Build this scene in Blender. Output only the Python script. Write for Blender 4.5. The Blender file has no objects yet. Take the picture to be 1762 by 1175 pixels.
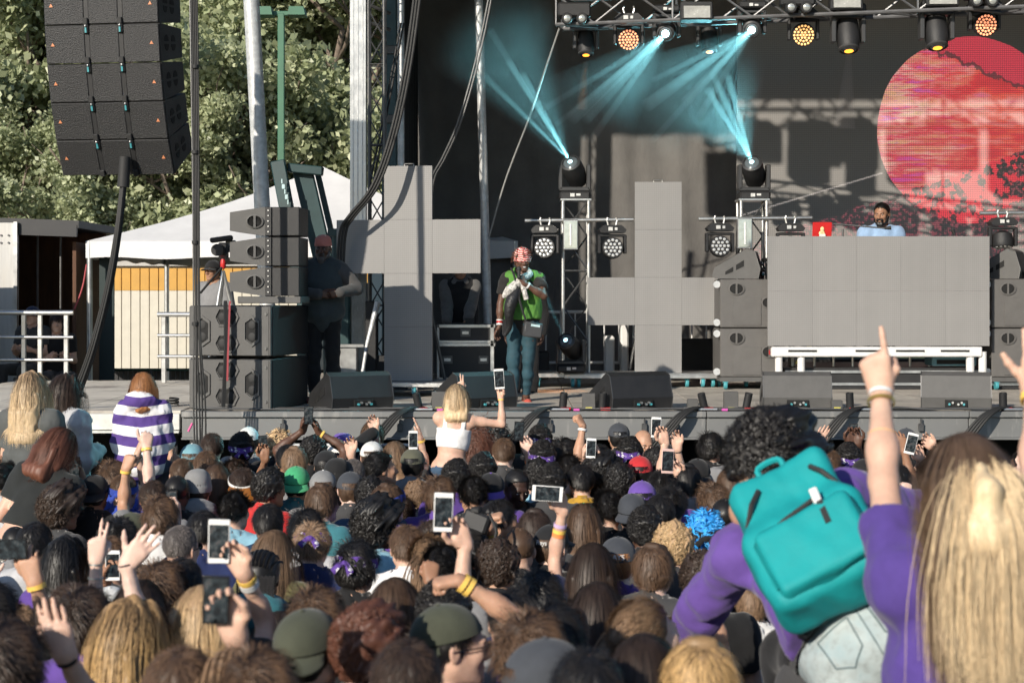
import bpy, bmesh, math, random
import numpy as np
from mathutils import Vector, Matrix, Euler
R = math.radians
rnd = random.Random(7)
SC = bpy.context.scene
COL = SC.collection

# ---------------------------------------------------------------- camera, sky, sun, exposure
F, CX, YH, ZC = 2800.0, 881.0, 510.0, 2.95      # focal length and horizon in photo pixels, eye height
cam = bpy.data.cameras.new('camera'); cam_o = bpy.data.objects.new('camera', cam); COL.objects.link(cam_o)
cam_o.location = (0, 0, ZC); cam_o.rotation_euler = (R(90), 0, 0)
cam.sensor_width = 36; cam.lens = F / 1762 * 36; cam.shift_y = -(1175 / 2 - YH) / 1762
cam.clip_start = .05; cam.clip_end = 2000
cam.dof.use_dof = True; cam.dof.focus_distance = 16.0; cam.dof.aperture_fstop = 4.5
SC.camera = cam_o
SUN_AZ, SUN_EL = 33.0, 23.0                      # sun behind the camera, to its left
w = bpy.data.worlds.new('World'); SC.world = w; w.use_nodes = True
nt = w.node_tree; bg = nt.nodes['Background']
sky = nt.nodes.new('ShaderNodeTexSky'); sky.sky_type = 'NISHITA'; sky.sun_disc = False
sky.sun_elevation = R(SUN_EL); sky.sun_rotation = R(180 + SUN_AZ); sky.air_density = 1.0; sky.dust_density = .4; sky.ozone_density = 3
nt.links.new(sky.outputs[0], bg.inputs[0]); bg.inputs[1].default_value = .105
sl = bpy.data.lights.new('sun', 'SUN'); sl.energy = 4.7; sl.angle = R(.55); sl.color = (1, .915, .79)
so = bpy.data.objects.new('sun', sl); COL.objects.link(so)
to_sun = Vector((-math.sin(R(SUN_AZ)) * math.cos(R(SUN_EL)), -math.cos(R(SUN_AZ)) * math.cos(R(SUN_EL)), math.sin(R(SUN_EL))))
so.rotation_euler = to_sun.to_track_quat('Z', 'Y').to_euler(); so.location = to_sun * 60
vs = SC.view_settings; vs.view_transform = 'Standard'; vs.look = 'None'; vs.exposure = .27; vs.gamma = 1; vs.use_curve_mapping = False
SC.render.engine = 'CYCLES'; SC.cycles.use_denoising = True; SC.cycles.max_bounces = 5
SC.cycles.transparent_max_bounces = 12; SC.cycles.volume_bounces = 0
SC.cycles.use_light_tree = True

def at(px, py, D):
    return Vector(((px - CX) / F * D, D, ZC - (py - YH) / F * D))

# ---------------------------------------------------------------- materials
MATS = {}
def L(c):
    if isinstance(c, str):
        c = c.lstrip('#'); c = [int(c[i:i + 2], 16) / 255 for i in (0, 2, 4)]
        c = [x / 12.92 if x <= .04045 else ((x + .055) / 1.055) ** 2.4 for x in c]
    return (c[0], c[1], c[2], 1)
def mat(name, col=None, rough=.6, metal=0, var=.12, scale=6, bump=0, bscale=60, spec=.5, emit=None, estr=0, island=0, trans=0, stretch=None, stain=None, sstain=1.5, sheen=0):
    if name in MATS: return MATS[name]
    m = bpy.data.materials.new(name); m.use_nodes = True; MATS[name] = m
    t = m.node_tree; b = t.nodes['Principled BSDF']; N = t.nodes.new; K = t.links.new
    b.inputs['Roughness'].default_value = rough; b.inputs['Metallic'].default_value = metal
    b.inputs['Specular IOR Level'].default_value = spec
    c = L(col); b.inputs['Base Color'].default_value = c
    tc = N('ShaderNodeTexCoord'); src = tc.outputs['Object']
    if stretch:
        mp = N('ShaderNodeMapping'); mp.inputs['Scale'].default_value = stretch; K(src, mp.inputs[0]); src = mp.outputs[0]
    out = None
    if var:
        n = N('ShaderNodeTexNoise'); n.inputs['Scale'].default_value = scale; n.inputs['Detail'].default_value = 5; n.inputs['Roughness'].default_value = .65; K(src, n.inputs['Vector'])
        mr = N('ShaderNodeMapRange'); mr.inputs[1].default_value = .3; mr.inputs[2].default_value = .7; mr.inputs[3].default_value = 1 - var; mr.inputs[4].default_value = 1 + var; K(n.outputs['Fac'], mr.inputs[0])
        hv = N('ShaderNodeHueSaturation'); hv.inputs['Color'].default_value = c; K(mr.outputs[0], hv.inputs['Value']); out = hv.outputs[0]
        rr = N('ShaderNodeMapRange'); rr.inputs[3].default_value = max(.03, rough - .1); rr.inputs[4].default_value = min(1, rough + .1); K(n.outputs['Fac'], rr.inputs[0]); K(rr.outputs[0], b.inputs['Roughness'])
    if stain is not None:
        n2 = N('ShaderNodeTexNoise'); n2.inputs['Scale'].default_value = sstain; n2.inputs['Detail'].default_value = 7; n2.inputs['Roughness'].default_value = .7; K(src, n2.inputs['Vector'])
        r2 = N('ShaderNodeValToRGB'); r2.color_ramp.elements[0].position = .5; r2.color_ramp.elements[1].position = .68; K(n2.outputs['Fac'], r2.inputs[0])
        mx = N('ShaderNodeMix'); mx.data_type = 'RGBA'; K(r2.outputs[0], mx.inputs[0])
        if out: K(out, mx.inputs[6])
        else: mx.inputs[6].default_value = c
        mx.inputs[7].default_value = L(stain); out = mx.outputs[2]
    if island:
        g = N('ShaderNodeNewGeometry'); mi = N('ShaderNodeMapRange'); mi.inputs[3].default_value = 1 - island; mi.inputs[4].default_value = 1 + island; K(g.outputs['Random Per Island'], mi.inputs[0])
        h2 = N('ShaderNodeHueSaturation'); K(mi.outputs[0], h2.inputs['Value'])
        if out: K(out, h2.inputs['Color'])
        else: h2.inputs['Color'].default_value = c
        out = h2.outputs[0]
    if out: K(out, b.inputs['Base Color'])
    if bump:
        nb = N('ShaderNodeTexNoise'); nb.inputs['Scale'].default_value = bscale; nb.inputs['Detail'].default_value = 4; K(src, nb.inputs['Vector'])
        bp = N('ShaderNodeBump'); bp.inputs['Strength'].default_value = bump; bp.inputs['Distance'].default_value = .01; K(nb.outputs['Fac'], bp.inputs['Height']); K(bp.outputs[0], b.inputs['Normal'])
    if emit is not None:
        b.inputs['Emission Color'].default_value = L(emit); b.inputs['Emission Strength'].default_value = estr
    if trans: b.inputs['Transmission Weight'].default_value = trans
    if sheen: b.inputs['Sheen Weight'].default_value = sheen
    return m

# ---------------------------------------------------------------- mesh building
_sg = [(x, y, z) for x in (-1, 1) for y in (-1, 1) for z in (-1, 1)]
def _chamfer_topology():
    bm = bmesh.new(); vs_ = []
    for s in _sg:
        for k in range(3):
            p = [s[i] * (1.0 if i == k else .8) for i in range(3)]
            vs_.append(bm.verts.new(p))
    for i, v in enumerate(vs_): v.index = i
    r = bmesh.ops.convex_hull(bm, input=vs_)
    bmesh.ops.dissolve_limit(bm, angle_limit=.02, verts=bm.verts, edges=bm.edges)
    f = [[v.index for v in fa.verts] for fa in bm.faces]; bm.free(); return f
CH = _chamfer_topology()

class MB:
    def __init__(s): s.v = []; s.f = []; s.m = []; s.cur = 0
    def add(s, vs_, fs):
        o = len(s.v); s.v += [tuple(v) for v in vs_]; s.f += [tuple(i + o for i in f) for f in fs]; s.m += [s.cur] * len(fs); return s
    def box(s, c, d, rot=None, ch=0):
        h = [x / 2 for x in d]; c = Vector(c); M = None
        if rot is not None: M = rot if isinstance(rot, Matrix) else Euler(rot).to_matrix()
        if ch:
            ch = min(ch, min(h) * .45); vs_ = []
            for g in _sg:
                for k in range(3): vs_.append(Vector([g[i] * (h[i] if i == k else h[i] - ch) for i in range(3)]))
            fs = CH
        else:
            vs_ = [Vector([g[i] * h[i] for i in range(3)]) for g in _sg]
            fs = [(0, 1, 3, 2), (4, 6, 7, 5), (0, 4, 5, 1), (2, 3, 7, 6), (0, 2, 6, 4), (1, 5, 7, 3)]
        return s.add([c + (M @ v if M else v) for v in vs_], fs)
    def cyl(s, a, b, r0, r1=None, n=10, cap=True):
        a, b = Vector(a), Vector(b); r1 = r0 if r1 is None else r1; d = (b - a).normalized()
        u = d.orthogonal().normalized(); w_ = d.cross(u); vs_ = []
        for p, r in ((a, r0), (b, r1)):
            for i in range(n):
                t = 2 * math.pi * i / n; vs_.append(p + (u * math.cos(t) + w_ * math.sin(t)) * r)
        fs = [(i, (i + 1) % n, n + (i + 1) % n, n + i) for i in range(n)]
        if cap: fs += [tuple(range(n))[::-1], tuple(range(n, 2 * n))]
        return s.add(vs_, fs)
    def tube(s, pts, r, n=6, cap=True):
        pts = [Vector(p) for p in pts]; m = len(pts); rs = r if isinstance(r, (list, tuple)) else [r] * m; vs_ = []; u = None
        for i, p in enumerate(pts):
            d = (pts[min(i + 1, m - 1)] - pts[max(i - 1, 0)]).normalized()
            u = d.orthogonal().normalized() if u is None else (u - d * u.dot(d)).normalized()
            w_ = d.cross(u)
            for k in range(n):
                t = 2 * math.pi * k / n; vs_.append(p + (u * math.cos(t) + w_ * math.sin(t)) * rs[i])
        fs = [(i * n + k, i * n + (k + 1) % n, (i + 1) * n + (k + 1) % n, (i + 1) * n + k) for i in range(m - 1) for k in range(n)]
        if cap: fs += [tuple(range(n))[::-1], tuple(range((m - 1) * n, m * n))]
        return s.add(vs_, fs)
    def lathe(s, prof, c=(0, 0, 0), axis=(0, 0, 1), n=16, cap=True):
        c = Vector(c); d = Vector(axis).normalized(); u = d.orthogonal().normalized(); w_ = d.cross(u); vs_ = []
        for r, z in prof:
            for k in range(n):
                t = 2 * math.pi * k / n; vs_.append(c + d * z + (u * math.cos(t) + w_ * math.sin(t)) * r)
        m = len(prof); fs = [(i * n + k, i * n + (k + 1) % n, (i + 1) * n + (k + 1) % n, (i + 1) * n + k) for i in range(m - 1) for k in range(n)]
        if cap: fs += [tuple(range(n))[::-1], tuple(range((m - 1) * n, m * n))]
        return s.add(vs_, fs)
    def sph(s, c, r, n=10):
        rr = r if isinstance(r, (tuple, list)) else (r, r, r); c = Vector(c); vs_ = []; m = max(4, n // 2 + 1)
        for i in range(m + 1):
            ph = math.pi * i / m
            for k in range(n):
                t = 2 * math.pi * k / n; vs_.append(c + Vector((rr[0] * math.sin(ph) * math.cos(t), rr[1] * math.sin(ph) * math.sin(t), rr[2] * math.cos(ph))))
        return s.add(vs_, [(i * n + k, (i + 1) * n + k, (i + 1) * n + (k + 1) % n, i * n + (k + 1) % n) for i in range(m) for k in range(n)])
    def prism(s, poly, a, b):
        """polygon of (u,v) points; a and b map (u,v) to the two ends"""
        n = len(poly); vs_ = [a(*p) for p in poly] + [b(*p) for p in poly]
        return s.add(vs_, [tuple(range(n))[::-1], tuple(range(n, 2 * n))] + [(i, (i + 1) % n, n + (i + 1) % n, n + i) for i in range(n)])
    def grid(s, fn, nu, nv):
        vs_ = [fn(i / nu, j / nv) for j in range(nv + 1) for i in range(nu + 1)]
        return s.add(vs_, [(j * (nu + 1) + i, j * (nu + 1) + i + 1, (j + 1) * (nu + 1) + i + 1, (j + 1) * (nu + 1) + i) for j in range(nv) for i in range(nu)])
    def mesh(s, name):
        me = bpy.data.meshes.new(name); me.from_pydata(s.v, [], s.f)
        if any(s.m): me.polygons.foreach_set('material_index', s.m)
        bm = bmesh.new(); bm.from_mesh(me); bmesh.ops.recalc_face_normals(bm, faces=bm.faces); bm.to_mesh(me); bm.free()
        return me
    def build(s, name, m, parent=None, smooth=False, loc=None, keep=False):
        me = s.mesh(name)
        return mobj(name, me, m, parent, smooth, loc)

def mobj(name, me, m, parent=None, smooth=False, loc=None):
    o = bpy.data.objects.new(name, me)
    if not me.materials:
        for k in (m if isinstance(m, (list, tuple)) else [m]): me.materials.append(k)
    if smooth:
        me.shade_smooth()
        if smooth != 'all': me.set_sharp_from_angle(angle=R(38 if smooth is True else smooth))
    COL.objects.link(o)
    if parent: o.parent = parent
    if loc is not None: o.location = loc
    return o
def tag(o, label, cat, group=None):
    o['label'] = label; o['category'] = cat
    if group: o['group'] = group
    return o
def thing(name, label, cat, loc=(0, 0, 0), rz=0, group=None):
    o = bpy.data.objects.new(name, None); COL.objects.link(o); o.location = loc; o.rotation_euler = (0, 0, rz); o.empty_display_size = .2
    return tag(o, label, cat, group)
def struct(o, kind='structure'):
    o['kind'] = kind; return o
def copy_tree(o, parent=None, label=None, loc=None, rz=None):
    c = o.copy(); COL.objects.link(c); c.parent = parent
    if label: c['label'] = label
    if loc is not None: c.location = loc
    if rz is not None: c.rotation_euler = (0, 0, rz)
    for ch in [k for k in o.children]: copy_tree(ch, c)
    return c
def text_mesh(txt, size, depth=.002):
    cu = bpy.data.curves.new('lettering', 'FONT'); cu.body = txt; cu.size = size; cu.extrude = depth; cu.align_x = 'CENTER'; cu.align_y = 'CENTER'
    o = bpy.data.objects.new('lettering', cu); COL.objects.link(o)
    dg = bpy.context.evaluated_depsgraph_get(); me = bpy.data.meshes.new_from_object(o.evaluated_get(dg))
    bpy.data.objects.remove(o); me.name = 'lettering'; me.materials.clear(); return me
def sag(a, b, drop, n=14):
    a, b = Vector(a), Vector(b); return [a.lerp(b, i / n) + Vector((0, 0, -drop * 4 * (i / n) * (1 - i / n))) for i in range(n + 1)]
def smooth_path(pts, n=6):
    P = [Vector(p) for p in pts]; P = [P[0] * 2 - P[1]] + P + [P[-1] * 2 - P[-2]]; o = []
    for i in range(1, len(P) - 2):
        for k in range(n):
            t = k / n; a, b, c, d = P[i - 1:i + 3]
            o.append(.5 * (2 * b + (c - a) * t + (2 * a - 5 * b + 4 * c - d) * t * t + (3 * b - a - 3 * c + d) * t ** 3))
    return o + [P[-2]]
# ---------------------------------------------------------------- shared materials
M_black = mat('black_cabinet_paint', (.016, .016, .017), .55, var=.25, bump=.25, bscale=220)
M_cab = mat('dark_grey_cabinet', (.085, .083, .08), .62, var=.15, bump=.3, bscale=160)
M_grille = mat('perforated_grille', (.022, .022, .023), .5, var=.55, scale=70, bump=.9, bscale=90)
M_shade_black = mat('recess_shade_black', (.006, .006, .006), .8, var=0)  # near-black paints the shade inside holes and slots; also used on black plates
M_alu = mat('aluminium', (.55, .55, .54), .36, .85, var=.18, scale=9)
M_galv = mat('galvanised_steel', (.52, .53, .53), .42, .25, var=.25, scale=14, bump=.1, bscale=40)
M_steel = mat('dark_steel', (.10, .10, .10), .45, .6, var=.25)
M_rubber = mat('black_rubber', (.02, .02, .02), .7, var=.1)
M_teal = mat('teal_caster_rubber', (.06, .30, .34), .5, var=.15)
M_white = mat('white_paint', (.66, .655, .64), .5, var=.06)
M_red = mat('red_plastic', (.5, .02, .02), .45, var=.1)
M_lens = mat('lens_glass', (.10, .12, .13), .06, var=0, spec=.9)
M_led = None
def nodes_of(name):
    m = bpy.data.materials.new(name); m.use_nodes = True; MATS[name] = m; t = m.node_tree
    return m, t, t.nodes['Principled BSDF']
class NX:
    """small expression helper for shader maths"""
    def __init__(s, t): s.t = t
    def op(s, o, *a):
        n = s.t.nodes.new('ShaderNodeMath'); n.operation = o
        for i, x in enumerate(a):
            if isinstance(x, (int, float)): n.inputs[i].default_value = x
            else: s.t.links.new(x, n.inputs[i])
        return n.outputs[0]
    def xyz(s, mode='Object'):
        tc = s.t.nodes.new('ShaderNodeTexCoord'); sp = s.t.nodes.new('ShaderNodeSeparateXYZ'); s.t.links.new(tc.outputs[mode], sp.inputs[0]); s.co = tc.outputs[mode]; return sp.outputs
    def noise(s, sc, det=4, vec=None, stretch=None, ro=.6):
        n = s.t.nodes.new('ShaderNodeTexNoise'); n.inputs['Scale'].default_value = sc; n.inputs['Detail'].default_value = det; n.inputs['Roughness'].default_value = ro
        v = vec or s.co
        if stretch:
            mp = s.t.nodes.new('ShaderNodeMapping'); mp.inputs['Scale'].default_value = stretch; s.t.links.new(v, mp.inputs[0]); v = mp.outputs[0]
        s.t.links.new(v, n.inputs['Vector']); return n.outputs['Fac']
    def ramp(s, f, stops, interp='LINEAR'):
        r = s.t.nodes.new('ShaderNodeValToRGB'); r.color_ramp.interpolation = interp; e = r.color_ramp.elements
        while len(e) < len(stops): e.new(.5)
        for k, (p, c) in enumerate(stops): e[k].position = p; e[k].color = L(c)
        s.t.links.new(f, r.inputs[0]); return r.outputs[0]
    def mix(s, f, a, b):
        n = s.t.nodes.new('ShaderNodeMix'); n.data_type = 'RGBA'
        for i, x in ((0, f), (6, a), (7, b)):
            if isinstance(x, (int, float)): n.inputs[i].default_value = x
            elif isinstance(x, (tuple, str)): n.inputs[i].default_value = L(x)
            else: s.t.links.new(x, n.inputs[i])
        return n.outputs[2]
def led_material():
    m, t, b = nodes_of('led_panel_face'); x = NX(t); s = x.xyz()
    g = x.op('MULTIPLY', x.op('GREATER_THAN', x.op('FRACT', x.op('MULTIPLY', s[0], 46)), .2), x.op('GREATER_THAN', x.op('FRACT', x.op('MULTIPLY', s[2], 46)), .24))
    n = x.noise(3, 3); n2 = x.noise(1.2, 2, stretch=(9, 9, .3))
    v = x.op('ADD', x.op('MULTIPLY', g, .07), x.op('ADD', x.op('MULTIPLY', n, .05), x.op('MULTIPLY', n2, .05)))
    oi = t.nodes.new('ShaderNodeObjectInfo'); v = x.op('ADD', v, x.op('MULTIPLY', x.op('SUBTRACT', oi.outputs['Random'], .5), .014)); c = x.ramp(v, [(0, (.17, .167, .164)), (.22, (.30, .292, .284))]); t.links.new(c, b.inputs['Base Color'])
    b.inputs['Roughness'].default_value = .55; return m
M_led = led_material()

# ---------------------------------------------------------------- ground
def gz(D):
    t = min(1, max(0, (8.2 - D) / 4.6)); return .46 * t * t * (3 - 2 * t)
def ground():
    m, t, b = nodes_of('trodden_grass'); x = NX(t); x.xyz()
    c = x.mix(x.ramp(x.noise(1.3, 8), [(.4, (0, 0, 0)), (.6, (1, 1, 1))]), (.05, .065, .025), (.10, .085, .06)); t.links.new(c, b.inputs['Base Color']); b.inputs['Roughness'].default_value = .95
    mb = MB(); ys = [-40, -20, -5, 0] + [2 + .5 * i for i in range(16)] + [11, 15, 30, 60, 80]; xs = [-70, -20, -8, -4, 0, 4, 8, 20, 70]
    mb.add([(X, Y, gz(Y)) for Y in ys for X in xs], [(j * len(xs) + i, j * len(xs) + i + 1, (j + 1) * len(xs) + i + 1, (j + 1) * len(xs) + i) for j in range(len(ys) - 1) for i in range(len(xs) - 1)])
    struct(mb.build('ground', m, smooth='all'))
ground()

# ---------------------------------------------------------------- stage
ZD, YF, YB = 1.9, 14.9, 22.4
XL, XR = -3.03, 9.0
def stage():
    st = thing('stage', 'raised grey stage platform with steel front beam before the crowd', 'stage', (0, YF, 0))
    wood = mat('stage_plywood', (.40, .365, .315), .75, var=.2, scale=2.5, stain=(.17, .15, .13), sstain=1.1, bump=.15, bscale=30)
    # deck panels, each its own piece with a narrow joint
    nx, ny = 10, 6; wx, wy = (XR - XL) / nx, (YB - YF - .12) / ny; me = None
    for i in range(nx):
        for j in range(ny):
            if me is None:
                mb = MB(); mb.box((0, 0, -.02), (wx - .008, wy - .008, .04), ch=.004); me = mb.mesh('deck_panel'); me.materials.append(wood)
            o = mobj('deck_panel', me, wood, st, loc=(XL + wx * (i + .5), .12 + wy * (j + .5), ZD + rnd.uniform(-.002, .002)))
    m, t, b = nodes_of('scuffed_grey_steel'); x = NX(t); x.xyz()
    c = x.mix(x.ramp(x.noise(7, 8, stretch=(1, 1, .25)), [(.56, (0, 0, 0)), (.70, (1, 1, 1))]), x.mix(x.noise(1.2, 4), (.15, .155, .155), (.24, .24, .235)), (.34, .33, .31)); t.links.new(c, b.inputs['Base Color']); b.inputs['Roughness'].default_value = .5; b.inputs['Metallic'].default_value = .3
    n = 5; seg = (XR - XL) / n
    for i in range(n):
        mb = MB(); x0 = XL + seg * i; xm = x0 + seg / 2
        mb.box((xm, .05, ZD - .03), (seg - .006, .12, .055), ch=.006)
        mb.box((xm, .06, ZD - .15), (seg - .006, .08, .19), ch=.006); mb.box((xm, .045, ZD - .252), (seg - .006, .12, .02), ch=.004)
        mb.build('front_beam', m, st)
    lt = MB(); lt.box((0, -.012, .0), (.05, .03, .075), ch=.006); lt.box((0, -.02, .045), (.014, .02, .07)); lm = lt.mesh('beam_latch'); lm.materials.append(M_steel)
    for px in (487, 688, 947, 1109, 1163, 1385, 1585): mobj('beam_latch', lm, M_steel, st, loc=((px - CX) / F * YF, .012, ZD - .15))
    sk = MB(); sk.box(((XL + XR) / 2, .9, (ZD - .27) / 2), (XR - XL - .3, .03, ZD - .28)); sk.build('skirt', mat('black_cloth', (.008, .008, .009), .9, var=.3), st)  # black sheet set back to make the space under the deck dark
    lg = MB(); lg.cyl((0, 0, 0), (0, 0, ZD - .26), .03); me = lg.mesh('leg'); me.materials.append(M_steel)
    for i in range(9): mobj('leg', me, M_steel, st, loc=(XL + .3 + i * 1.42, .18, 0))
    rp = MB(); rp.cyl((XL + .9, .0, ZD - .31), (XL + 2.2, .0, ZD - .31), .016); rp.build('cross_brace', M_galv, st)
    # wing on the left
    wg = thing('stage_wing', 'pale plywood side platform left of the black subwoofer stack', 'platform', (0, YF, 0))
    x0, x1 = -6.2, XL - .02; w2 = mat('pale_plywood', (.56, .52, .45), .75, var=.18, scale=2, stain=(.26, .23, .2), sstain=1.3)
    for i in range(3):
        for j in range(5):
            mb = MB(); mb.box(((x1 - x0) / 6 * (2 * i + 1) + x0, .1 + 1.08 * (j + .5), ZD - .022), ((x1 - x0) / 3 - .008, 1.07, .04), ch=.004); mb.build('deck_panel', w2, wg)
    mb = MB(); mb.box(((x0 + x1) / 2, .06, ZD - .10), (x1 - x0, .05, .15), ch=.006); mb.box(((x0 + x1) / 2, .03, ZD - .19), (x1 - x0, .09, .018)); mb.build('front_beam', mat('pale_aluminium_fascia', (.62, .62, .58), .5, .3, var=.15), wg)
    for i in range(4):
        for j in (.3, 5.2): 
            mb = MB(); mb.cyl((x0 + .2 + i * .95, j, 0), (x0 + .2 + i * .95, j, ZD - .05), .03); mb.build('leg', M_steel, wg)
    mb = MB(); mb.box(((x0 + x1) / 2, 1.0, .8), (x1 - x0 - .2, .02, 1.6)); mb.build('skirt', MATS['black_cloth'], wg)
stage()

# ---------------------------------------------------------------- roof, towers, backdrop
RZ = 9.0
def truss(p0, p1, w=.3, r=.024, step=.4, flat=False, web=.55):
    """box truss between two points; returns chord and web builders"""
    p0, p1 = Vector(p0), Vector(p1); d = (p1 - p0).normalized(); u = Vector((0, 0, 1)) if abs(d.z) < .8 else Vector((0, -1, 0)); s = d.cross(u).normalized(); u = s.cross(d)
    c, wb = MB(), MB(); h = w / 2; cs = [(h, h), (h, -h), (-h, -h), (-h, h)]; n = max(1, round((p1 - p0).length / step))
    P = lambda k, i: p0 + (p1 - p0) * (k / n) + s * cs[i % 4][0] + u * cs[i % 4][1]
    for i in range(4): c.cyl(P(0, i), P(n, i), r, n=8)
    for i in range(4):
        for k in range(n):
            a, b = (i, i + 1) if k % 2 == 0 else (i + 1, i)
            wb.cyl(P(k, a), P(k + 1, b), r * web, n=5, cap=False)
            if k % 3 == 0: wb.cyl(P(k, i), P(k, i + 1), r * web, n=5, cap=False)
        wb.cyl(P(n, i), P(n, i + 1), r * web, n=5, cap=False)
    return c, wb
def truss_obj(name, label, p0, p1, **k):
    t = thing(name, label, 'truss', p0); c, wb = truss((0, 0, 0), Vector(p1) - Vector(p0), **k); mt = k.get('m', M_alu)
    c.build('chord', M_alu, t, True); wb.build('brace', M_alu, t, True); return t
def roof():
    rf = thing('stage_roof', 'black fabric stage roof with front header over the stage', 'roof', (0, YF, RZ))
    cl = MATS['black_cloth']
    mb = MB(); mb.box((3.3, 3.9, .55), (15.8, 8.4, .06)); mb.build('canopy', cl, rf)  # left end carried past the stage to shade the drape
    mb = MB(); mb.box((3.3, -.35, .3), (15.8, .06, .6)); mb.build('header_valance', cl, rf)
    for y in (0, 4, 7.5):
        c, wb = truss((-4.5, y, .2), (11.2, y, .2), w=.4, step=.6); c.build('header_chord', M_alu, rf); wb.build('header_brace', M_alu, rf)
    # towers that carry it
    def mast(px, D, w, label, lean=0, square=True, top=RZ + .4, base=ZD):
        p = at(px, 700, D); t = thing('roof_mast', label, 'mast', (p.x, D, base)); mb = MB(); h = top - base; dx = -math.tan(R(lean)) * h
        if square:
            mb.prism([(-w / 2, -w / 2), (w / 2, -w / 2), (w / 2, w / 2), (-w / 2, w / 2)], lambda u, v: Vector((u, v, 0)), lambda u, v: Vector((u + dx, v, h)))
            g = MB()
            for s in (-.3, 0, .3): g.prism([(s * w - .006, -w / 2 - .006), (s * w + .006, -w / 2 - .006), (s * w + .006, -w / 2 + .004), (s * w - .006, -w / 2 + .004)], lambda u, v: Vector((u, v, 0)), lambda u, v: Vector((u + dx, v, h)))
            mb.build('post', M_alu, t); g.build('ridge', M_galv, t)
        else:
            mb.cyl((0, 0, 0), (dx, 0, h), w / 2, n=20); mb.build('post', M_galv, t, True)
        fb = MB(); fb.box((0, 0, .01), (w * 2, w * 2, .025), ch=.005); fb.box((0, 0, .07), (w * 1.2, w * 1.2, .1), ch=.005); fb.build('base_plate', M_steel, t)
        return t
    mast(617, 18.3, .175, 'square silver aluminium mast behind the cross shaped screen')
    mast(468, 17.5, .17, 'thick round silver pole rising behind the speaker column', lean=3.0, square=False)
    mast(690, 18.4, .075, 'slim bright round pole above the upright cross screen', square=False)
    mast(842, 19.6, .105, 'leaning grey round pole in front of the black side drape', lean=1.6, square=False)
    for (px, D, q_) in ((1900, 16, 'front'), (1950, 21, 'rear')): mast(px, D, .165, 'square silver mast at the far ' + q_ + ' corner of the stage')
    dk = MB(); a = at(668, 0, 18.7); dk.box((0, 0, 3.4), (.17, .12, 7.0), ch=.01); t = thing('tower_column', 'dark teal grey steel column beside the slim bright pole', 'column', (a.x, 18.9, ZD)); dk.build('post', mat('teal_grey_steel', (.05, .09, .10), .5, .3, var=.2), t)
    for z in (1.6, 3.1, 3.9): 
        fb = MB(); fb.box((.0, -.07, z), (.2, .03, .1), ch=.01); fb.build('clamp', M_steel, t)
    lt = truss_obj('ladder_truss', 'dark lattice truss between the silver mast and slim pole', at(650, 663, 18.0), at(648, -300, 18.0), w=.17, r=.016, step=.3)
    for ch in lt.children: ch.data.materials[0] = M_steel
    for (y0, y1) in ((8, 24), (38, 52)):
        br = MB(); br.tube([at(632, y0, 18.3), at(672, y1, 18.4)], .02, 8); tag(br.build('tower_brace', M_steel), ('upper' if y0 < 20 else 'lower') + ' short dark steel brace tying silver mast to the column', 'brace', 'mast braces')
roof()
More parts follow.
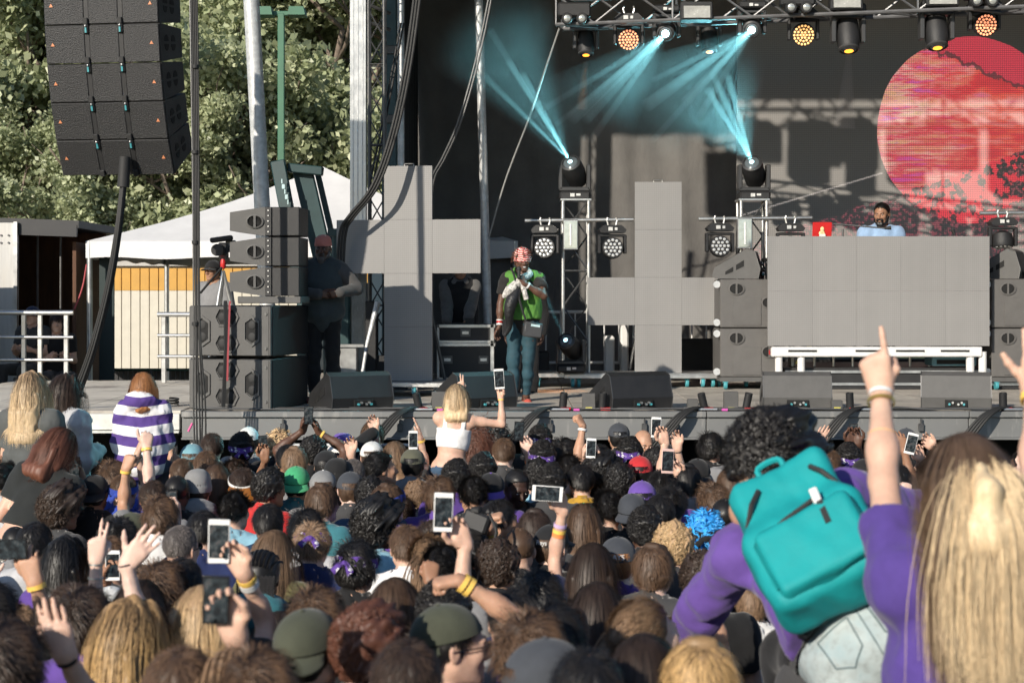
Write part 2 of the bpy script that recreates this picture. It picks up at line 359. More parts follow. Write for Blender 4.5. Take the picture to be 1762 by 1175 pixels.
def backdrop():
    m, t, b = nodes_of('black_scrim'); x = NX(t); x.xyz(); b.inputs['Roughness'].default_value = .85
    t.links.new(x.ramp(x.noise(2.2, 6), [(.3, (.105, .10, .095)), (.7, (.145, .138, .13))]), b.inputs['Base Color'])
    bp = t.nodes.new('ShaderNodeBump'); bp.inputs['Strength'].default_value = .5; bp.inputs['Distance'].default_value = .05; t.links.new(x.noise(4, 6, stretch=(1, 1, .6)), bp.inputs['Height']); t.links.new(bp.outputs[0], b.inputs['Normal'])
    r = random.Random(3); mb = MB(); x0, x1 = -1.45, 3.2; ph = [r.uniform(0, 6) for _ in range(6)]
    def f(u, v):
        X = x0 + (x1 - x0) * u; Z = ZD + (RZ - ZD) * v
        return Vector((X, 22.15 + .02 * math.sin(X * 7 + ph[0] + .4 * math.sin(Z)) + .012 * math.sin(X * 17 + Z * 1.5 + ph[1]) + .02 * math.sin(Z * 2.2 + X * 2), Z))
    mb.grid(f, 110, 50); o = mb.build('rear_drape', m, smooth='all'); tag(o, 'wrinkled dark scrim hanging behind the stage', 'drape')
    md = mat('black_drape', (.02, .022, .023), .9, var=.3, scale=2, stretch=(6, 6, .4))
    mb = MB(); mb.grid(lambda u, v: Vector((-1.32 + .05 * math.sin(u * 40 + v), 18.9 + 3.2 * u, ZD + (RZ - ZD) * v)), 80, 6)
    tag(mb.build('side_drape', md, smooth='all'), 'black side drape closing the wing behind the leaning grey pole', 'drape')
    mb = MB(); mb.grid(lambda u, v: Vector((9.2 + .05 * math.sin(u * 40 + v), 15.5 + 6.6 * u, ZD + (RZ - ZD) * v)), 80, 6)
    tag(mb.build('side_drape', md, smooth='all'), 'black side drape beyond the right speaker stack', 'drape')
    # LED wall
    W0 = at(1268, 0, 21.4); xw0, xw1 = W0.x, 9.0; zc = (ZD + .25 + 8.6) / 2; c = at(1669, 224, 21.4)
    m, t, b = nodes_of('led_wall_image'); x = NX(t); s = x.xyz(); OP = x.op
    X, Z = s[0], s[2]
    px = OP('SUBTRACT', X, c.x); pz = OP('SUBTRACT', Z, c.z); d = OP('SQRT', OP('ADD', OP('MULTIPLY', px, px), OP('MULTIPLY', pz, pz)))
    disc = OP('LESS_THAN', d, OP('ADD', 1.2, OP('MULTIPLY', x.noise(2, 2), .05)))
    q = OP('SUBTRACT', OP('SUBTRACT', pz, OP('MULTIPLY', px, -.42)), .86)          # the dark ridge line over the top right
    rid = OP('MULTIPLY', OP('LESS_THAN', OP('ABSOLUTE', OP('ADD', q, OP('MULTIPLY', OP('SUBTRACT', x.noise(6, 4), .5), .35))), .028), .8)
    outer = OP('GREATER_THAN', OP('ADD', q, OP('MULTIPLY', OP('SUBTRACT', x.noise(6, 4), .5), .35)), 0)
    n1 = x.noise(1.6, 5, stretch=(.9, 1, 3.2)); n2 = x.noise(2.6, 5, stretch=(.7, 1, 5), ro=.7); lines = OP('FRACT', OP('MULTIPLY', Z, 14))
    red = x.ramp(n1, [(.30, (.50, .012, .02)), (.45, (.62, .02, .03)), (.52, (.70, .07, .04)), (.60, (.70, .16, .14))])
    pale = x.ramp(n2, [(.36, (.50, .06, .40)), (.44, (.66, .04, .06)), (.52, (.72, .36, .34)), (.6, (.66, .40, .16)), (.7, (.42, .12, .48))])
    left = OP('SMOOTH_MIN', OP('MAXIMUM', OP('ADD', OP('MULTIPLY', px, -.62), OP('MULTIPLY', OP('SUBTRACT', n1, .45), 2.4)), 0), 1, .2)
    im = x.mix(left, red, pale); im = x.mix(outer, im, (.55, .02, .05)); im = x.mix(rid, im, (.02, .01, .015))
    im = x.mix(OP('MULTIPLY', OP('LESS_THAN', lines, .3), OP('MULTIPLY', OP('LESS_THAN', pz, .1), .65)), im, (.5, .015, .03))
    hl = OP('SUBTRACT', OP('ADD', pz, .52), OP('MULTIPLY', px, .34))                 # hillside
    hill = OP('LESS_THAN', OP('ADD', hl, OP('MULTIPLY', OP('SUBTRACT', x.noise(5, 5), .5), .22)), 0)
    vo = t.nodes.new('ShaderNodeTexVoronoi'); vo.inputs['Scale'].default_value = 8; t.links.new(x.co, vo.inputs['Vector'])
    sp = OP('GREATER_THAN', OP('ADD', vo.outputs['Distance'], OP('MULTIPLY', OP('SUBTRACT', x.noise(14, 6), .5), 1.7)), OP('ADD', .40, OP('MULTIPLY', OP('ABSOLUTE', OP('ADD', px, .05)), .25)))
    dim = OP('GREATER_THAN', x.noise(26, 3), .54)
    hillc = x.mix(OP('MULTIPLY', sp, disc), x.mix(dim, (.008, .006, .007), (.22, .035, .05)), (.72, .02, .04))
    on = OP('MAXIMUM', disc, OP('MULTIPLY', hill, OP('LESS_THAN', OP('SUBTRACT', pz, OP('MULTIPLY', px, .42)), -.1)))
    im = x.mix(hill, im, hillc); im = x.mix(on, (0, 0, 0), im)
    low = OP('GREATER_THAN', Z, ZD + .9)
    im = x.mix(low, (0, 0, 0), im)
    fl = OP('ABSOLUTE', OP('SUBTRACT', pz, OP('ADD', OP('MULTIPLY', px, .30), -.22)))
    im = x.mix(OP('MULTIPLY', OP('LESS_THAN', fl, .012), OP('LESS_THAN', px, -1.15)), im, (.25, .22, .20))
    gx = OP('GREATER_THAN', OP('FRACT', OP('MULTIPLY', X, 40)), .14); gz_ = OP('GREATER_THAN', OP('FRACT', OP('MULTIPLY', Z, 40)), .2)
    px_on = OP('MULTIPLY', gx, gz_)
    t.links.new(x.mix(px_on, (.15, .145, .14), (.235, .225, .215)), b.inputs['Base Color']); b.inputs['Roughness'].default_value = .6
    t.links.new(im, b.inputs['Emission Color']); t.links.new(OP('MULTIPLY', px_on, 1.0), b.inputs['Emission Strength'])
    tw = thing('led_wall', 'large video wall showing a red planet above a dark hillside', 'video wall', (0, 21.4, ZD)) ; tw.location = (0, 0, 0)
    mb = MB(); mb.box(((xw0 + xw1) / 2, 21.43, zc), (xw1 - xw0, .06, 8.6 - ZD - .25)); mb.build('screen', m, tw)
    mb = MB(); mb.box(((xw0 + xw1) / 2, 21.47, ZD + .13), (xw1 - xw0, .1, .2)); mb.build('base_beam', M_black, tw)
    for k in range(4):
        mb = MB(); mb.cyl((xw0 + .4 + k * 1.7, 21.6, ZD), (xw0 + .4 + k * 1.7, 21.6, 8.4), .03); mb.build('support', M_steel, tw)
backdrop()
# ---------------------------------------------------------------- speakers
def hexring(mb, c, w, h, t, d, vert=False, steps=6):
    """elongated hexagon frame in the x-z plane at c, facing -y"""
    pts = [(-w / 2, 0), (-w * .32, h / 2), (w * .32, h / 2), (w / 2, 0), (w * .32, -h / 2), (-w * .32, -h / 2)]
    if vert: pts = [(b, a) for a, b in pts]
    k = 1 - 2 * t / min(w, h); n = 6; vs_ = []
    for sc, y in ((1, 0), (1, -d), (k, -d), (k * .92, .05)):
        for a, b in pts: vs_.append((c[0] + a * sc, c[1] + y, c[2] + b * sc))
    mb.add(vs_, [(r * n + i, r * n + (i + 1) % n, (r + 1) * n + (i + 1) % n, (r + 1) * n + i) for r in range(3) for i in range(n)])
    return [(c[0] + a * k * .92, c[1] + .05, c[2] + b * k * .92) for a, b in pts]
def sub_cab(parent_label, loc, rz, w=.82, d=.95, h=.475, z0=0):
    t = thing('subwoofer', parent_label, 'speaker', loc, rz, 'stacked subwoofers')
    mb = MB(); mb.box((0, d / 2 + .012, h / 2), (w, d - .01, h - .008), ch=.008); mb.build('cabinet', M_black, t)
    mb = MB(); mb.box((0, 0.004, h / 2), (w - .015, .03, h - .02), ch=.006); mb.box((w / 2 - .05, -.012, h / 2), (.05, .01, h - .03)); mb.build('front_panel', M_cab, t)
    for (x, z, vt) in ((-.03, h * .77, 0), (-.03, h * .26, 0), (-.27, h * .5, 1), (.22, h * .5, 1)):
        f = MB(); ww, hh = (.25, .17) if not vt else (.29, .155)
        inner = hexring(f, (x, -.012, z), ww, hh, .014, .014, vt); p = f.build('port_frame', M_cab, t)
        g = MB(); g.add([(a, -.0145, c_) for a, b, c_ in inner], [tuple(range(6))]); g.build('port_shade', M_shade_black, p)  # flat near-black sheet on the solid panel paints the port's inner shade
        s = MB()
        for sg in (-1, 1):
            if vt: s.sph((x, -.012, z + sg * .055), (.042, .009, .046), 12)
            else: s.sph((x + sg * .045, -.012, z), (.042, .009, .046), 12)
        s.build('cone', M_rubber, p, True)
    for z in (.08, h - .08):
        q = MB(); q.cyl((w / 2 - .05, -.017, z), (w / 2 - .05, -.03, z), .012, n=8); q.build('screw', M_steel, t)
    for z in (h * .25, h * .75):
        q = MB(); q.lathe([(.012, -.02), (.042, -.02), (.042, .02), (.012, .02)], (-w / 2 - .03, d * .3, z), (1, 0, 0), 14); q.build('caster', M_steel, t, True)
    return t
S0 = at(396, 707, 15.05); SRZ = R(-13)
for k in range(2):
    sub_cab(('lower black subwoofer standing on the stage with hexagon ports', 'upper black subwoofer carrying three small tapered speakers')[k], (S0.x, S0.y, ZD + .002 + k * .49), SRZ)
def tapered(label, loc, rz, tilt=0):
    t = thing('front_fill_speaker', label, 'speaker', loc, rz, 'tapered front fill speakers'); w, d, h0, h1 = .62, .44, .275, .17
    mb = MB(); # tall face towards the right, narrowing to the left
    mb.prism([(-.22, .05), (.12, 0), (.12, .275), (-.22, .225)], lambda u, v: Vector((u, 0, v)), lambda u, v: Vector((u, d, v))); mb.build('cabinet', M_cab, t)
    q = MB(); q.box((.15, .0, .1375), (.06, .03, .27), ch=.004); q.box((.155, d / 2, .1375), (.05, d - .02, .272), ch=.004); q.build('rigging_bar', M_black, t)
    q = MB(); q.box((.19 + .12, d / 2 + .0, .1375), (.26, d, .27), ch=.006); q.build('grille', M_black, t)  # not a grille: added black box standing in for the dark cabinet side
    for z in (.04, .09, .14, .19, .24):
        b = MB(); b.cyl((.15, -.012, z), (.15, -.024, z), .007, n=6); b.build('screw', M_alu, t)
    f = MB(); c = (.02, -.004, .138); f.lathe([(.075, 0), (.085, .012), (.07, .016), (.065, -.0)], (0, 0, 0), (0, -1, 0), 20, cap=False); f.v = [(c[0] + x * 1.0, c[1] + y, c[2] + z * .78) for x, y, z in f.v]; f.box((c[0], -.012, c[2]), (.022, .014, .11)); p = f.build('handle', M_cab, t, True)
    g = MB(); g.lathe([(.066, .002)], (0, 0, 0), (0, -1, 0), 20); g.v = [(c[0] + x, c[1] - .003, c[2] + z * .78) for x, y, z in [(a, b, e) for a, b, e in g.v]]; g.build('handle_shade', M_shade_black, p)  # flat black disc paints the shade inside the handle cup
    return t
T0 = at(430, 522, 15.25)
for k, lb in enumerate(('bottom tapered grey speaker resting on the subwoofer stack', 'middle tapered grey speaker of the three above the subwoofers', 'top tapered grey speaker of the three above the subwoofers')):
    tapered(lb, (T0.x + .02, T0.y + .05, ZD + .98 + .07 + k * .283), R(-4))
mb = MB(); mb.box((.02, .2, .035), (.6, .44, .065), ch=.006); o = mb.build('speaker_plinth', M_cab, None, loc=(T0.x + .16, T0.y + .03, ZD + .982)); o.rotation_euler = (0, 0, R(-4)); tag(o, 'flat grey plinth under the three tapered speakers', 'plinth')
mb = MB(); mb.tube([at(388, 520, 15.0), at(388, 524, 14.95), at(389, 600, 14.94), at(384, 700, 14.95)], .022, 4); tag(mb.build('ratchet_strap', M_rubber), 'wide black strap hanging over the subwoofer front', 'strap')
mb = MB(); mb.tube([at(396, 519, 15.02), at(395, 524, 14.955), at(392, 610, 14.935), at(391, 655, 14.94)], .011, 4); tag(mb.build('ratchet_strap', mat('red_webbing', (.42, .08, .09), .8)), 'narrow red strap hanging over the subwoofer front', 'strap')

def line_array():
    hl = at(168, -23, 14.6)
    hub = Vector((hl.x, hl.y, hl.z)); yaw = R(-9); pit = [3, 4, 5, 8, 13, 19, 26]; W, Dp, H = 1.09, .56, .352
    names = ['topmost', 'second from top', 'third from top', 'middle', 'third from bottom', 'second from bottom', 'lowest']
    pos = Vector((0, 0, .72)); M0 = Matrix.Rotation(yaw, 3, 'Z')
    for k, p in enumerate(pit):
        Mx = M0 @ Matrix.Rotation(R(p), 3, 'X'); base = hub + M0 @ pos
        t = thing('line_array_speaker', f'black line array speaker cabinet with three grilles, {names[k]} of the hanging column', 'speaker', base, 0, 'hanging line array cabinets'); t.rotation_euler = Mx.to_euler()
        mb = MB(); mb.prism([(.02, -.0), (Dp, -.045), (Dp, -H + .045), (.02, -H + .008)], lambda u, v: Vector((-W / 2, u, v)), lambda u, v: Vector((W / 2, u, v))); mb.build('cabinet', M_black, t)
        for x0, x1 in ((-.54, -.165), (-.12, .16), (.205, .54)):
            g = MB(); g.box(((x0 + x1) / 2, .012, -H / 2), (x1 - x0, .024, H - .014), ch=.006); g.build('grille', M_grille, t)
        for x in (-.142, .182):
            g = MB(); g.box((x, .02, -H / 2), (.04, .03, H - .01)); g.build('channel', M_black, t)
            g = MB(); g.box((x, -.012, -H + .03), (.045, .03, .06), ch=.006); g.build('latch', M_rubber, t); g = MB(); g.box((x, -.004, -.03), (.05, .03, .1), ch=.006); lt = g.build('latch', M_rubber, t)
            g = MB(); g.box((x + .004, -.024, -.05), (.016, .012, .045)); g.build('latch_pin', M_teal, lt)
            g = MB(); g.sph((x + .003, -.024, -.012), .012, 8); g.build('bolt', M_alu, lt, True)
        for x in (-.47, .47):
            g = MB(); g.prism([(-.018, -.012), (.018, -.012), (0, .02)], lambda u, v: Vector((x + u, -.002, -H / 2 + v)), lambda u, v: Vector((x + u, -.006, -H / 2 + v))); g.build('badge', mat('orange_badge', (.65, .25, .12), .5), t)
        for y in (.17, .34):
            for s in (-1, 1):
                g = MB(); n = 10; pts = [(.052 * math.cos(math.pi * i / n), s * (.012 + .06 * math.sin(math.pi * i / n))) for i in range(n + 1)]
                g.prism(pts, lambda u, v: Vector((W / 2 + .003, y + u, -H / 2 + v)), lambda u, v: Vector((W / 2 - .01, y + u, -H / 2 + v))); g.build('hand_hole_shade', M_shade_black, t)  # black shape on the solid side paints the shade of a hand hole
        pos = pos + Matrix.Rotation(R(p), 3, 'X') @ Vector((0, 0, -H + .002))
    low = hub + M0 @ pos
    t = thing('array_bumper', 'steel flying frame and chain holding the line array', 'rigging', hub + Vector((0, 0, .74)))
    mb = MB(); mb.box((0, .25, .06), (.9, .12, .1), M0); mb.box((-.4, .25, .06), (.1, .6, .1), M0); mb.box((.4, .25, .06), (.1, .6, .1), M0); mb.build('frame', M_steel, t)
    mb = MB(); mb.cyl((0, .25, .1), (0, .25, 4.0), .02); mb.build('chain', M_steel, t)
    bx = truss_obj('outrigger_truss', 'horizontal truss carrying the line array outside the roof', (hub.x - .6, hub.y + .25, hub.z + 4.7), (0, hub.y + .25, hub.z + 4.7), w=.4, step=.5)
    # bundle of cables from the array down to the wing deck
    t = thing('cable_bundle', 'thick bundle of black cables hanging from the line array', 'cable')
    for k in range(7):
        dx, dy = rnd.uniform(-.04, .04), rnd.uniform(-.03, .03); P = [at(213, 290, 14.9), at(212, 320, 14.9), at(203, 400, 14.9), at(186, 500, 15), at(160, 600, 15.1), at(136, 668, 15.2), at(120, 712, 15.3)]
        P = [p + Vector((dx * (.4 + .6 * i / 5), dy, 0)) for i, p in enumerate(P)]
        b = MB(); b.tube(smooth_path(P, 5), rnd.uniform(.011, .015), 6); b.build('cable', M_rubber, t, True)
    b = MB(); b.cyl(at(215, 270, 14.9), at(212, 322, 14.9), .05, .055, 12); b.build('cable_sleeve', M_rubber, t, True)
line_array()
t = thing('cable_bundle', 'straight black cables dropping past the front of the subwoofers', 'cable')
for k in range(5):
    P = [at(326 + 3 * k, -60, 14.3), at(329 + 3 * k, 120, 14.3), at(332 + 2.6 * k, 330, 14.3), at(334 + 2.5 * k + rnd.uniform(-1, 1), 560, 14.3), at(333 + 5 * k, 690, 14.35), at(338 + 4 * k + rnd.uniform(-3, 3), 790, 14.4), at(338 + 5 * k, 930, 14.4)]
    b = MB(); b.tube(smooth_path(P, 5), .0085, 6); b.build('cable', M_rubber if k else M_steel, t, True)
for y in (118, 265, 420, 560):
    b = MB(); p = at(336, y, 14.3); b.cyl(p, p + Vector((0, 0, .03)), .03, n=10); b.build('tape_wrap', M_rubber, t, True)
# loose cables across the tower
def cable(label, pts, r=.013, m=None, n=2, gap=.03, name='hanging_cable'):
    t = thing(name, label, 'cable')
    for k in range(n):
        b = MB(); b.tube(smooth_path([Vector(p) + Vector((gap * k, .01 * k, 0)) for p in pts], 6), r, 6); b.build('cable', m or M_rubber, t, True)
    return t
cable('pair of black cables sweeping across the silver mast', [at(716, -30, 16.9), at(697, 110, 16.8), at(672, 230, 16.8), at(640, 320, 16.8), at(600, 372, 16.9), at(585, 400, 17.0), at(580, 470, 17.1)], .016, n=3)
cable('two grey cables swinging down behind the upright cross screen', [at(848, -40, 17.6), at(822, 90, 17.6), at(790, 205, 17.6), at(762, 270, 17.7), at(742, 310, 17.8), at(735, 380, 17.9)], .012, n=2, m=mat('grey_cable', (.08, .08, .08), .5))
cable('thin diagonal strap from truss end towards the drape', [at(964, 45, 17.9), at(935, 130, 18.3), at(910, 205, 18.8), at(870, 310, 19.3), at(838, 420, 19.6)], .011, n=1, m=mat('pale_strap', (.3, .3, .29), .7))
cable('black cables crossing behind the silver mast', [at(690, 40, 18.2), at(660, 200, 18.1), at(640, 300, 18.0), at(632, 345, 18.0)], .012, n=2)

# ---------------------------------------------------------------- LED crosses
def led_cross(label, px, ytop, wheel_y, cols, w, h, cells, yaw):
    D = F * (ZC - ZD) / (wheel_y - YH); p = at(px, wheel_y, D); t = thing('cross_screen', label, 'LED screen', (p.x, D, ZD), R(yaw)); z0 = .16
    for i, j in cells:
        mb = MB(); mb.box((i * w, -.03, z0 + (j + .5) * h), (w - .0012, .05, h - .0012), ch=.0008); mb.build('panel', M_led, t)
        mb = MB(); mb.box((i * w, .04, z0 + (j + .5) * h), (w - .04, .09, h - .04), ch=.01); mb.build('panel_back', M_black, t)
    top = max(j for i, j in cells)
    f = MB(); f.box((0, .1, .13), (2.2, .7, .05), ch=.006); f.build('dolly_frame', M_alu, t)
    for x in (-1, -.45, .1, .5, 1):
        c = MB(); c.lathe([(.012, -.018), (.05, -.018), (.055, 0), (.05, .018), (.012, .018)], (x, -.2, .057), (1, 0, 0), 14); c.build('caster_wheel', M_teal, t, True)
        c = MB(); c.box((x, -.2, .1), (.06, .05, .025)); c.box((x - .026, -.2, .075), (.006, .04, .06)); c.box((x + .026, -.2, .075), (.006, .04, .06)); c.build('caster_fork', M_galv, t)
    s = MB(); s.tube([(0, .15, .15), (0, .15, z0 + (top + .8) * h)], .025, 8); s.tube([(-.3, .45, .15), (0, .17, z0 + top * h)], .02, 6); s.tube([(.3, .45, .15), (0, .17, z0 + top * h)], .02, 6); s.build('support', M_steel, t)
    hd = MB(); hd.tube([(-.05, 0, z0 + (top + 1) * h - .005), (-.05, 0, z0 + (top + 1) * h + .025), (.05, 0, z0 + (top + 1) * h + .025), (.05, 0, z0 + (top + 1) * h - .005)], .006, 6); hd.build('handle', M_alu, t)
    return t
led_cross('upright grey cross shaped LED screen carrying the shadow of a man', 704, 288, 681, 3, .515, .566, [(0, 0), (0, 1), (-1, 2), (0, 2), (1, 2), (0, 3)], -8)
led_cross('upside down grey cross shaped LED screen beside the truss towers', 1132, 316, 665, 3, .545, .555, [(0, 0), (-1, 1), (0, 1), (1, 1), (0, 2), (0, 3)], 0)

# ---------------------------------------------------------------- stage lights
def wash_light(label, loc, rz=0, tilt=0, lit=None, hang=True, warm=False):
    """hook clamp, base, yoke and a round face of lenses, hanging under loc"""
    t = thing('wash_light', label, 'stage light', loc, rz, 'wash lights'); s = 1
    mb = MB(); mb.tube([(-.05, 0, .03), (-.06, 0, .0), (-.045, 0, -.06)], .012, 6); mb.tube([(.05, 0, .03), (.06, 0, .0), (.045, 0, -.06)], .012, 6); mb.build('clamp', M_alu, t)
    mb = MB(); mb.prism([(-.14, -.15), (.14, -.15), (.16, -.115), (.10, -.06), (-.10, -.06), (-.16, -.115)], lambda u, v: Vector((u, -.09, v)), lambda u, v: Vector((u, .09, v))); b = mb.build('base', M_black, t)
    mb = MB(); mb.box((-.03, -.093, -.105), (.05, .006, .04)); mb.box((.035, -.093, -.105), (.03, .006, .03)); mb.build('display', mat('white_display', (.6, .6, .58), .4), b)
    mb = MB(); mb.box((-.15, 0, -.28), (.035, .09, .22), ch=.012); mb.box((.15, 0, -.28), (.035, .09, .22), ch=.012); mb.box((0, 0, -.18), (.3, .09, .03), ch=.01); mb.build('yoke', M_black, t)
    ax = Matrix.Rotation(R(tilt), 3, 'X') @ Vector((0, -1, 0)); c = Vector((0, 0, -.33))
    mb = MB(); mb.lathe([(.04, -.12), (.11, -.08), (.125, 0), (.125, .06), (.118, .075)], c, ax, 24); hd = mb.build('head', M_black, t, True)
    u = ax.cross(Vector((1, 0, 0))).normalized(); k = 0
    lm = lit or mat('clear_lens', (.62, .62, .60), .18, .3, var=.1, spec=.8)
    rings = [(0, 1), (.045, 6), (.09, 12)] if not warm else [(0, 1), (.032, 6), (.064, 12), (.098, 18)]
    for r_, n in rings:
        for i in range(n):
            a = 2 * math.pi * i / n; q = c + ax * .077 + (Vector((1, 0, 0)) * math.cos(a) + u * math.sin(a)) * r_
            g = MB(); g.lathe([(.019 if not warm else .0135, -.004), (.017 if not warm else .012, .006), (.006, .009)], q, ax, 8); g.build('lens', lm, hd, True)
    return t
def tower(label, px, wheel_y, ytop):
    D = 19.2; p = at(px, 660, D); zt = at(px, ytop, D).z - ZD
    t = thing('light_tower', label, 'truss tower', (p.x, D, ZD + .1)); c, wb = truss((0, 0, 0), (0, 0, zt - .1), w=.30, r=.02, step=.42); c.build('chord', M_alu, t, True); wb.build('brace', M_steel, t, True)
    mb = MB(); mb.box((0, 0, zt - .1), (.36, .36, .02)); mb.build('top_plate', M_alu, t)
    return t, p, D
def blinder(label, px, y0, y1, D):
    a, b = at(px - 13, y1, D), at(px + 13, y0, D); cz, h, w_ = (a.z + b.z) / 2, b.z - a.z, b.x - a.x
    t = thing('strobe_light', label, 'stage light', ((a.x + b.x) / 2, D, cz - h / 2))
    mb = MB(); mb.box((0, .05, h / 2), (w_, .1, h), ch=.008); mb.build('housing', M_alu, t)
    mb = MB(); mb.box((0, -.004, h / 2), (w_ - .03, .012, h - .04)); mb.build('reflector', mat('mirror_reflector', (.7, .72, .72), .15, .9, var=.2, scale=12), t)
    mb = MB(); mb.cyl((0, -.016, .05), (0, -.016, h - .05), .012, n=8); mb.build('flash_tube', mat('milky_glass', (.75, .75, .74), .2, var=0), t, True)
def moving_head(label, loc, aim, rz=0, s=1.0, glow=None, hang=False):
    t = thing('moving_head', label, 'stage light', loc, rz, 'moving head lights'); sg = -1 if hang else 1; V = lambda x, y, z: Vector((x * s, y * s, z * s * sg))
    mb = MB(); mb.box(V(0, 0, .05), (.36 * s, .28 * s, .1 * s), ch=.02); b = mb.build('base', M_black, t)
    mb = MB(); mb.box(V(-.03, -.143, .055), (.05 * s, .006, .04 * s)); mb.box(V(.04, -.143, .06), (.05 * s, .006, .025 * s)); mb.build('display', mat('white_display', (.6, .6, .58), .4), b)
    mb = MB()
    for x in (-.165, .165): mb.box(V(x, 0, .27), (.05 * s, .15 * s, .3 * s), ch=.02)
    mb.box(V(0, 0, .13), (.36 * s, .15 * s, .05 * s), ch=.015); mb.build('yoke', mat('charcoal_plastic', (.045, .045, .046), .45, var=.15), t)
    ax = Vector(aim).normalized(); c = V(0, 0, .33)
    mb = MB(); mb.lathe([(.07 * s, -.2 * s), (.115 * s, -.16 * s), (.13 * s, 0), (.125 * s, .1 * s), (.11 * s, .17 * s), (.085 * s, .18 * s)], c, ax, 24); hd = mb.build('head', M_black, t, True)
    mb = MB(); mb.lathe([(.112 * s, .150 * s), (.118 * s, .178 * s), (.098 * s, .192 * s), (.09 * s, .16 * s)], c, ax, 24, cap=False); mb.build('bezel', mat('charcoal_plastic', (.045, .045, .046), .45), hd, True)
    mb = MB(); mb.lathe([(.085 * s, .182 * s), (.06 * s, .195 * s), (.02 * s, .2 * s)], c, ax, 20); ln_ = mb.build('lens', M_lens, hd, True)
    if glow: mb = MB(); mb.lathe([((.05 if glow is not E_soft else .034) * s, .197 * s), (.01 * s, .206 * s)], c, ax, 16); mb.build('lamp_core', glow, ln_, True)
    return t, c, ax
E_teal = mat('lit_lens_teal', (.5, .9, .95), .3, var=0, emit=(.55, .95, 1), estr=9)
E_soft = mat('lit_lens_soft', (.5, .8, .85), .3, var=0, emit=(.5, .9, 1), estr=2.2)
E_amber = mat('lit_lens_amber', (.9, .4, .05), .3, var=0, emit=(1, .33, .03), estr=2.6)
E_warm = mat('lit_led_warm', (.8, .4, .2), .3, var=0, emit=(1, .33, .17), estr=1.0)
E_warm2 = mat('lit_led_yellow', (.8, .5, .2), .3, var=0, emit=(1, .5, .16), estr=1.0)
BEAMS = []
def beam(label, a, b, r0, r1, col, power, dens=.8):
    """visible shaft: haze held in a cone, lit by the lamp at its narrow end"""
    a, b = Vector(a), Vector(b); d = (b - a).normalized(); key = 'haze_in_beam_%g' % dens
    if key not in MATS:
        m = bpy.data.materials.new(key); m.use_nodes = True; MATS[key] = m; t = m.node_tree; t.nodes.clear()
        o = t.nodes.new('ShaderNodeOutputMaterial'); v = t.nodes.new('ShaderNodeVolumePrincipled'); v.inputs['Color'].default_value = (.9, .95, .95, 1); v.inputs['Density'].default_value = dens; v.inputs['Anisotropy'].default_value = .5; t.links.new(v.outputs[0], o.inputs['Volume'])
    mb = MB(); mb.cyl(a + d * .02, b, r0, r1, 20); o = mb.build('light_beam', MATS[key], None, True); o['kind'] = 'stuff'; o['label'] = label
    L_ = bpy.data.lights.new('beam_lamp', 'SPOT'); L_.energy = power; L_.color = col; L_.spot_size = 2 * math.atan2(r1, (b - a).length) * 1.02; L_.spot_blend = 1.0; L_.shadow_soft_size = .012
    L_.use_nodes = True; ln = L_.node_tree; fo = ln.nodes.new('ShaderNodeLightFalloff'); fo.inputs['Strength'].default_value = 1.0; ln.links.new(fo.outputs['Linear'], ln.nodes['Emission'].inputs['Strength']); lo = bpy.data.objects.new('beam_lamp', L_); COL.objects.link(lo); lo.location = a - d * .01; lo.rotation_euler = (-d).to_track_quat('Z', 'Y').to_euler(); lo.parent = o
    BEAMS.append(o)
TEAL = (.26, .78, .88)
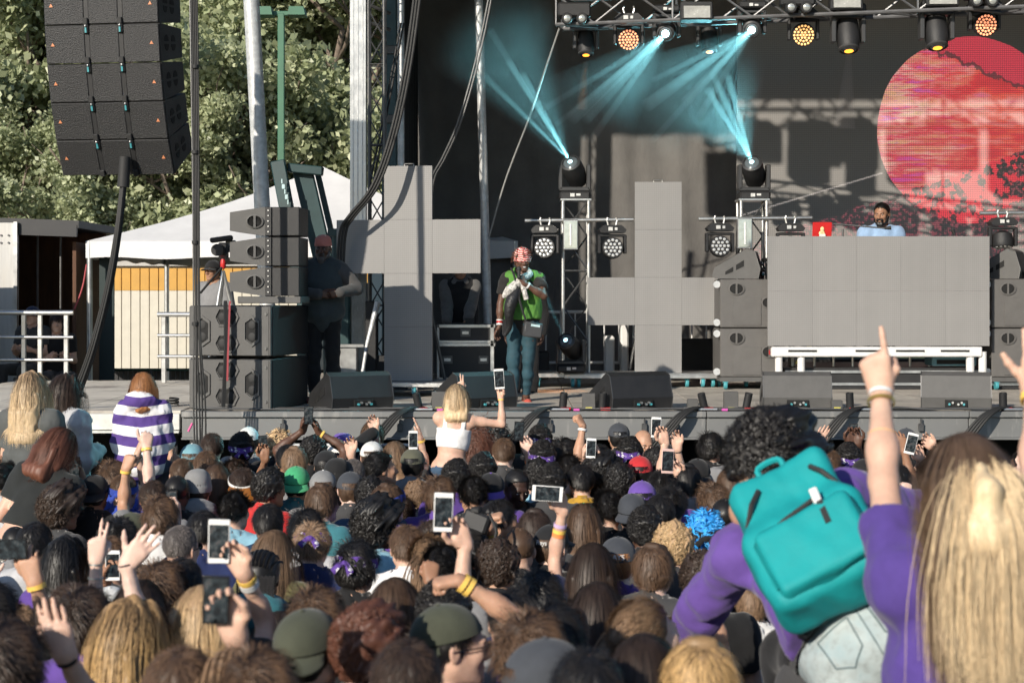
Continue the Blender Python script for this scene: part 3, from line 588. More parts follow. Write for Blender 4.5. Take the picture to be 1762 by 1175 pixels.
def lights():
    D = 19.2
    for k, (px, lb, ty) in enumerate(((990, 'truss tower left of the upside down cross screen', 345), (1294, 'truss tower beside the stacked speakers left of the table', 345))):
        t, p, _ = tower('silver ' + lb, px, 662, ty)
        loc = (p.x - .01 + (.03 if k else 0), D, at(px, ty, D).z)
        tgt = [(at(918, 170, 18.4), at(842, 50, 17.6), at(862, 85, 17.6), at(832, 130, 17.6), at(890, 110, 17.6)), (at(1262, 190, 18.4), at(1228, 130, 18.0), at(1208, 140, 18.0), at(1252, 130, 18.0))][k]
        base = Vector(loc) + Vector((0, 0, .33)); aim = (tgt[0] - base).normalized()
        m, c, ax = moving_head('black moving head shining teal on top of the ' + ('left' if k == 0 else 'right') + ' truss tower', loc, (aim.x * .7, -.75, aim.z * .9), 0, 1.0, E_soft)
        lens = Vector(loc) + c + ax * .235
        beam('faint wide teal glow around the floor moving head beams', lens, lens + (tgt[1 + k] - lens) * 1.0, .05, .75, TEAL, 620, .06)
        for j, g in enumerate(tgt[1:]): beam('teal light beam rising from the floor moving head', lens, lens + (g - lens) * (1.0 - .1 * (j % 2)), .014, .045, TEAL, 950)
    blinder('silver strobe light strapped to the left truss tower', 982, 378, 430, 18.95); blinder('silver strobe light strapped to the right truss tower', 1282, 375, 428, 18.95)
    def bar(label, x0, x1, y, D):
        mb = MB(); mb.cyl(at(x0, y + 1, D), at(x1, y - 1, D), .024, n=12); tag(mb.build('pipe', M_alu, None, True), label, 'pipe', 'light pipes')
    bar('silver pipe through the left truss tower holding wash lights', 903, 1090, 379, 19.0); bar('silver pipe through the right truss tower holding wash lights', 1202, 1397, 376, 19.0); bar('silver pipe above the right speaker stack', 1686, 1900, 366, 19.0)
    for (px, py, lb, tl, rz) in ((938, 379, 'wash light with round lens face left of the left truss tower', -6, -8), (1053, 379, 'wash light with round lens face between tower and upside down cross', -6, 5), (1238, 376, 'wash light with round lens face left of the right truss tower', -6, 3), (1360, 376, 'wash light tipped upward beside the red laptop', 75, 0), (1725, 366, 'wash light tipped upward above the right speaker stack', 82, 0)):
        p = at(px, py, 18.98); wash_light(lb, p, R(rz), tl)
    m, c, ax = moving_head('small black moving head on the dolly below the left tower', at(982, 641, 18.7), (-.35, -.8, .45), 0, .9, E_soft)
    q = at(982, 641, 18.7) + c + ax * .21; beam('teal light beam from the low moving head', q, at(930, 490, 18.2), .02, .05, TEAL, 160)
    mb = MB(); mb.box((0, 0, .0), (3.4, .7, .05), ch=.006); p = at(1075, 655, 19.1); o = thing('long_dolly', 'long silver dolly with teal casters under the light tower', 'dolly', (p.x, 19.1, ZD + .14)); mb.build('frame', M_alu, o)
    for x in (-1.2, -1.02, -.55, -.1, .4, .7, 1.0):
        c = MB(); c.lathe([(.012, -.018), (.05, -.018), (.055, 0), (.05, .018), (.012, .018)], (x, -.28, -.085), (1, 0, 0), 14); c.box((x, -.28, -.04), (.06, .05, .03)); c.build('caster', M_teal, o, True)
    # flown truss with its lamps
    a, b = at(962, 22, 17.9), at(1800, -12, 16.7)
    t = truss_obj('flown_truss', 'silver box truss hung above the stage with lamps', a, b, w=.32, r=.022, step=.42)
    for ch in t.children: ch.data.materials[0] = mat('shaded_truss_alloy', (.16, .16, .165), .4, .5, var=.2)  # roof shade on the truss is put into this darker colour
    for f_ in (.05, .5, .95):
        q = a.lerp(b, f_) - a; mb = MB(); mb.cyl(q + Vector((0, 0, .16)), q + Vector((0, 0, RZ - a.z - .2)), .012); mb.build('hoist_chain', M_steel, t)
    rt = MB(); rt.cyl(at(985, 46, 18.1), at(1760, 22, 17.2), .025, n=10); tag(rt.build('pipe', M_black, None, True), 'black pipe under the flown truss holding lamps', 'pipe', 'light pipes')
    def par_pair(px, py, D, lb):
        p = at(px, py, D); t = thing('par_light', lb, 'stage light', p, 0, 'pairs of lamps on the truss')
        mb = MB(); mb.box((0, .02, .1), (.36, .16, .16), ch=.02); mb.build('housing', M_black, t)
        for x in (-.08, .08):
            mb = MB(); mb.lathe([(.05, -.12), (.062, 0), (.062, .03), (.055, .04)], (x, -.06, 0), (0, -1, -.1), 18); h = mb.build('barrel', M_black, t, True)
            mb = MB(); mb.lathe([(.05, .03), (.03, .045), (.01, .05)], (x, -.06, 0), (0, -1, -.1), 16); mb.build('lens', mat('par_lens', (.55, .57, .55), .12, .5, var=.3, scale=40), h, True)
    par_pair(988, 34, 17.7, 'pair of round lamps at the left end of the flown truss'); par_pair(1372, 15, 17.1, 'pair of round lamps beside the warm wash light on truss'); par_pair(1690, 4, 16.7, 'pair of round lamps above the planet on the truss')
    def flood(px, py, D, lb):
        p = at(px, py, D); t = thing('flood_light', lb, 'stage light', p, 0, 'flood lights on the truss')
        mb = MB(); mb.box((0, .06, 0), (.34, .14, .2), (R(-8), 0, 0), ch=.01); mb.build('housing', M_black, t); mb = MB(); mb.box((0, -.018, -.01), (.28, .012, .13), (R(-8), 0, 0)); mb.build('glass', mat('grey_flood_glass', (.42, .41, .37), .25, .2, var=.3, scale=8), t)
    flood(1199, 20, 17.3, 'wide grey flood light mounted on the flown truss'); flood(1457, 2, 17.0, 'wide grey flood light right of the lamp pair'); flood(1622, -4, 16.8, 'wide grey flood light near the planet on the wall')
    for k, (px, py, lb, lm) in enumerate(((1082, 68, 'warm glowing wash light between two dim lamps on the truss', E_warm), (1382, 60, 'yellow orange glowing wash light below lamp pair', E_warm2), (1693, 43, 'orange glowing wash light above the planet image', E_warm))):
        D_ = 17.8 - .4 * k; p = at(px, py, D_) + Vector((0, 0, .33)); wash_light(lb, p, R(-6 + 8 * (k == 2)), 14, lm, warm=True)
    for k, (px, py, D_, lb) in enumerate(((1008, 52, 18.1, 'dark moving head with amber lens near the truss end'), (1220, 46, 17.9, 'dark moving head with amber lens left of teal lamp'), (1459, 26, 17.2, 'black moving head with amber beam over the video wall'), (1611, 20, 17.0, 'black moving head with amber lens above the planet'))):
        p = at(px, py, D_) + Vector((0, 0, .1)); m, c, ax = moving_head(lb, p, (.0, -.3, -1), 0, .95 if k > 1 else .75, E_amber, hang=True)
        q = p + c + ax * .2
        if k in (0, 2): beam('amber light beam falling from a moving head', q, q + Vector((-.05, .0, -.55 if k == 0 else -.8)), .03, .07 if k == 0 else .12, (1, .38, .08), 120)
    for k, (px, py, D_, tg, lb) in enumerate(((1145, 66, 17.6, [(1000, 190), (968, 168), (1022, 192), (1052, 192), (975, 200)], 'moving head shining bright teal beams down beside wash light'), (1293, 60, 17.3, [(1130, 170), (1170, 190), (1190, 165), (1228, 160), (1140, 130)], 'moving head shining bright teal beams over the upside down cross'))):
        p = at(px, py, D_); l0 = p + Vector((.02, .1, .36)); m, c, ax = moving_head(lb, l0, (-.15, -.9, -.35), 0, .8, E_teal, hang=True); q = l0 + c + ax * .175
        g = at(tg[0][0] + 20, tg[0][1], 16.6); beam('faint wide teal glow around the flown beams', q, q + (g - q) * 1.3, .05, .65, TEAL, 480, .06)
        for j, (gx, gy) in enumerate(tg): g = at(gx, gy, 16.2); beam('teal light beam fanning down from the flown truss', q, q + (g - q) * (1.35 if j % 2 else 1.1), .03, (.07, .035, .055, .04, .03)[j], TEAL, (560, 420, 520, 450, 320)[j])
lights()
def front_lighting():
    a = Vector((-1.6, 15.4, 8.55)); b = Vector((9.2, 15.4, 8.55))
    t = truss_obj('front_truss', 'front lighting truss high above the stage edge', a, b, w=.45, step=.55, r=.03); r = random.Random(5)
    x = -1.4
    while x < 9:
        w_ = r.uniform(.3, .6); h = r.uniform(.45, 1.0); mb = MB(); mb.box((0, 0, -h / 2 - .1), (w_, .3, h), ch=.03); mb.cyl((0, 0, 0), (0, 0, -.15), .03); z = 8.35
        tag(mb.build('profile_spot', M_black, None, loc=(x, 15.4 + r.uniform(-.1, .1), z)), 'black spotlight hanging in the row above the stage edge', 'stage light', 'front spotlights'); x += w_ + r.uniform(.03, .22)
        if r.random() < .6:
            mb = MB(); h2 = r.uniform(.3, .55); mb.box((0, 0, -h2 / 2), (w_ * .8, .25, h2), ch=.03); mb.cyl((0, 0, 0), (0, 0, .5), .02)
            tag(mb.build('profile_spot', M_black, None, loc=(x - w_ * .7, 15.9, 8.35 - h - r.uniform(.15, .3))), 'black spotlight hanging in the row above the stage edge', 'stage light', 'front spotlights')
front_lighting()

# ---------------------------------------------------------------- monitor wedges and edge gear
def wedge(label, px, py, D, rz, w=.70, group='monitor wedges', z=None):
    p = at(px, py, D); t = thing('monitor_wedge', label, 'speaker', (p.x, D, ZD + .002 if z is None else z), R(rz), group)
    pr = [(-.02, .0), (-.04, .11), (.02, .31), (.10, .345), (.47, .13), (.50, .03), (.46, 0)]   # side profile, steep back towards the audience
    mb = MB(); mb.prism(pr, lambda u, v: Vector((-w / 2, u, v)), lambda u, v: Vector((w / 2, u, v))); mb.build('cabinet', M_cab if 'grey' in label else M_black, t)
    for s in (-1, 1):
        mb = MB(); e = s * (w / 2 + .004); mb.tube([(e, u, v) for u, v in pr[:4]], .006, 4); mb.build('edge_trim', M_steel, t)
        for k in (0, 1):
            g = MB(); q = [(.14 + .12 * k, .21 - .075 * k), (.23 + .12 * k, .155 - .075 * k), (.23 + .12 * k, .095 - .05 * k), (.14 + .12 * k, .14 - .06 * k)]; g.prism(q, lambda u, v: Vector((e, u, v)), lambda u, v: Vector((e - s * .01, u, v))); g.build('handle_shade', M_shade_black, t)  # black shape on the solid side paints the handle cup's shade
    g = MB(); g.box((.0, -.045, .055), (.2, .012, .07), ch=.004); pl = g.build('connector_plate', M_shade_black, t)
    for k, x in enumerate((-.06, -.03, .02, .05, .07)):
        g = MB(); g.cyl((x, -.05, .05 + .015 * (k % 2)), (x, -.075, .05 + .015 * (k % 2)), .011, n=8); g.build('connector', M_teal if k in (0, 4) else M_alu, pl)
    g = MB(); g.add([(-w / 2 + .02, .115, .342), (w / 2 - .02, .115, .342), (w / 2 - .02, .46, .14), (-w / 2 + .02, .46, .14)], [(0, 1, 2, 3)]); g.build('grille', M_grille, t)
    return t
for px, py, rz, lb in ((622, 708, 32, 'black floor monitor beside the standing guard'), (838, 708, 34, 'black floor monitor at the feet of the performer'), (1103, 710, 24, 'black floor monitor in front of the upside down cross'), (1372, 711, -4, 'grey black floor monitor in front of the table left leg'), (1645, 711, -14, 'grey black floor monitor in front of the blue box')):
    wedge(lb, px, py, 15.12, rz, w=.62 if rz > 20 else .62)
def can(px, py, tilt, lb):
    p = at(px, py, 15.0); t = thing('foot_light', lb, 'foot light', (p.x, 15.0, ZD + .002), 0, 'foot lights on the stage edge'); d = Vector((math.sin(R(tilt)), -.15, math.cos(R(tilt))))
    mb = MB(); mb.lathe([(.02, 0), (.036, .02), (.036, .16), (.030, .165), (.028, .14)], (0, 0, .0), d, 16); mb.build('barrel', M_black, t, True); mb = MB(); mb.box((.03, 0, .014), (.09, .08, .024)); mb.build('foot', M_red, t)
for px, tl, lb in ((722, -12, 'black foot light behind the raised thin hand'), (968, 4, 'black foot light just right of the performer shoes'), (1036, 3, 'black foot light beside the grey box and floor monitor'), (1213, -14, 'black foot light leaning beside the right end of the monitor'), (1283, 10, 'black foot light beside a grey box with yellow tape'), (1463, -4, 'black foot light between the two grey monitors'), (1726, -3, 'black foot light beyond the last monitor')): can(px, 707, tl, lb)
for px, w_, h, lb in ((1013, .12, .155, 'upright grey box with yellow tape between two foot lights'), (1258, .13, .17, 'upright dark grey box with yellow tape near leaning foot light'), (755, .13, .17, 'upright dark box partly behind the raised hand'), (1192, .1, .1, 'small dark box left of the leaning foot light'), (1440, .1, .09, 'small grey box behind the cables')):
    p = at(px, 707, 15.02); t = thing('edge_box', lb, 'box', (p.x, 15.04, ZD + .002), 0, 'boxes on the stage edge'); mb = MB(); mb.box((0, 0, h / 2), (w_, .08, h), ch=.004); mb.build('case', M_cab, t); mb = MB(); mb.box((0, -.043, .016), (.06, .006, .022)); mb.build('tape', mat('yellow_tape', (.7, .62, .1), .6), t)
# cables lying along the edge and looping over it
r = random.Random(11)
for k in range(5):
    P = []; y = 14.93 + .028 * k
    for i in range(46): P.append((XL + .1 + i * .25, y + r.uniform(-.025, .025) + (.02 if i % 7 else .05), ZD + .012 + abs(r.gauss(0, .006))))
    mb = MB(); mb.tube(smooth_path(P, 3), .007 + .003 * (k % 2), 5); tag(mb.build('edge_cable', M_rubber if k % 2 else MATS['grey_cable'], None, True), ('black cable lying along the stage edge', 'grey cable lying along the stage edge')[k % 2 == 0], 'cable', 'edge cables')
for px, lb in ((700, 'black cables looping over the beam behind the purple cap'), (935, 'black cables looping over the beam right of the performer'), (1190, 'black cables looping over the beam right of the dark cap'), (1470, 'black cables looping over the beam near the pointing hand'), (1715, 'black cables looping over the beam at the last foot light')):
    t = thing('cable_loop', lb, 'cable', (0, 0, 0), 0, 'cable loops over the stage edge')
    for k in range(4):
        P = [at(px + 30, 701 + k, 15.05), at(px + 10 - 3 * k, 702, 14.9), at(px - 12 - 5 * k, 716, 14.76), at(px - 38 - 6 * k, 748, 14.74), at(px - 70 - 6 * k, 790, 14.8), at(px - 90, 830, 15.0)]
        mb = MB(); mb.tube(smooth_path(P, 5), .013, 6); mb.build('cable', M_rubber, t, True)
    mb = MB(); mb.cyl(at(px + 12, 704, 14.93), at(px + 44, 704, 14.93), .012); mb.build('connector', M_alu, t); mb = MB(); mb.cyl(at(px + 52, 705, 14.93), at(px + 62, 705, 14.93), .012); mb.build('connector', mat('magenta_tape', (.6, .1, .4), .6), t)

# ---------------------------------------------------------------- table, right stacks, risers
def right_gear():
    D = 18.2; a = at(1320, 595, D); b = at(1700, 407, D); wd = b.x - a.x; cx_ = (a.x + b.x) / 2; nw = 5; pw = wd / nw; ph = (b.z - a.z) / 2
    t = thing('screen_booth', 'wide grey LED booth front standing on a white bar frame', 'table', (cx_, D, ZD))
    for i in range(nw):
        for j in range(2):
            mb = MB(); mb.box((-wd / 2 + pw * (i + .5), -.03, a.z - ZD + ph * (j + .5)), (pw - .001, .06, ph - .001), ch=.0006); mb.build('panel', M_led, t)
    mb = MB(); mb.box((0, .4, b.z - ZD - .25), (wd - .1, .7, .04)); mb.build('table_top', M_black, t)
    zb = a.z - ZD - .005; m = MB(); m.box((-.02, -.02, zb - .06), (wd - .12, .09, .11), ch=.01); fr = m.build('white_rail', M_white, t)
    for x in (-.85, -.1, .35, .85): 
        m = MB(); m.box((x, -.067, zb - .05), (.32, .004, .022)); m.build('rail_slot_shade', M_shade_black, fr)  # black strip on the solid rail paints the shade of a slot
    for x in (-wd / 2 + .13, wd / 2 - .2, -wd / 2 + .38, wd / 2 - .06):
        for y in (0, .6):
            m = MB(); m.cyl((x, y, 0), (x, y, zb - .06 if y == 0 else b.z - ZD - .3), .042 if x < 0 or y else .045, n=16); m.build('leg', M_white if y == 0 else M_alu, t, True)
    for k in range(7):
        m = MB(); x = -wd / 2 + .62 + k * .22; m.cyl((x, .5, .05), (x, .5, .75), .016, n=8); m.build('bar', M_alu, t, True)
    m = MB(); m.tube([(-.85, .3, .28), (-.7, .28, .5)], .035, 4); tag(m.build('tie_strap', mat('yellow_webbing', (.55, .48, .1), .7), None, loc=t.location), 'yellow strap hanging under the white booth frame', 'strap')
    p = at(1637, 660, 18.5); u = thing('power_unit', 'blue grey power box with printed words under the booth', 'box', (p.x, 18.55, ZD + .26)); m = MB(); m.box((0, 0, .09), (.5, .35, .17), ch=.01); m.build('case', mat('blue_grey_paint', (.10, .22, .26), .5), u)
    me = text_mesh('UPS SYSTEM', .06); o = mobj('lettering', me, mat('pale_print', (.45, .6, .62), .6), u, loc=(.04, -.178, .125)); o.rotation_euler = (R(90), 0, 0); m = MB(); m.box((0, -.178, .05), (.4, .006, .05), ch=.01); m.build('vent', M_shade_black, u)
    rs = thing('riser', 'low black riser with silver edges under the booth', 'platform', (at(1590, 0, 18.9).x, 19.1, ZD)); m = MB(); m.box((0, .1, .125), (3.4, 1.6, .24)); m.build('deck', M_black, rs); m = MB(); m.box((0, -.71, .2), (3.4, .03, .03)); m.box((0, -.71, .06), (3.4, .03, .03)); m.build('edge_rail', M_alu, rs)
    # red lidded laptop, microphone on boom
    p = at(1416, 408, 18.4); l = thing('laptop', 'open laptop with a red picture on its lid', 'laptop', (p.x, 18.45, p.z - .02)); m = MB(); m.box((0, .0, .1), (.22, .012, .18), (R(8), 0, R(4)), ch=.004); lid = m.build('lid', mat('red_lid', (.55, .02, .02), .4), l); m = MB(); m.box((0, .13, .0), (.22, .2, .015)); m.build('keyboard', M_steel, l)
    m = MB(); m.sph((.0, -.012, .11), (.022, .004, .03), 10); m.sph((-.005, -.012, .06), (.035, .004, .035), 10); m.build('picture', mat('yellow_picture', (.65, .5, .25), .6, var=.5, scale=40), lid); m = MB(); m.box((-.0, -.018, .03), (.07, .004, .05)); m.build('picture', mat('white_picture', (.7, .68, .65), .6), lid)
    s = thing('microphone_stand', 'black boom microphone stand on the booth', 'microphone', at(1450, 412, 18.5)); q = Vector(s.location); m = MB(); m.cyl((0, 0, -.1), (0, 0, .12), .012); m.build('upright', M_steel, s); m = MB(); m.cyl(at(1432, 385, 18.5) - q, at(1523, 393, 18.4) - q, .009); m.build('boom', M_steel, s); m = MB(); m.cyl(at(1522, 393, 18.4) - q, at(1533, 392, 18.4) - q, .014, .024, n=12); m.build('capsule', M_rubber, s, True)
    m = MB(); m.cyl(at(1643, 405, 18.4), at(1639, 396, 18.4), .015, .022); tag(m.build('microphone', M_rubber, None, True), 'small black microphone tip behind the booth right half', 'microphone')
    def side_stack(px, D, lbs, wlb, dx=0, n=2):
        for k in range(n):
            p = at(px, 660, D); t = thing('subwoofer', lbs[k], 'speaker', (p.x, D, ZD + .14 + k * .555), 0, 'grey stacked speakers'); w_, h, d = .66, .55, .7
            m = MB(); m.box((0, d / 2, h / 2), (w_, d, h - .006), ch=.01); m.build('cabinet', mat('mid_grey_cabinet', (.105, .10, .095), .6, var=.12, bump=.25, bscale=140), t)  # even mid grey, a little paler than the dark grey cabinets
            m = MB(); m.box((-.03, -.002, h * .33), (.32, .012, h * .56), ch=.006); m.build('access_panel', MATS['mid_grey_cabinet'], t)
            for (x, z, rd) in ((-.15, h * .8, 0), (.22, h * .52, 1)):
                m = MB(); m.lathe([(.078, 0), (.085, .012), (.07, .014), (.066, 0)], (0, 0, 0), (0, -1, 0), 18, cap=False); m.v = [(x + a_ * 1.1, -.002 + b_, z + c_ * .85) for a_, b_, c_ in m.v]; m.box((x, -.012, z), (.02, .012, .12)); hd = m.build('handle', MATS['mid_grey_cabinet'], t, True)
                m = MB(); m.sph((x, -.004, z), (.074, .004, .057), 14); m.build('handle_shade', M_shade_black, hd)  # flat black oval paints the shade behind the handle bar
                if rd: m = MB(); m.box((x, -.02, z - .005), (.014, .006, .05)); m.build('red_mark', M_red, hd)
            for z in (.06, h - .06):
                m = MB(); m.lathe([(.012, -.02), (.04, -.02), (.04, .02), (.012, .02)], (-w_ / 2 - .035, .05, z), (0, 1, 0), 14); m.build('caster', M_galv, t, True)
        p = at(px, 660, D); dl = thing('speaker_dolly', 'low dolly on teal casters under ' + wlb, 'dolly', (p.x, D, ZD)); m = MB(); m.box((0, .35, .115), (.66, .7, .05)); m.build('frame', M_cab, dl)
        for x in (-.27, .27):
            for y in (.03, .6): m = MB(); m.lathe([(.012, -.018), (.045, -.018), (.05, 0), (.045, .018), (.012, .018)], (x, y, .05), (1, 0, 0), 14); m.box((x, y, .088), (.06, .05, .02)); m.build('caster', M_teal, dl, True)
    side_stack(1290, 18.35, ('lower grey speaker cabinet left of the booth', 'upper grey speaker cabinet left of the booth'), 'the stack left of the booth')
    side_stack(1757, 18.3, ('lower grey speaker cabinet right of the booth', 'upper grey speaker cabinet right of the booth'), 'the stack right of the booth')
    for px, lb, rz in ((1304, 'grey wedge monitor on top of the stack left of the booth', 78), (1757, 'grey wedge monitor on top of the stack right of the booth', 62)):
        wedge(lb, px, 480, 18.6, rz, .5, z=ZD + .14 + 1.11)
    # cables on the floor behind and barricade
    t = thing('barricade', 'white steel crowd barrier standing in front of the scrim', 'barrier', (at(1090, 0, 20.9).x, 20.9, ZD)); m = MB(); m.tube([(-1.6, 0, .0), (-1.6, 0, .85), (1.6, 0, .85), (1.6, 0, .0)], .022, 8); m.tube([(-1.6, 0, .2), (1.6, 0, .2)], .018, 8); m.build('frame', M_white, t)
    for k in range(17): m = MB(); m.cyl((-1.5 + k * .1875, 0, .2), (-1.5 + k * .1875, 0, .85), .01, n=6); m.build('bar', M_white, t)
    for k, (px, w_, h, c) in enumerate(((1048, .12, .55, 'w'), (1075, .1, .95, 'w'), (1088, .25, .4, 'k'), (925, .3, .35, 'k'), (1205, .55, .5, 'k'))):
        p = at(px, 655, 19.9); m = MB(); m.box((0, 0, h / 2), (w_, .25, h), ch=.02); m.box((0, -.13, h - .05), (w_ * .9, .02, .05))
        tag(m.build('equipment_case', M_white if c == 'w' else M_black, None, loc=(p.x, 19.9 + .15 * k, ZD + .02)), ('white equipment box seen under the left arm of the upside down cross', 'tall white equipment box under the upside down cross', 'black case behind the upside down cross foot', 'black case behind the performer legs', 'black case between upside down cross and speaker stack')[k], 'case')
    # road cases with crew behind
    def road_case(px0, px1, y0, y1, D, lb, nl):
        a, b = at(px0, y1, D), at(px1, y0, D); w_, h = b.x - a.x, b.z - a.z; t = thing('road_case', lb, 'flight case', ((a.x + b.x) / 2, D, a.z)); m = MB(); m.box((0, .3, h / 2), (w_ - .01, .6, h - .01)); m.build('shell', M_black, t)
        for (c, d) in (((0, 0, .015), (w_, .03, .03)), ((0, 0, h - .02), (w_, .03, .04)), ((-w_ / 2 + .012, 0, h / 2), (.03, .03, h)), ((w_ / 2 - .02, 0, h / 2), (.045, .03, h)), ((w_ / 2, .3, h - .02), (.03, .62, .04))):
            m = MB(); m.box((c[0], c[1] - .002, c[2]), d, ch=.005); m.build('edge_trim', M_alu, t)
        for x in nl:
            m = MB(); m.box((x, -.004, h * .55), (.115, .012, .09), ch=.004); pl = m.build('latch', M_steel, t); m = MB(); m.box((x, -.013, h * .55), (.07, .008, .03)); m.cyl((x, -.012, h * .55), (x, -.02, h * .55), .018); m.build('latch_knob', M_alu, pl)
    zc0 = 654; road_case(752, 850, 590, zc0, 18.0, 'lower black road case with silver edges behind the performer', (-.2, .2)); road_case(752, 850, 558, 590, 18.0, 'upper black road case with silver edges and cables on top', (-.0,))
    m = MB(); m.box((0, .3, .03), (.7, .5, .06)); tag(m.build('pallet_dolly', M_alu, None, loc=(at(800, 0, 18).x, 18.0, ZD)), 'silver dolly under the black road cases', 'dolly')
    m = MB(); m.box((0, 0, .02), (.3, .2, .04)); m.box((.12, .05, .06), (.1, .1, .06)); tag(m.build('mixing_unit', M_black, None, loc=(at(790, 0, 18.2).x, 18.2, at(0, 557, 18.2).z - .03)), 'small black mixing unit on the upper road case', 'mixer')
    # things behind the guard and the left cross
    m = MB(); p = at(640, 660, 17.6); m.tube([at(620, 665, 17.4), at(632, 590, 17.5), at(650, 520, 17.6)], [.02, .02, .035], 10); tag(m.build('tilted_strut', M_galv, None, True), 'tilted silver hydraulic strut between guard and cross', 'strut')
    m = MB(); m.box((0, 0, .6), (.34, .3, 1.2), ch=.02); tag(m.build('power_cabinet', mat('pale_grey_case', (.40, .385, .36), .6, var=.15), None, loc=(at(612, 0, 18.4).x, 18.4, ZD)), 'pale grey cabinet behind the left arm of the upright cross', 'cabinet')
    m = MB(); m.box((0, 0, .25), (.2, .25, .5), ch=.01); m.box((.02, -.12, .52), (.3, .05, .03)); tag(m.build('metal_crate', M_alu, None, loc=(at(600, 0, 17.5).x, 17.5, ZD + .004)), 'small silver crate right of the guard legs', 'crate')
    m = MB(); m.box((0, 0, .5), (.12, .3, 1.0), ch=.01); m.box((.11, 0, .2), (.1, .2, .4)); tag(m.build('dark_case', M_black, None, loc=(at(640, 0, 17.9).x, 17.9, ZD)), 'narrow dark case beside the upright cross', 'case')
right_gear()
# ---------------------------------------------------------------- people: implicit surfaces turned into one continuous mesh
A = lambda *x: np.array(x, dtype=np.float32)
def cap(a, b, r0, r1=None, k=.03, sub=False): return ('c', np.asarray(a, np.float32), np.asarray(b, np.float32), r0, r0 if r1 is None else r1, k, sub)
def ell(c, r, Rm=None, k=.03, sub=False): return ('e', np.asarray(c, np.float32), np.asarray(r, np.float32), None if Rm is None else np.asarray(Rm, np.float32), 0, k, sub)
def rbox(c, half, r, Rm=None, k=.03, sub=False): return ('b', np.asarray(c, np.float32), np.asarray(half, np.float32), None if Rm is None else np.asarray(Rm, np.float32), r, k, sub)
def _bb(p):
    if p[0] == 'b': q = np.full(3, np.linalg.norm(p[2]) + p[4]) if p[3] is not None else p[2] + p[4]; return p[1] - q, p[1] + q
    if p[0] == 'c':
        r = max(p[3], p[4]); return np.minimum(p[1], p[2]) - r, np.maximum(p[1], p[2]) + r
    r = p[2] if p[3] is None else np.full(3, p[2].max()); return p[1] - r, p[1] + r
def _dist(p, P):
    if p[0] == 'c':
        ba = p[2] - p[1]; q = P - p[1]; L2 = float(ba @ ba) + 1e-9; t = np.clip((q @ ba) / L2, 0, 1); q = q - t[..., None] * ba
        return np.sqrt((q * q).sum(-1)) - (p[3] + (p[4] - p[3]) * t)
    q = P - p[1]
    if p[3] is not None: q = q @ p[3]
    if p[0] == 'b': q = np.abs(q) - p[2]; return np.sqrt((np.maximum(q, 0) ** 2).sum(-1)) + np.minimum(q.max(-1), 0) - p[4]
    k0 = np.sqrt(((q / p[2]) ** 2).sum(-1)); k1 = np.sqrt(((q / (p[2] ** 2)) ** 2).sum(-1)) + 1e-6
    return k0 * (k0 - 1) / k1
def surf(prims, h, infl=0, post=None, pad=.03):
    adds = [p for p in prims if not p[6]]; lo = np.min([_bb(p)[0] for p in adds], 0) - infl - pad - h; hi = np.max([_bb(p)[1] for p in adds], 0) + infl + pad + h
    n = np.ceil((hi - lo) / h).astype(int) + 1; ax = [(lo[i] + h * np.arange(n[i])).astype(np.float32) for i in range(3)]
    vals = np.full(tuple(n), .2, np.float32)
    for p in prims:
        a, b = _bb(p); m = p[5] + infl + 3 * h + pad; i0 = np.clip(np.floor((a - m - lo) / h).astype(int), 0, n - 1); i1 = np.clip(np.ceil((b + m - lo) / h).astype(int) + 1, 1, n)
        sl = tuple(slice(i0[i], i1[i]) for i in range(3)); P = np.stack(np.meshgrid(*[ax[i][sl[i]] for i in range(3)], indexing='ij'), -1); d = _dist(p, P); v = vals[sl]; k = max(p[5], 1e-4)
        if p[6]: d = -d; hh = np.maximum(k - np.abs(v - d), 0) / k; vals[sl] = np.maximum(v, d) + hh * hh * k / 4
        else: hh = np.maximum(k - np.abs(v - d), 0) / k; vals[sl] = np.minimum(v, d) - hh * hh * k / 4
    vals -= infl
    if post is not None: vals = post(vals, np.stack(np.meshgrid(*ax, indexing='ij'), -1))
    return nets(vals, lo, h)
_co = np.array([(x, y, z) for x in (0, 1) for y in (0, 1) for z in (0, 1)])
_ed = [(a, b) for a in range(8) for b in range(a + 1, 8) if np.abs(_co[a] - _co[b]).sum() == 1]
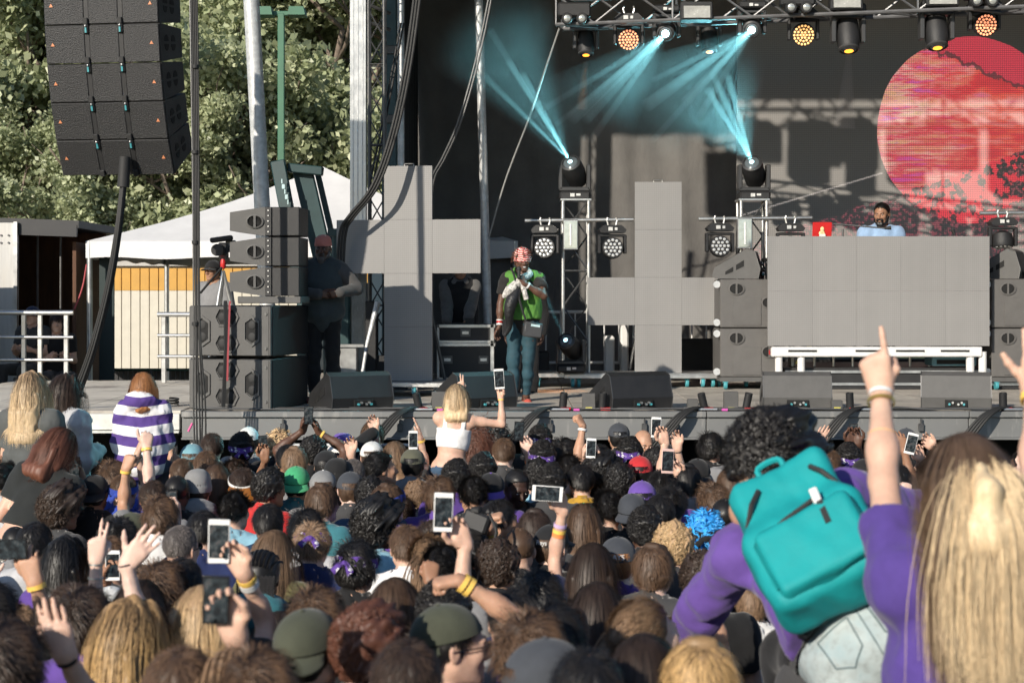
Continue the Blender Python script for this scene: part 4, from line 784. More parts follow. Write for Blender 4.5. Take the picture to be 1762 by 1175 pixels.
def nets(v, lo, h):
    ins = v < 0; s = ins.astype(np.int8); tot = sum(s[x:s.shape[0] - 1 + x, y:s.shape[1] - 1 + y, z:s.shape[2] - 1 + z] for x, y, z in _co)
    act = (tot > 0) & (tot < 8); idx = np.argwhere(act)
    if len(idx) == 0: return np.zeros((0, 3)), np.zeros((0, 4), int)
    cv = np.stack([v[idx[:, 0] + c[0], idx[:, 1] + c[1], idx[:, 2] + c[2]] for c in _co], 1)
    acc = np.zeros((len(idx), 3)); cnt = np.zeros(len(idx))
    for a, b in _ed:
        m = (cv[:, a] < 0) != (cv[:, b] < 0); t = cv[:, a] / (cv[:, a] - cv[:, b] + 1e-12); pt = _co[a] + (_co[b] - _co[a]) * t[:, None]; acc[m] += pt[m]; cnt[m] += 1
    V = lo + h * (idx + acc / cnt[:, None]); lut = np.full(act.shape, -1, np.int64); lut[act] = np.arange(len(idx)); Q = []
    for a in range(3):
        b, c = (a + 1) % 3, (a + 2) % 3; sl0 = [slice(None)] * 3; sl1 = [slice(None)] * 3; sl0[a] = slice(0, -1); sl1[a] = slice(1, None)
        e = ins[tuple(sl0)] != ins[tuple(sl1)]; ii = np.argwhere(e); ok = (ii[:, b] > 0) & (ii[:, c] > 0) & (ii[:, b] < v.shape[b] - 1) & (ii[:, c] < v.shape[c] - 1); ii = ii[ok]; fl = ins[tuple(ii.T)]
        def cell(db, dc):
            j = ii.copy(); j[:, b] -= db; j[:, c] -= dc; return lut[j[:, 0], j[:, 1], j[:, 2]]
        q = np.stack([cell(1, 1), cell(0, 1), cell(0, 0), cell(1, 0)], 1); q[~fl] = q[~fl][:, ::-1]; Q.append(q)
    return V, np.concatenate(Q)
def np_mesh(name, V, Q, attr=None, mi=None):
    me = bpy.data.meshes.new(name); V = np.asarray(V, np.float32); Q = np.asarray(Q); n, m = len(V), len(Q); kf = Q.shape[1]
    me.vertices.add(n); me.vertices.foreach_set('co', V.ravel()); me.loops.add(m * kf); me.loops.foreach_set('vertex_index', Q.ravel().astype(np.int32)); me.polygons.add(m)
    me.polygons.foreach_set('loop_start', np.arange(0, m * kf, kf, dtype=np.int32)); me.polygons.foreach_set('loop_total', np.full(m, kf, np.int32))
    if mi is not None: me.polygons.foreach_set('material_index', np.asarray(mi, np.int32))
    me.update(calc_edges=True); me.shade_smooth()
    if attr is not None:
        a = me.attributes.new('t', 'FLOAT', 'POINT'); a.data.foreach_set('value', np.asarray(attr, np.float32))
    return me
def Rx(a): c, s = math.cos(a), math.sin(a); return np.array([[1, 0, 0], [0, c, -s], [0, s, c]])
def Ry(a): c, s = math.cos(a), math.sin(a); return np.array([[c, 0, s], [0, 1, 0], [-s, 0, c]])
def Rz(a): c, s = math.cos(a), math.sin(a); return np.array([[c, -s, 0], [s, c, 0], [0, 0, 1]])
def unit(v): v = np.asarray(v, float); return v / (np.linalg.norm(v) + 1e-9)

# ---- head, facing +y, origin at its middle
def head_prims(fem=False, jaw=1.0, beard=0):
    w = .94 if fem else 1.0
    P = [ell(A(0, -.012, .035), A(.077 * w, .097, .087)), ell(A(0, .03, -.03), A(.062 * w, .068, .086), k=.03)]
    for s in (-1, 1):
        P += [cap(A(s * .05 * w, .0, -.05), A(s * .022 * w, .072, -.093), .021, .016, k=.03), ell(A(s * .04 * w, .068, -.018), A(.024, .024, .026), k=.02)]
    P += [ell(A(0, .080, -.100), A(.022, .017, .016), k=.02), cap(A(-.034, .089, .022), A(.034, .089, .022), .010, k=.018)]
    for s in (-1, 1): P.append(ell(A(s * .031, .107, .002), A(.019, .018, .013), k=.012, sub=True))
    for s in (-1, 1): P.append(ell(A(s * .031, .087, .002), A(.0135, .0125, .012), k=.004))
    P += [cap(A(0, .097, .008), A(0, .117, -.030), .0075, .0125, k=.012), cap(A(-.015, .104, -.035), A(.015, .104, -.035), .008, k=.008)]
    P += [cap(A(-.02, .091, -.059), A(.02, .091, -.059), .0075, k=.006), cap(A(-.017, .09, -.071), A(.017, .09, -.071), .0078, k=.006), cap(A(-.025, .103, -.065), A(.025, .103, -.065), .003, k=.004, sub=True)]
    for s in (-1, 1):
        P += [ell(A(s * .079 * w, -.008, -.004), A(.009, .02, .032), Rz(s * .35), k=.008), ell(A(s * .090 * w, -.004, .0), A(.008, .010, .018), k=.004, sub=True)]
    P.append(cap(A(0, -.025, -.05), A(0, -.045, -.17), .054 * w if not fem else .046, .057 if not fem else .047, k=.03))
    return P
# ---- hands: fingers along +z, palm facing +y, thumb on the -x side (right hand)
def hand_prims(pose):
    bend = {'open': ([(5, 8, 5)] * 4, 1), 'relaxed': ([(22, 30, 20), (26, 34, 20), (30, 36, 22), (34, 38, 24)], .5), 'flat': ([(6, 10, 6)] * 4, .25),
            'point': ([(2, 4, 2), (85, 95, 55), (88, 95, 55), (88, 95, 55)], .2), 'fist': ([(80, 92, 55), (84, 95, 55), (86, 95, 55), (86, 92, 55)], .2),
            'grip': ([(30, 48, 35), (34, 52, 35), (36, 52, 35), (38, 50, 35)], .3), 'two': ([(4, 8, 4), (6, 8, 4), (86, 95, 55), (88, 95, 55)], .8), 'thumb': ([(78, 90, 55)] * 4, .2)}[pose]
    K = [(-.031, .084, .078, .0090), (-.010, .090, .087, .0092), (.012, .086, .081, .0088), (.031, .076, .064, .0079)]; P = [cap(A(0, 0, -.10), A(0, 0, -.02), .030, .0255, k=.01)]
    for i, (x, z, Ln, r) in enumerate(K):
        P.append(cap(A(x * .55, 0, .0), A(x, 0, z - .004), .016, .0125, k=.022))
        p = np.array([x, 0, z]); fan = R((-7, -1.5, 4, 10)[i]) * bend[1]; ang = 0
        for j, fr in enumerate((.46, .30, .24)):
            ang += R(bend[0][i][j]); d = Ry(fan) @ np.array([0, math.sin(ang), math.cos(ang)]); q = p + d * Ln * fr; P.append(cap(p, q, r * (1, .94, .88)[j], r * (.94, .88, .78)[j], k=.004)); p = q
    P.append(ell(A(-.020, .012, .030), A(.018, .016, .032), k=.015))
    th = {'open': [(-.022, .008, .022), (-.050, .012, .048), (-.072, .014, .068), (-.088, .014, .088)], 'fist': [(-.022, .010, .02), (-.046, .020, .045), (-.040, .042, .066), (-.014, .050, .074)],
          'grip': [(-.022, .010, .02), (-.050, .026, .040), (-.056, .040, .070), (-.044, .044, .098)], 'thumb': [(-.022, .01, .02), (-.05, .012, .05), (-.062, .01, .085), (-.068, .004, .115)]}
    tk = 'fist' if pose in ('fist', 'point', 'two') else pose if pose in th else 'open'
    if pose in ('relaxed', 'flat'): T = [(-.022, .008, .022), (-.044, .016, .05), (-.052, .02, .078), (-.054, .024, .1)]
    else: T = th[tk]
    for j in range(3): P.append(cap(A(*T[j]), A(*T[j + 1]), (.0135, .0115, .0105)[j], (.0115, .0105, .0085)[j], k=.008))
    return P
_HC = {}
def hand_mesh(pose, h):
    if (pose, h) not in _HC: _HC[(pose, h)] = surf(hand_prims(pose), h, pad=.008)
    return _HC[(pose, h)]
def head_mesh(fem, h):
    k = ('head', fem, h)
    if k not in _HC: _HC[k] = surf(head_prims(fem), h, pad=.012)
    return _HC[k]

# ---- skeleton
def ik(S, T, l1, l2, pole):
    S, T = np.asarray(S, float), np.asarray(T, float); d = T - S; L = np.linalg.norm(d); mx = (l1 + l2) * .995
    if L > mx: d = d / L * mx; L = mx; T = S + d
    if L < .1: L = .1
    u = unit(d); a = (l1 * l1 - l2 * l2 + L * L) / (2 * L); hgt = math.sqrt(max(l1 * l1 - a * a, 0)); p = np.asarray(pole, float); p = p - u * (p @ u); return S + u * a + unit(p) * hgt, T
class Pose:
    def __init__(s, fem=False, lean=0, roll=0, twist=0, legs='stand', armL=None, armR=None, head=(0, 0, 0), build=1.0, arms='down', neckf=.5):
        s.fem = fem; s.build = build; s.legs = legs; W = (.160 if fem else .182); s.hw = W
        s.P = np.array([0, 0, .95]); s.R = Rz(R(twist)) @ Ry(R(roll)) @ Rx(-R(lean)); T = lambda x, y, z: s.P + s.R @ np.array([x, y, z]); s.T = T
        s.NB = T(0, -.02, .505); s.S = {1: T(W, -.01, .455), -1: T(-W, -.01, .455)}; s.H = {1: T(.088, 0, -.03), -1: T(-.088, 0, -.03)}
        s.HR = Rz(R(head[0])) @ Rx(R(head[1])) @ Ry(R(head[2])); Rn = Ry(R(roll) * neckf) @ Rx(-R(lean) * neckf)
        s.HC = s.NB + (Rz(R(twist)) @ Rn) @ np.array([0, .028, .155]) ; s.arm = {}; s.hand = {}
        for sd, sp in ((-1, armL), (1, armR)):
            S = s.S[sd]
            if sp is None:
                if arms == 'down': E = S + s.R @ np.array([sd * .05, -.03, -.285]); Wt = E + s.R @ np.array([sd * -.01, .09, -.235])
                elif arms == 'front': E = S + s.R @ np.array([sd * .04, .04, -.28]); Wt = E + s.R @ np.array([sd * -.10, .20, .06])
                s.arm[sd] = (S, E, Wt); s.hand[sd] = ('relaxed', unit(Wt - E), None)
            else:
                E, Wt = ik(S, sp['to'], .29, .255, sp.get('pole', (sd * .6, -.2, -1))); s.arm[sd] = (S, E, Wt); s.hand[sd] = (sp.get('hand', 'relaxed'), unit(sp['dir']) if 'dir' in sp else unit(Wt - E), sp.get('palm'))
        s.leg = {}
        for sd in (-1, 1):
            Hp = s.H[sd]
            if legs == 'stand': Kn = np.array([sd * .10, .015, .5]); An = np.array([sd * .105, -.02, .085])
            elif legs == 'sit': Kn = Hp + np.array([sd * .10, .38, -.06]); An = Kn + np.array([sd * .0, .02, -.42])
            elif legs == 'chair': Kn = Hp + np.array([sd * .07, .42, .02]); An = Kn + np.array([0, .03, -.42])
            elif legs == 'walk': Kn = np.array([sd * .085 + .02, .06 if sd > 0 else .02, .5]); An = np.array([sd * .07 + .03, .05 if sd > 0 else -.05, .085])
            s.leg[sd] = (Hp, Kn, An)
def torso_prims(p, x=0):
    b = p.build; T = p.T; Rm = p.R; f = p.fem
    P = [ell(T(0, .0, .30), A((.152 if f else .168) * b, .108 * b, .21), Rm), ell(T(0, .0, .12), A((.128 if f else .15) * b, .098 * b, .17), Rm, k=.06), ell(T(0, -.012, -.01), A((.17 if f else .165) * b, .122 * b, .125), Rm, k=.05),
         cap(T(-p.hw * .86, -.012, .435), T(p.hw * .86, -.012, .435), .062, k=.05)]
    for s in (-1, 1): P.append(cap(T(0, -.03, .52), T(s * p.hw * .8, -.015, .462), .05, .045, k=.05))
    if f:
        for s in (-1, 1): P.append(ell(T(s * .07, .09, .29), A(.062, .055, .065), Rm, k=.04))
    return P
def arm_prims(p, sides=(-1, 1), fore=True):
    P = []; f = .86 if p.fem else 1.0
    for s in sides:
        S, E, W = p.arm[s]; P.append(cap(S, S + (E - S) * .35, .056 * f, .051 * f, k=.05)); P.append(cap(S + (E - S) * .3, E, .050 * f, .039 * f, k=.03))
        if fore: P.append(cap(E, E + (W - E) * .35, .040 * f, .041 * f, k=.02)); P.append(cap(E + (W - E) * .3, W, .040 * f, .027 * f, k=.03))
    return P
def leg_prims(p):
    P = []
    for s in (-1, 1):
        H, K, An = p.leg[s]; P += [cap(H, K, .086, .056, k=.05), cap(K, K + (An - K) * .4, .055, .056, k=.03), cap(K + (An - K) * .35, An, .055, .036, k=.03), cap(An, An + np.array([s * .01, .15, -.05]), .036, .03, k=.03)]
    return P
def body_arrays(p, hb=.02, hh=.007, hd=.006):
    prims = torso_prims(p) + arm_prims(p) + leg_prims(p) + [cap(p.NB + (p.HC - p.NB) * -.1, p.HC - p.HR @ np.array([0, .03, .07]), .055 if not p.fem else .046, .052 if not p.fem else .044, k=.04)]
    V, Q = surf(prims, hb); Vs, Qs = [V], [Q]; n = len(V)
    hv, hq = head_mesh(p.fem, hh); hv = hv @ p.HR.T + p.HC; Vs.append(hv); Qs.append(hq + n); n += len(hv)
    for s in (-1, 1):
        S, E, W = p.arm[s]; pose, z, palm = p.hand[s]
        if palm is None: palm = p.R @ np.array([-s * .9, .2, 0])
        y = np.asarray(palm, float); y = unit(y - z * (y @ z)); x = np.cross(y, z); hv, hq = hand_mesh(pose, hd)
        loc = hv.copy()
        if s < 0: loc[:, 0] *= -1; hq = hq[:, ::-1]
        # the wrist stub is swept back along the forearm
        g = np.stack([x, y, z], 1) * (.92 if p.fem else 1.0); w = loc @ g.T + W
        back = loc[:, 2] < -.005; fz = unit(W - E); fx = np.cross(y, fz); gf = np.stack([unit(fx), unit(np.cross(fz, fx)), fz], 1) * (.92 if p.fem else 1.0); w[back] = (loc[back] @ gf.T + W)
        Vs.append(w); Qs.append(hq + n); n += len(w)
    return np.concatenate(Vs), np.concatenate(Qs)
def wob(P, seed, amp, sc):
    r = np.random.RandomState(seed); o = np.zeros(P.shape[:-1], np.float32)
    for i in range(5):
        d = r.normal(size=3); d = d / np.linalg.norm(d) * sc * (1 + .7 * i); o += np.sin(P @ d.astype(np.float32) + r.uniform(0, 6)) / (1 + .5 * i)
    return o * amp
def shirt_arrays(p, h=.018, sleeve='short', hem=-.12, infl=.012, neck=.075, loose=0, seed=1, hood=False, crop=None, tank=False, fold=0):
    prims = torso_prims(p)
    if loose: prims += [ell(p.T(0, 0, .12), A(.165 + loose, .118 + loose, .3), p.R, k=.06)]
    ends = []
    if sleeve and not tank:
        for s in (-1, 1):
            S, E, W = p.arm[s]; fr = .62 if sleeve == 'short' else 1.0; e = S + (E - S) * fr; prims.append(cap(S, e, .058 + loose * .3, (.052 if sleeve == 'short' else .046) + loose * .35, k=.045))
            if sleeve == 'long': prims.append(cap(E, E + (W - E) * .93, .046 + loose * .35, .034 + loose * .4, k=.02))
            else: ends.append((e, unit(E - S)))
    if hood: prims += [ell(p.NB + p.R @ np.array([0, -.075, .02]), A(.125, .065, .085), p.R @ Rx(.5), k=.04), cap(p.NB + p.R @ np.array([-.07, .06, -.01]), p.NB + p.R @ np.array([-.09, -.04, .04]), .03, k=.03), cap(p.NB + p.R @ np.array([.07, .06, -.01]), p.NB + p.R @ np.array([.09, -.04, .04]), .03, k=.03)]
    Rm = p.R.astype(np.float32); P0 = p.P.astype(np.float32); top = p.T(0, 0, .47); nb = p.NB + p.R @ np.array([0, .015, .02])
    def post(v, G):
        v = v + wob(G, seed, .0035 + loose * .02, 22) + (wob(G * np.float32([1, 1, .45]), seed + 4, fold, 48) if fold else 0); L = (G - P0) @ Rm; z = L[..., 2]
        v = np.maximum(v, hem - z + wob(G, seed + 9, .006, 14))
        if not hood: v = np.maximum(v, neck - np.sqrt(((G - nb.astype(np.float32)) ** 2).sum(-1)))
        if tank:
            v = np.maximum(v, z - .40 + 0 * z) if tank == 'tube' else np.maximum(v, np.minimum(z - .36, np.minimum(np.abs(np.abs(L[..., 0]) - .085) - .022, 9) + np.maximum(0, 0)))
        for e, d in ends:
            e = e.astype(np.float32); d = d.astype(np.float32); q = G - e; dd = np.sqrt((q * q).sum(-1)); v = np.where(dd < .14, np.maximum(v, q @ d), v)
        return v
    return surf(prims, h, infl, post)
def trouser_arrays(p, h=.02, infl=.012, low=.09, short=False, top=.06):
    prims = leg_prims(p) + [ell(p.T(0, -.012, -.01), A(.172 if p.fem else .166, .124, .13), p.R, k=.05)]
    Rm = p.R.astype(np.float32); P0 = p.P.astype(np.float32)
    def post(v, G):
        v = v + wob(G, 5, .004, 24); z = ((G - P0) @ Rm)[..., 2]; v = np.where(np.sqrt(((G - P0) ** 2).sum(-1)) < .25, np.maximum(v, z - top), v)
        for s in (-1, 1):
            H, K, An = p.leg[s]; e = (H + (K - H) * .55) if short else (K + (An - K) * .94); d = unit((K - H) if short else (An - K)).astype(np.float32); q = G - e.astype(np.float32); dd = np.sqrt((q * q).sum(-1)); rr = .6 if short else .26
            if short: side = (G[..., 0] * s > 0); v = np.where(side, np.maximum(v, q @ d), v)
            else: v = np.where(dd < rr, np.maximum(v, q @ d), v)
        return v
    return surf(prims, h, infl, post)

# ---- hair
SK_C, SK_R = np.array([0, -.012, .035]), np.array([.079, .099, .088])
def hairline(y, low=-.075, front=.088): return np.interp(y, [-.11, -.06, -.02, .02, .05, .088], [low, low + .01, -.012, .012, .062, front])
_HAIR = {}
def hair_shell(th, low=-.075, front=.088, h=.0085, seed=1, amp=.004, sc=60, vol=(0, 0, 0)):
    pr = [ell(A(*(SK_C + np.array(vol) * .5)), A(*(SK_R + np.array(vol) * .5)), k=.02)]
    if low < -.06: pr.append(cap(A(-.035, -.055, -.02), A(-.03, -.055, low + .02), .035, .028, k=.03)); pr.append(cap(A(.035, -.055, -.02), A(.03, -.055, low + .02), .035, .028, k=.03))
    def post(v, G):
        v = v + wob(G, seed, amp, sc); c_ = (hairline(G[..., 1], low, front) - G[..., 2]).astype(np.float32) + (wob(G, seed + 3, .008, 70) if vol[0] else 0); kk = .03 if vol[0] else .008
        hh = np.maximum(kk - np.abs(v - c_), 0) / kk; return np.maximum(v, c_) + hh * hh * kk / 4
    return surf(pr, h, th, post, pad=.02)
def strands(kind, seed=1, n=900, ln=.05, lift=.5, curl=0, cf=60, grav=.25, width=.004, steps=5, low=-.075, front=.09, off=.01, comb='down', vol=(0, 0, 0), back=False, part=None, spread=.0, whorl=True):
    r = np.random.RandomState(seed); d = r.normal(size=(n * 3, 3)); d /= np.linalg.norm(d, axis=1)[:, None]; d = d[d[:, 2] > -.75]
    p = SK_C + d * (SK_R + np.array(vol) * .45); ok = p[:, 2] > hairline(p[:, 1], low, front); p = p[ok][:n]; d = d[ok][:n]; nr = d / SK_R; nr /= np.linalg.norm(nr, axis=1)[:, None]; m = len(p)
    cr = np.array([0, -.05, .12]) if whorl else np.array([0, .03, .125]); tn = p - cr; tn -= nr * (tn * nr).sum(1)[:, None]; tn /= np.linalg.norm(tn, axis=1)[:, None] + 1e-6
    if comb == 'fwd': c = np.array([.25, 1, .1]) - nr * (nr @ np.array([.25, 1, .1]))[:, None]; tn = tn * .5 + c * .7
    elif comb == 'back': c = np.array([0, -1, .05]) - nr * (nr @ np.array([0, -1, .05]))[:, None]; tn = c
    elif comb == 'side': c = np.array([1, .2, .1]) - nr * (nr @ np.array([1, .2, .1]))[:, None]; tn = tn * .6 + c * .6
    elif comb == 'rand': tn = r.normal(size=(m, 3))
    if part is not None: tn = tn * .5 + np.stack([np.sign(p[:, 0] - part + 1e-4) * .8, np.zeros(m), np.zeros(m)], 1)
    D = nr * lift + tn + r.normal(size=(m, 3)) * (.06 + spread); D /= np.linalg.norm(D, axis=1)[:, None]; L_ = ln * r.uniform(.7, 1.15, m); az = np.arctan2(p[:, 0], -p[:, 1]); ph = r.uniform(0, 6.3, (m, 2)) if curl > .5 else np.stack([az * 5 + p[:, 2] * 30, az * 4 + 2 + p[:, 2] * 25], 1) + r.normal(0, .45, (m, 2)); pts = [p * 1.0]; q = p.copy(); sg = (L_ / steps)[:, None]
    for i in range(steps):
        cu = np.stack([np.sin(ph[:, 0] + cf * L_ * (i + 1) / steps), np.cos(ph[:, 1] + cf * L_ * (i + 1) / steps), np.sin(ph[:, 1] * 2 + cf * L_ * (i + 1) / steps)], 1) * curl
        D = D + np.array([0, 0, -1]) * grav + cu; D /= np.linalg.norm(D, axis=1)[:, None]; q = q + D * sg
        rel = (q - SK_C) / (SK_R + np.array(vol) * .5 + off); k = np.linalg.norm(rel, axis=1); ins = k < 1; q[ins] = SK_C + (rel[ins] / k[ins][:, None]) * (SK_R + np.array(vol) * .5 + off)
        if ln > .14:
            nk = q[:, 2] < -.03; dd = q[:, :2] - np.array([0, -.03]); kk = np.linalg.norm(dd, axis=1) + 1e-6; ins = nk & (kk < .078); q[ins, :2] = np.array([0, -.03]) + dd[ins] / kk[ins][:, None] * .078
            fr = nk & (q[:, 1] > .02) & (np.abs(q[:, 0]) < .075); q[fr, 0] = np.sign(q[fr, 0] + 1e-5) * .08
            rel = (q - np.array([0, -.035, -.33])) / np.array([.20, .160, .13]); k = np.linalg.norm(rel, axis=1); ins = k < 1; q[ins] = np.array([0, -.035, -.33]) + rel[ins] / k[ins][:, None] * np.array([.20, .160, .13])
            if back: lz = q[:, 2] < .02; q[lz, 0] *= .955; q[lz, 1] = np.minimum(q[lz, 1], -.085 - .06 * r.rand(lz.sum()) * np.minimum(1, (.02 - q[lz, 2]) * 6))
            lowb = (q[:, 2] < -.33) & (q[:, 1] > -.17) & (q[:, 1] < .02); q[lowb, 1] = -.17 - .02 * r.rand(lowb.sum())
        pts.append(q.copy())
    pts = np.stack(pts, 1); tg = np.gradient(pts, axis=1); out = pts - SK_C; out[..., 2] *= .5; sd = np.cross(tg, out); sd /= np.linalg.norm(sd, axis=2)[..., None] + 1e-9
    tt = np.linspace(0, 1, steps + 1); wd = (width * (1 - .75 * tt ** 2))[None, :, None] * r.uniform(.6, 1.3, m)[:, None, None]; V = np.stack([pts - sd * wd, pts + sd * wd], 2).reshape(-1, 3)
    b = (np.arange(m) * (steps + 1) * 2)[:, None] + (np.arange(steps) * 2)[None, :]; Q = np.stack([b, b + 1, b + 3, b + 2], -1).reshape(-1, 4); at_ = np.repeat(np.tile(tt, m), 2)
    return V, Q, at_
def ribbons(paths, width, tt0=.0, up=(0, -1, 0)):
    Vs, Qs, ts, n = [], [], [], 0
    for P in paths:
        P = np.asarray(P, float); tg = np.gradient(P, axis=0); sd = np.cross(tg, np.array(up)); sd /= np.linalg.norm(sd, axis=1)[:, None] + 1e-9; m = len(P); t = np.linspace(0, 1, m); w_ = (width * (1 - .7 * t ** 3))[:, None]
        Vs.append(np.stack([P - sd * w_, P + sd * w_], 1).reshape(-1, 3)); b = np.arange(m - 1) * 2 + n; Qs.append(np.stack([b, b + 1, b + 3, b + 2], 1)); ts.append(np.repeat(tt0 + (1 - tt0) * t, 2)); n += 2 * m
    return np.concatenate(Vs), np.concatenate(Qs), np.concatenate(ts)
def join(*parts):
    Vs, Qs, ts, n = [], [], [], 0
    for V, Q, *t in parts: Vs.append(V); Qs.append(Q + n); ts.append(t[0] if t else np.full(len(V), .15)); n += len(V)
    return np.concatenate(Vs), np.concatenate(Qs), np.concatenate(ts)
def curtain(L_, w=.075, t=.5, seed=3, wave=0, h=.009, amp=.0022):
    """the smooth mass of hanging hair, grooved along its length"""
    P = [rbox(A(0, -.085, -.03 - L_ / 2), A(w, .016, L_ / 2), .026, k=.05), rbox(A(0, -.14, -.10 - L_ * .4), A(w * .9, .006, max(.01, L_ * .5 - .08)), .022, k=.06)]
    for s_ in (-1, 1): P.append(cap(A(s_ * .078, -.01, .02), A(s_ * (w + .015), -.045, -.06 - L_ * .35), .020, .024, k=.04))
    def post(v, G):
        if wave: G = G + np.stack([wave * np.sin(G[..., 2] * 52 + G[..., 0] * 20), 0 * G[..., 0], 0 * G[..., 0]], -1).astype(np.float32)
        return v + wob(G * np.float32([1, 1, .09]), seed, amp, 95) + wob(G * np.float32([1, 1, .2]), seed + 1, amp, 42)
    V, Q = surf(P, h, 0, post); tt = np.clip(.25 + (0.02 - V[:, 2]) / max(L_, .1) * .5, .12, .6); return V, Q, tt * t / .5
def hair(kind):
    if kind in _HAIR: return _HAIR[kind]
    S = strands
    if kind == 'short': a = join(hair_shell(low=-.05, th=.005, seed=2, amp=.004, sc=55), S(kind, 1, 3600, .040, .20, .10, 90, .08, .0012, 4, off=.006, spread=.14, low=-.05))
    elif kind == 'crop': a = join(hair_shell(low=-.05, th=.003, seed=3, amp=.001), S(kind, 2, 3000, .016, .5, 0, 0, .05, .0011, 3, off=.004, spread=.15, low=-.05))
    elif kind == 'fwd': a = join(hair_shell(low=-.05, th=.008, seed=4, front=.07, amp=.003), S(kind, 3, 3400, .055, .16, .08, 60, .10, .0012, 5, comb='fwd', front=.075, off=.008, spread=.10, low=-.05))
    elif kind == 'mop': a = join(hair_shell(.009, seed=5, amp=.006, sc=45, front=.07), S(kind, 4, 3400, .075, .22, .10, 50, .25, .0013, 6, front=.07, off=.010, spread=.09))
    elif kind == 'wavy': a = join(hair_shell(.012, seed=6, amp=.006, sc=40), S(kind, 5, 3400, .075, .14, .28, 75, .10, .0014, 7, off=.010, spread=.04, comb='side'))
    elif kind == 'curly': a = join(hair_shell(.015, seed=7, amp=.008, sc=75, vol=(.012, .012, .015)), S(kind, 6, 3000, .055, .7, 1.2, 210, .03, .0019, 8, off=.014, spread=.4, vol=(.012, .012, .015)))
    elif kind == 'bigcurl': a = join(hair_shell(.026, seed=8, amp=.013, sc=65, vol=(.045, .045, .05), low=-.09), S(kind, 7, 3600, .08, .8, 1.2, 190, .03, .0023, 9, off=.026, spread=.5, vol=(.045, .045, .05)))
    elif kind == 'afro': a = join(hair_shell(.011, seed=9, amp=.005, sc=58, vol=(.014, .01, .018), front=.075), S(kind, 8, 5200, .030, 1.3, 1.3, 500, 0, .0014, 4, off=.012, spread=.5, vol=(.014, .01, .018), front=.075))
    elif kind == 'buzz': a = join(hair_shell(low=-.05, th=.002, seed=10, amp=.0006, sc=120), S(kind, 9, 1200, .005, 1.2, 0, 0, 0, .0012, 2, off=.002, low=-.05))
    elif kind == 'spiky': a = join(hair_shell(low=-.05, th=.008, seed=11, amp=.003), S(kind, 10, 2600, .042, .6, .1, 50, .04, .0017, 4, spread=.1, off=.008, low=-.05))
    elif kind == 'slick': a = join(hair_shell(low=-.05, th=.007, seed=12, front=.08, amp=.006, sc=45), S(kind, 11, 3400, .065, .18, .16, 50, .05, .0013, 6, comb='back', front=.08, off=.008, spread=.10, low=-.05))
    elif kind == 'under': a = (lambda s_: join(hair_shell(.004, seed=12, amp=.001), s_))(S(kind, 21, 2600, .03, .1, 0, 0, .2, .0014, 4, off=.005)); V_, Q_, t_ = a; V_ = V_.copy(); V_[:, 2] = np.minimum(V_[:, 2], .06); a = (V_, Q_, t_)
    elif kind == 'dreads': a = join(hair_shell(.010, seed=13), S(kind, 12, 420, .07, .8, .5, 60, .16, .0050, 7, off=.012, spread=.35))
    elif kind == 'long': a = join(curtain(.34), hair_shell(.008, seed=14, low=-.11, amp=.002), S(kind, 13, 1800, .38, .10, .012, 14, .32, .0010, 11, off=.010, whorl=False, front=.085))
    elif kind == 'longwavy': a = join(curtain(.34, wave=.012), hair_shell(.010, seed=15, low=-.11, amp=.005), S(kind, 14, 2000, .38, .12, .19, 46, .32, .0012, 14, off=.011, whorl=False, spread=.08))
    elif kind == 'longcurl': a = join(hair_shell(.020, seed=16, low=-.11, amp=.010, sc=60, vol=(.03, .03, .03)), S(kind, 15, 2400, .30, .55, .7, 90, .16, .0019, 15, off=.028, whorl=False, spread=.3, vol=(.03, .03, .03)))
    elif kind == 'bob': a = join(curtain(.17), hair_shell(.010, seed=17, low=-.11, amp=.003), S(kind, 16, 1800, .25, .12, .05, 24, .32, .0012, 9, off=.012, whorl=False, spread=.03))
    elif kind == 'pony':
        r = np.random.RandomState(4); P = []
        for i in range(300):
            o = r.normal(0, 1, 2); b = np.array([o[0] * .012, -.118, .045 + o[1] * .012]); L_ = r.uniform(.26, .36); t = np.linspace(0, 1, 12); w_ = .012 + .024 * np.sin(t * 2.4)
            P.append(np.stack([b[0] + o[0] * w_ + .006 * np.sin(t * 9 + i), b[1] - .05 * np.sin(np.minimum(t * 3, 1.57)) - .01 * t + o[1] * .012, b[2] - L_ * t ** 1.25], 1))
        a = join(hair_shell(.006, seed=18, low=-.06), S(kind, 17, 2200, .07, .08, 0, 0, .02, .0017, 5, comb='back', off=.006), ribbons(P, .0028))
    elif kind == 'braids':
        r = np.random.RandomState(5); P = []
        for i in range(9):
            x = (i - 4) * .019
            for j in range(40):
                y = .07 - j * .0045; yy = y; zz = .035 + .094 * math.sqrt(max(0, 1 - (x / .084) ** 2)) * math.sqrt(max(.0, 1 - min(1, ((yy + .012) / .105) ** 2)))
                P.append([(x + s * .009, yy - .006, zz + .0) if k == 0 else (x + s * .001, yy - .012, zz + .006) for s in (1,) for k in (0, 1)]); P.append([(x - .009, yy - .006, zz), (x - .001, yy - .012, zz + .006)])
            for k in range(26): z = .03 - k * .011; P.append([(x + .010, -.118 - .012 * math.sin(k * .2), z), (x, -.126 - .012 * math.sin(k * .2), z - .012)]); P.append([(x - .010, -.118 - .012 * math.sin(k * .2), z), (x, -.126 - .012 * math.sin(k * .2), z - .012)])
        a = join(hair_shell(.006, seed=19, amp=.002), ribbons(P, .0062, up=(0, -.7, .7)))
    V, Q, t = a; _HAIR[kind] = np_mesh('hair', V, Q, t); return _HAIR[kind]
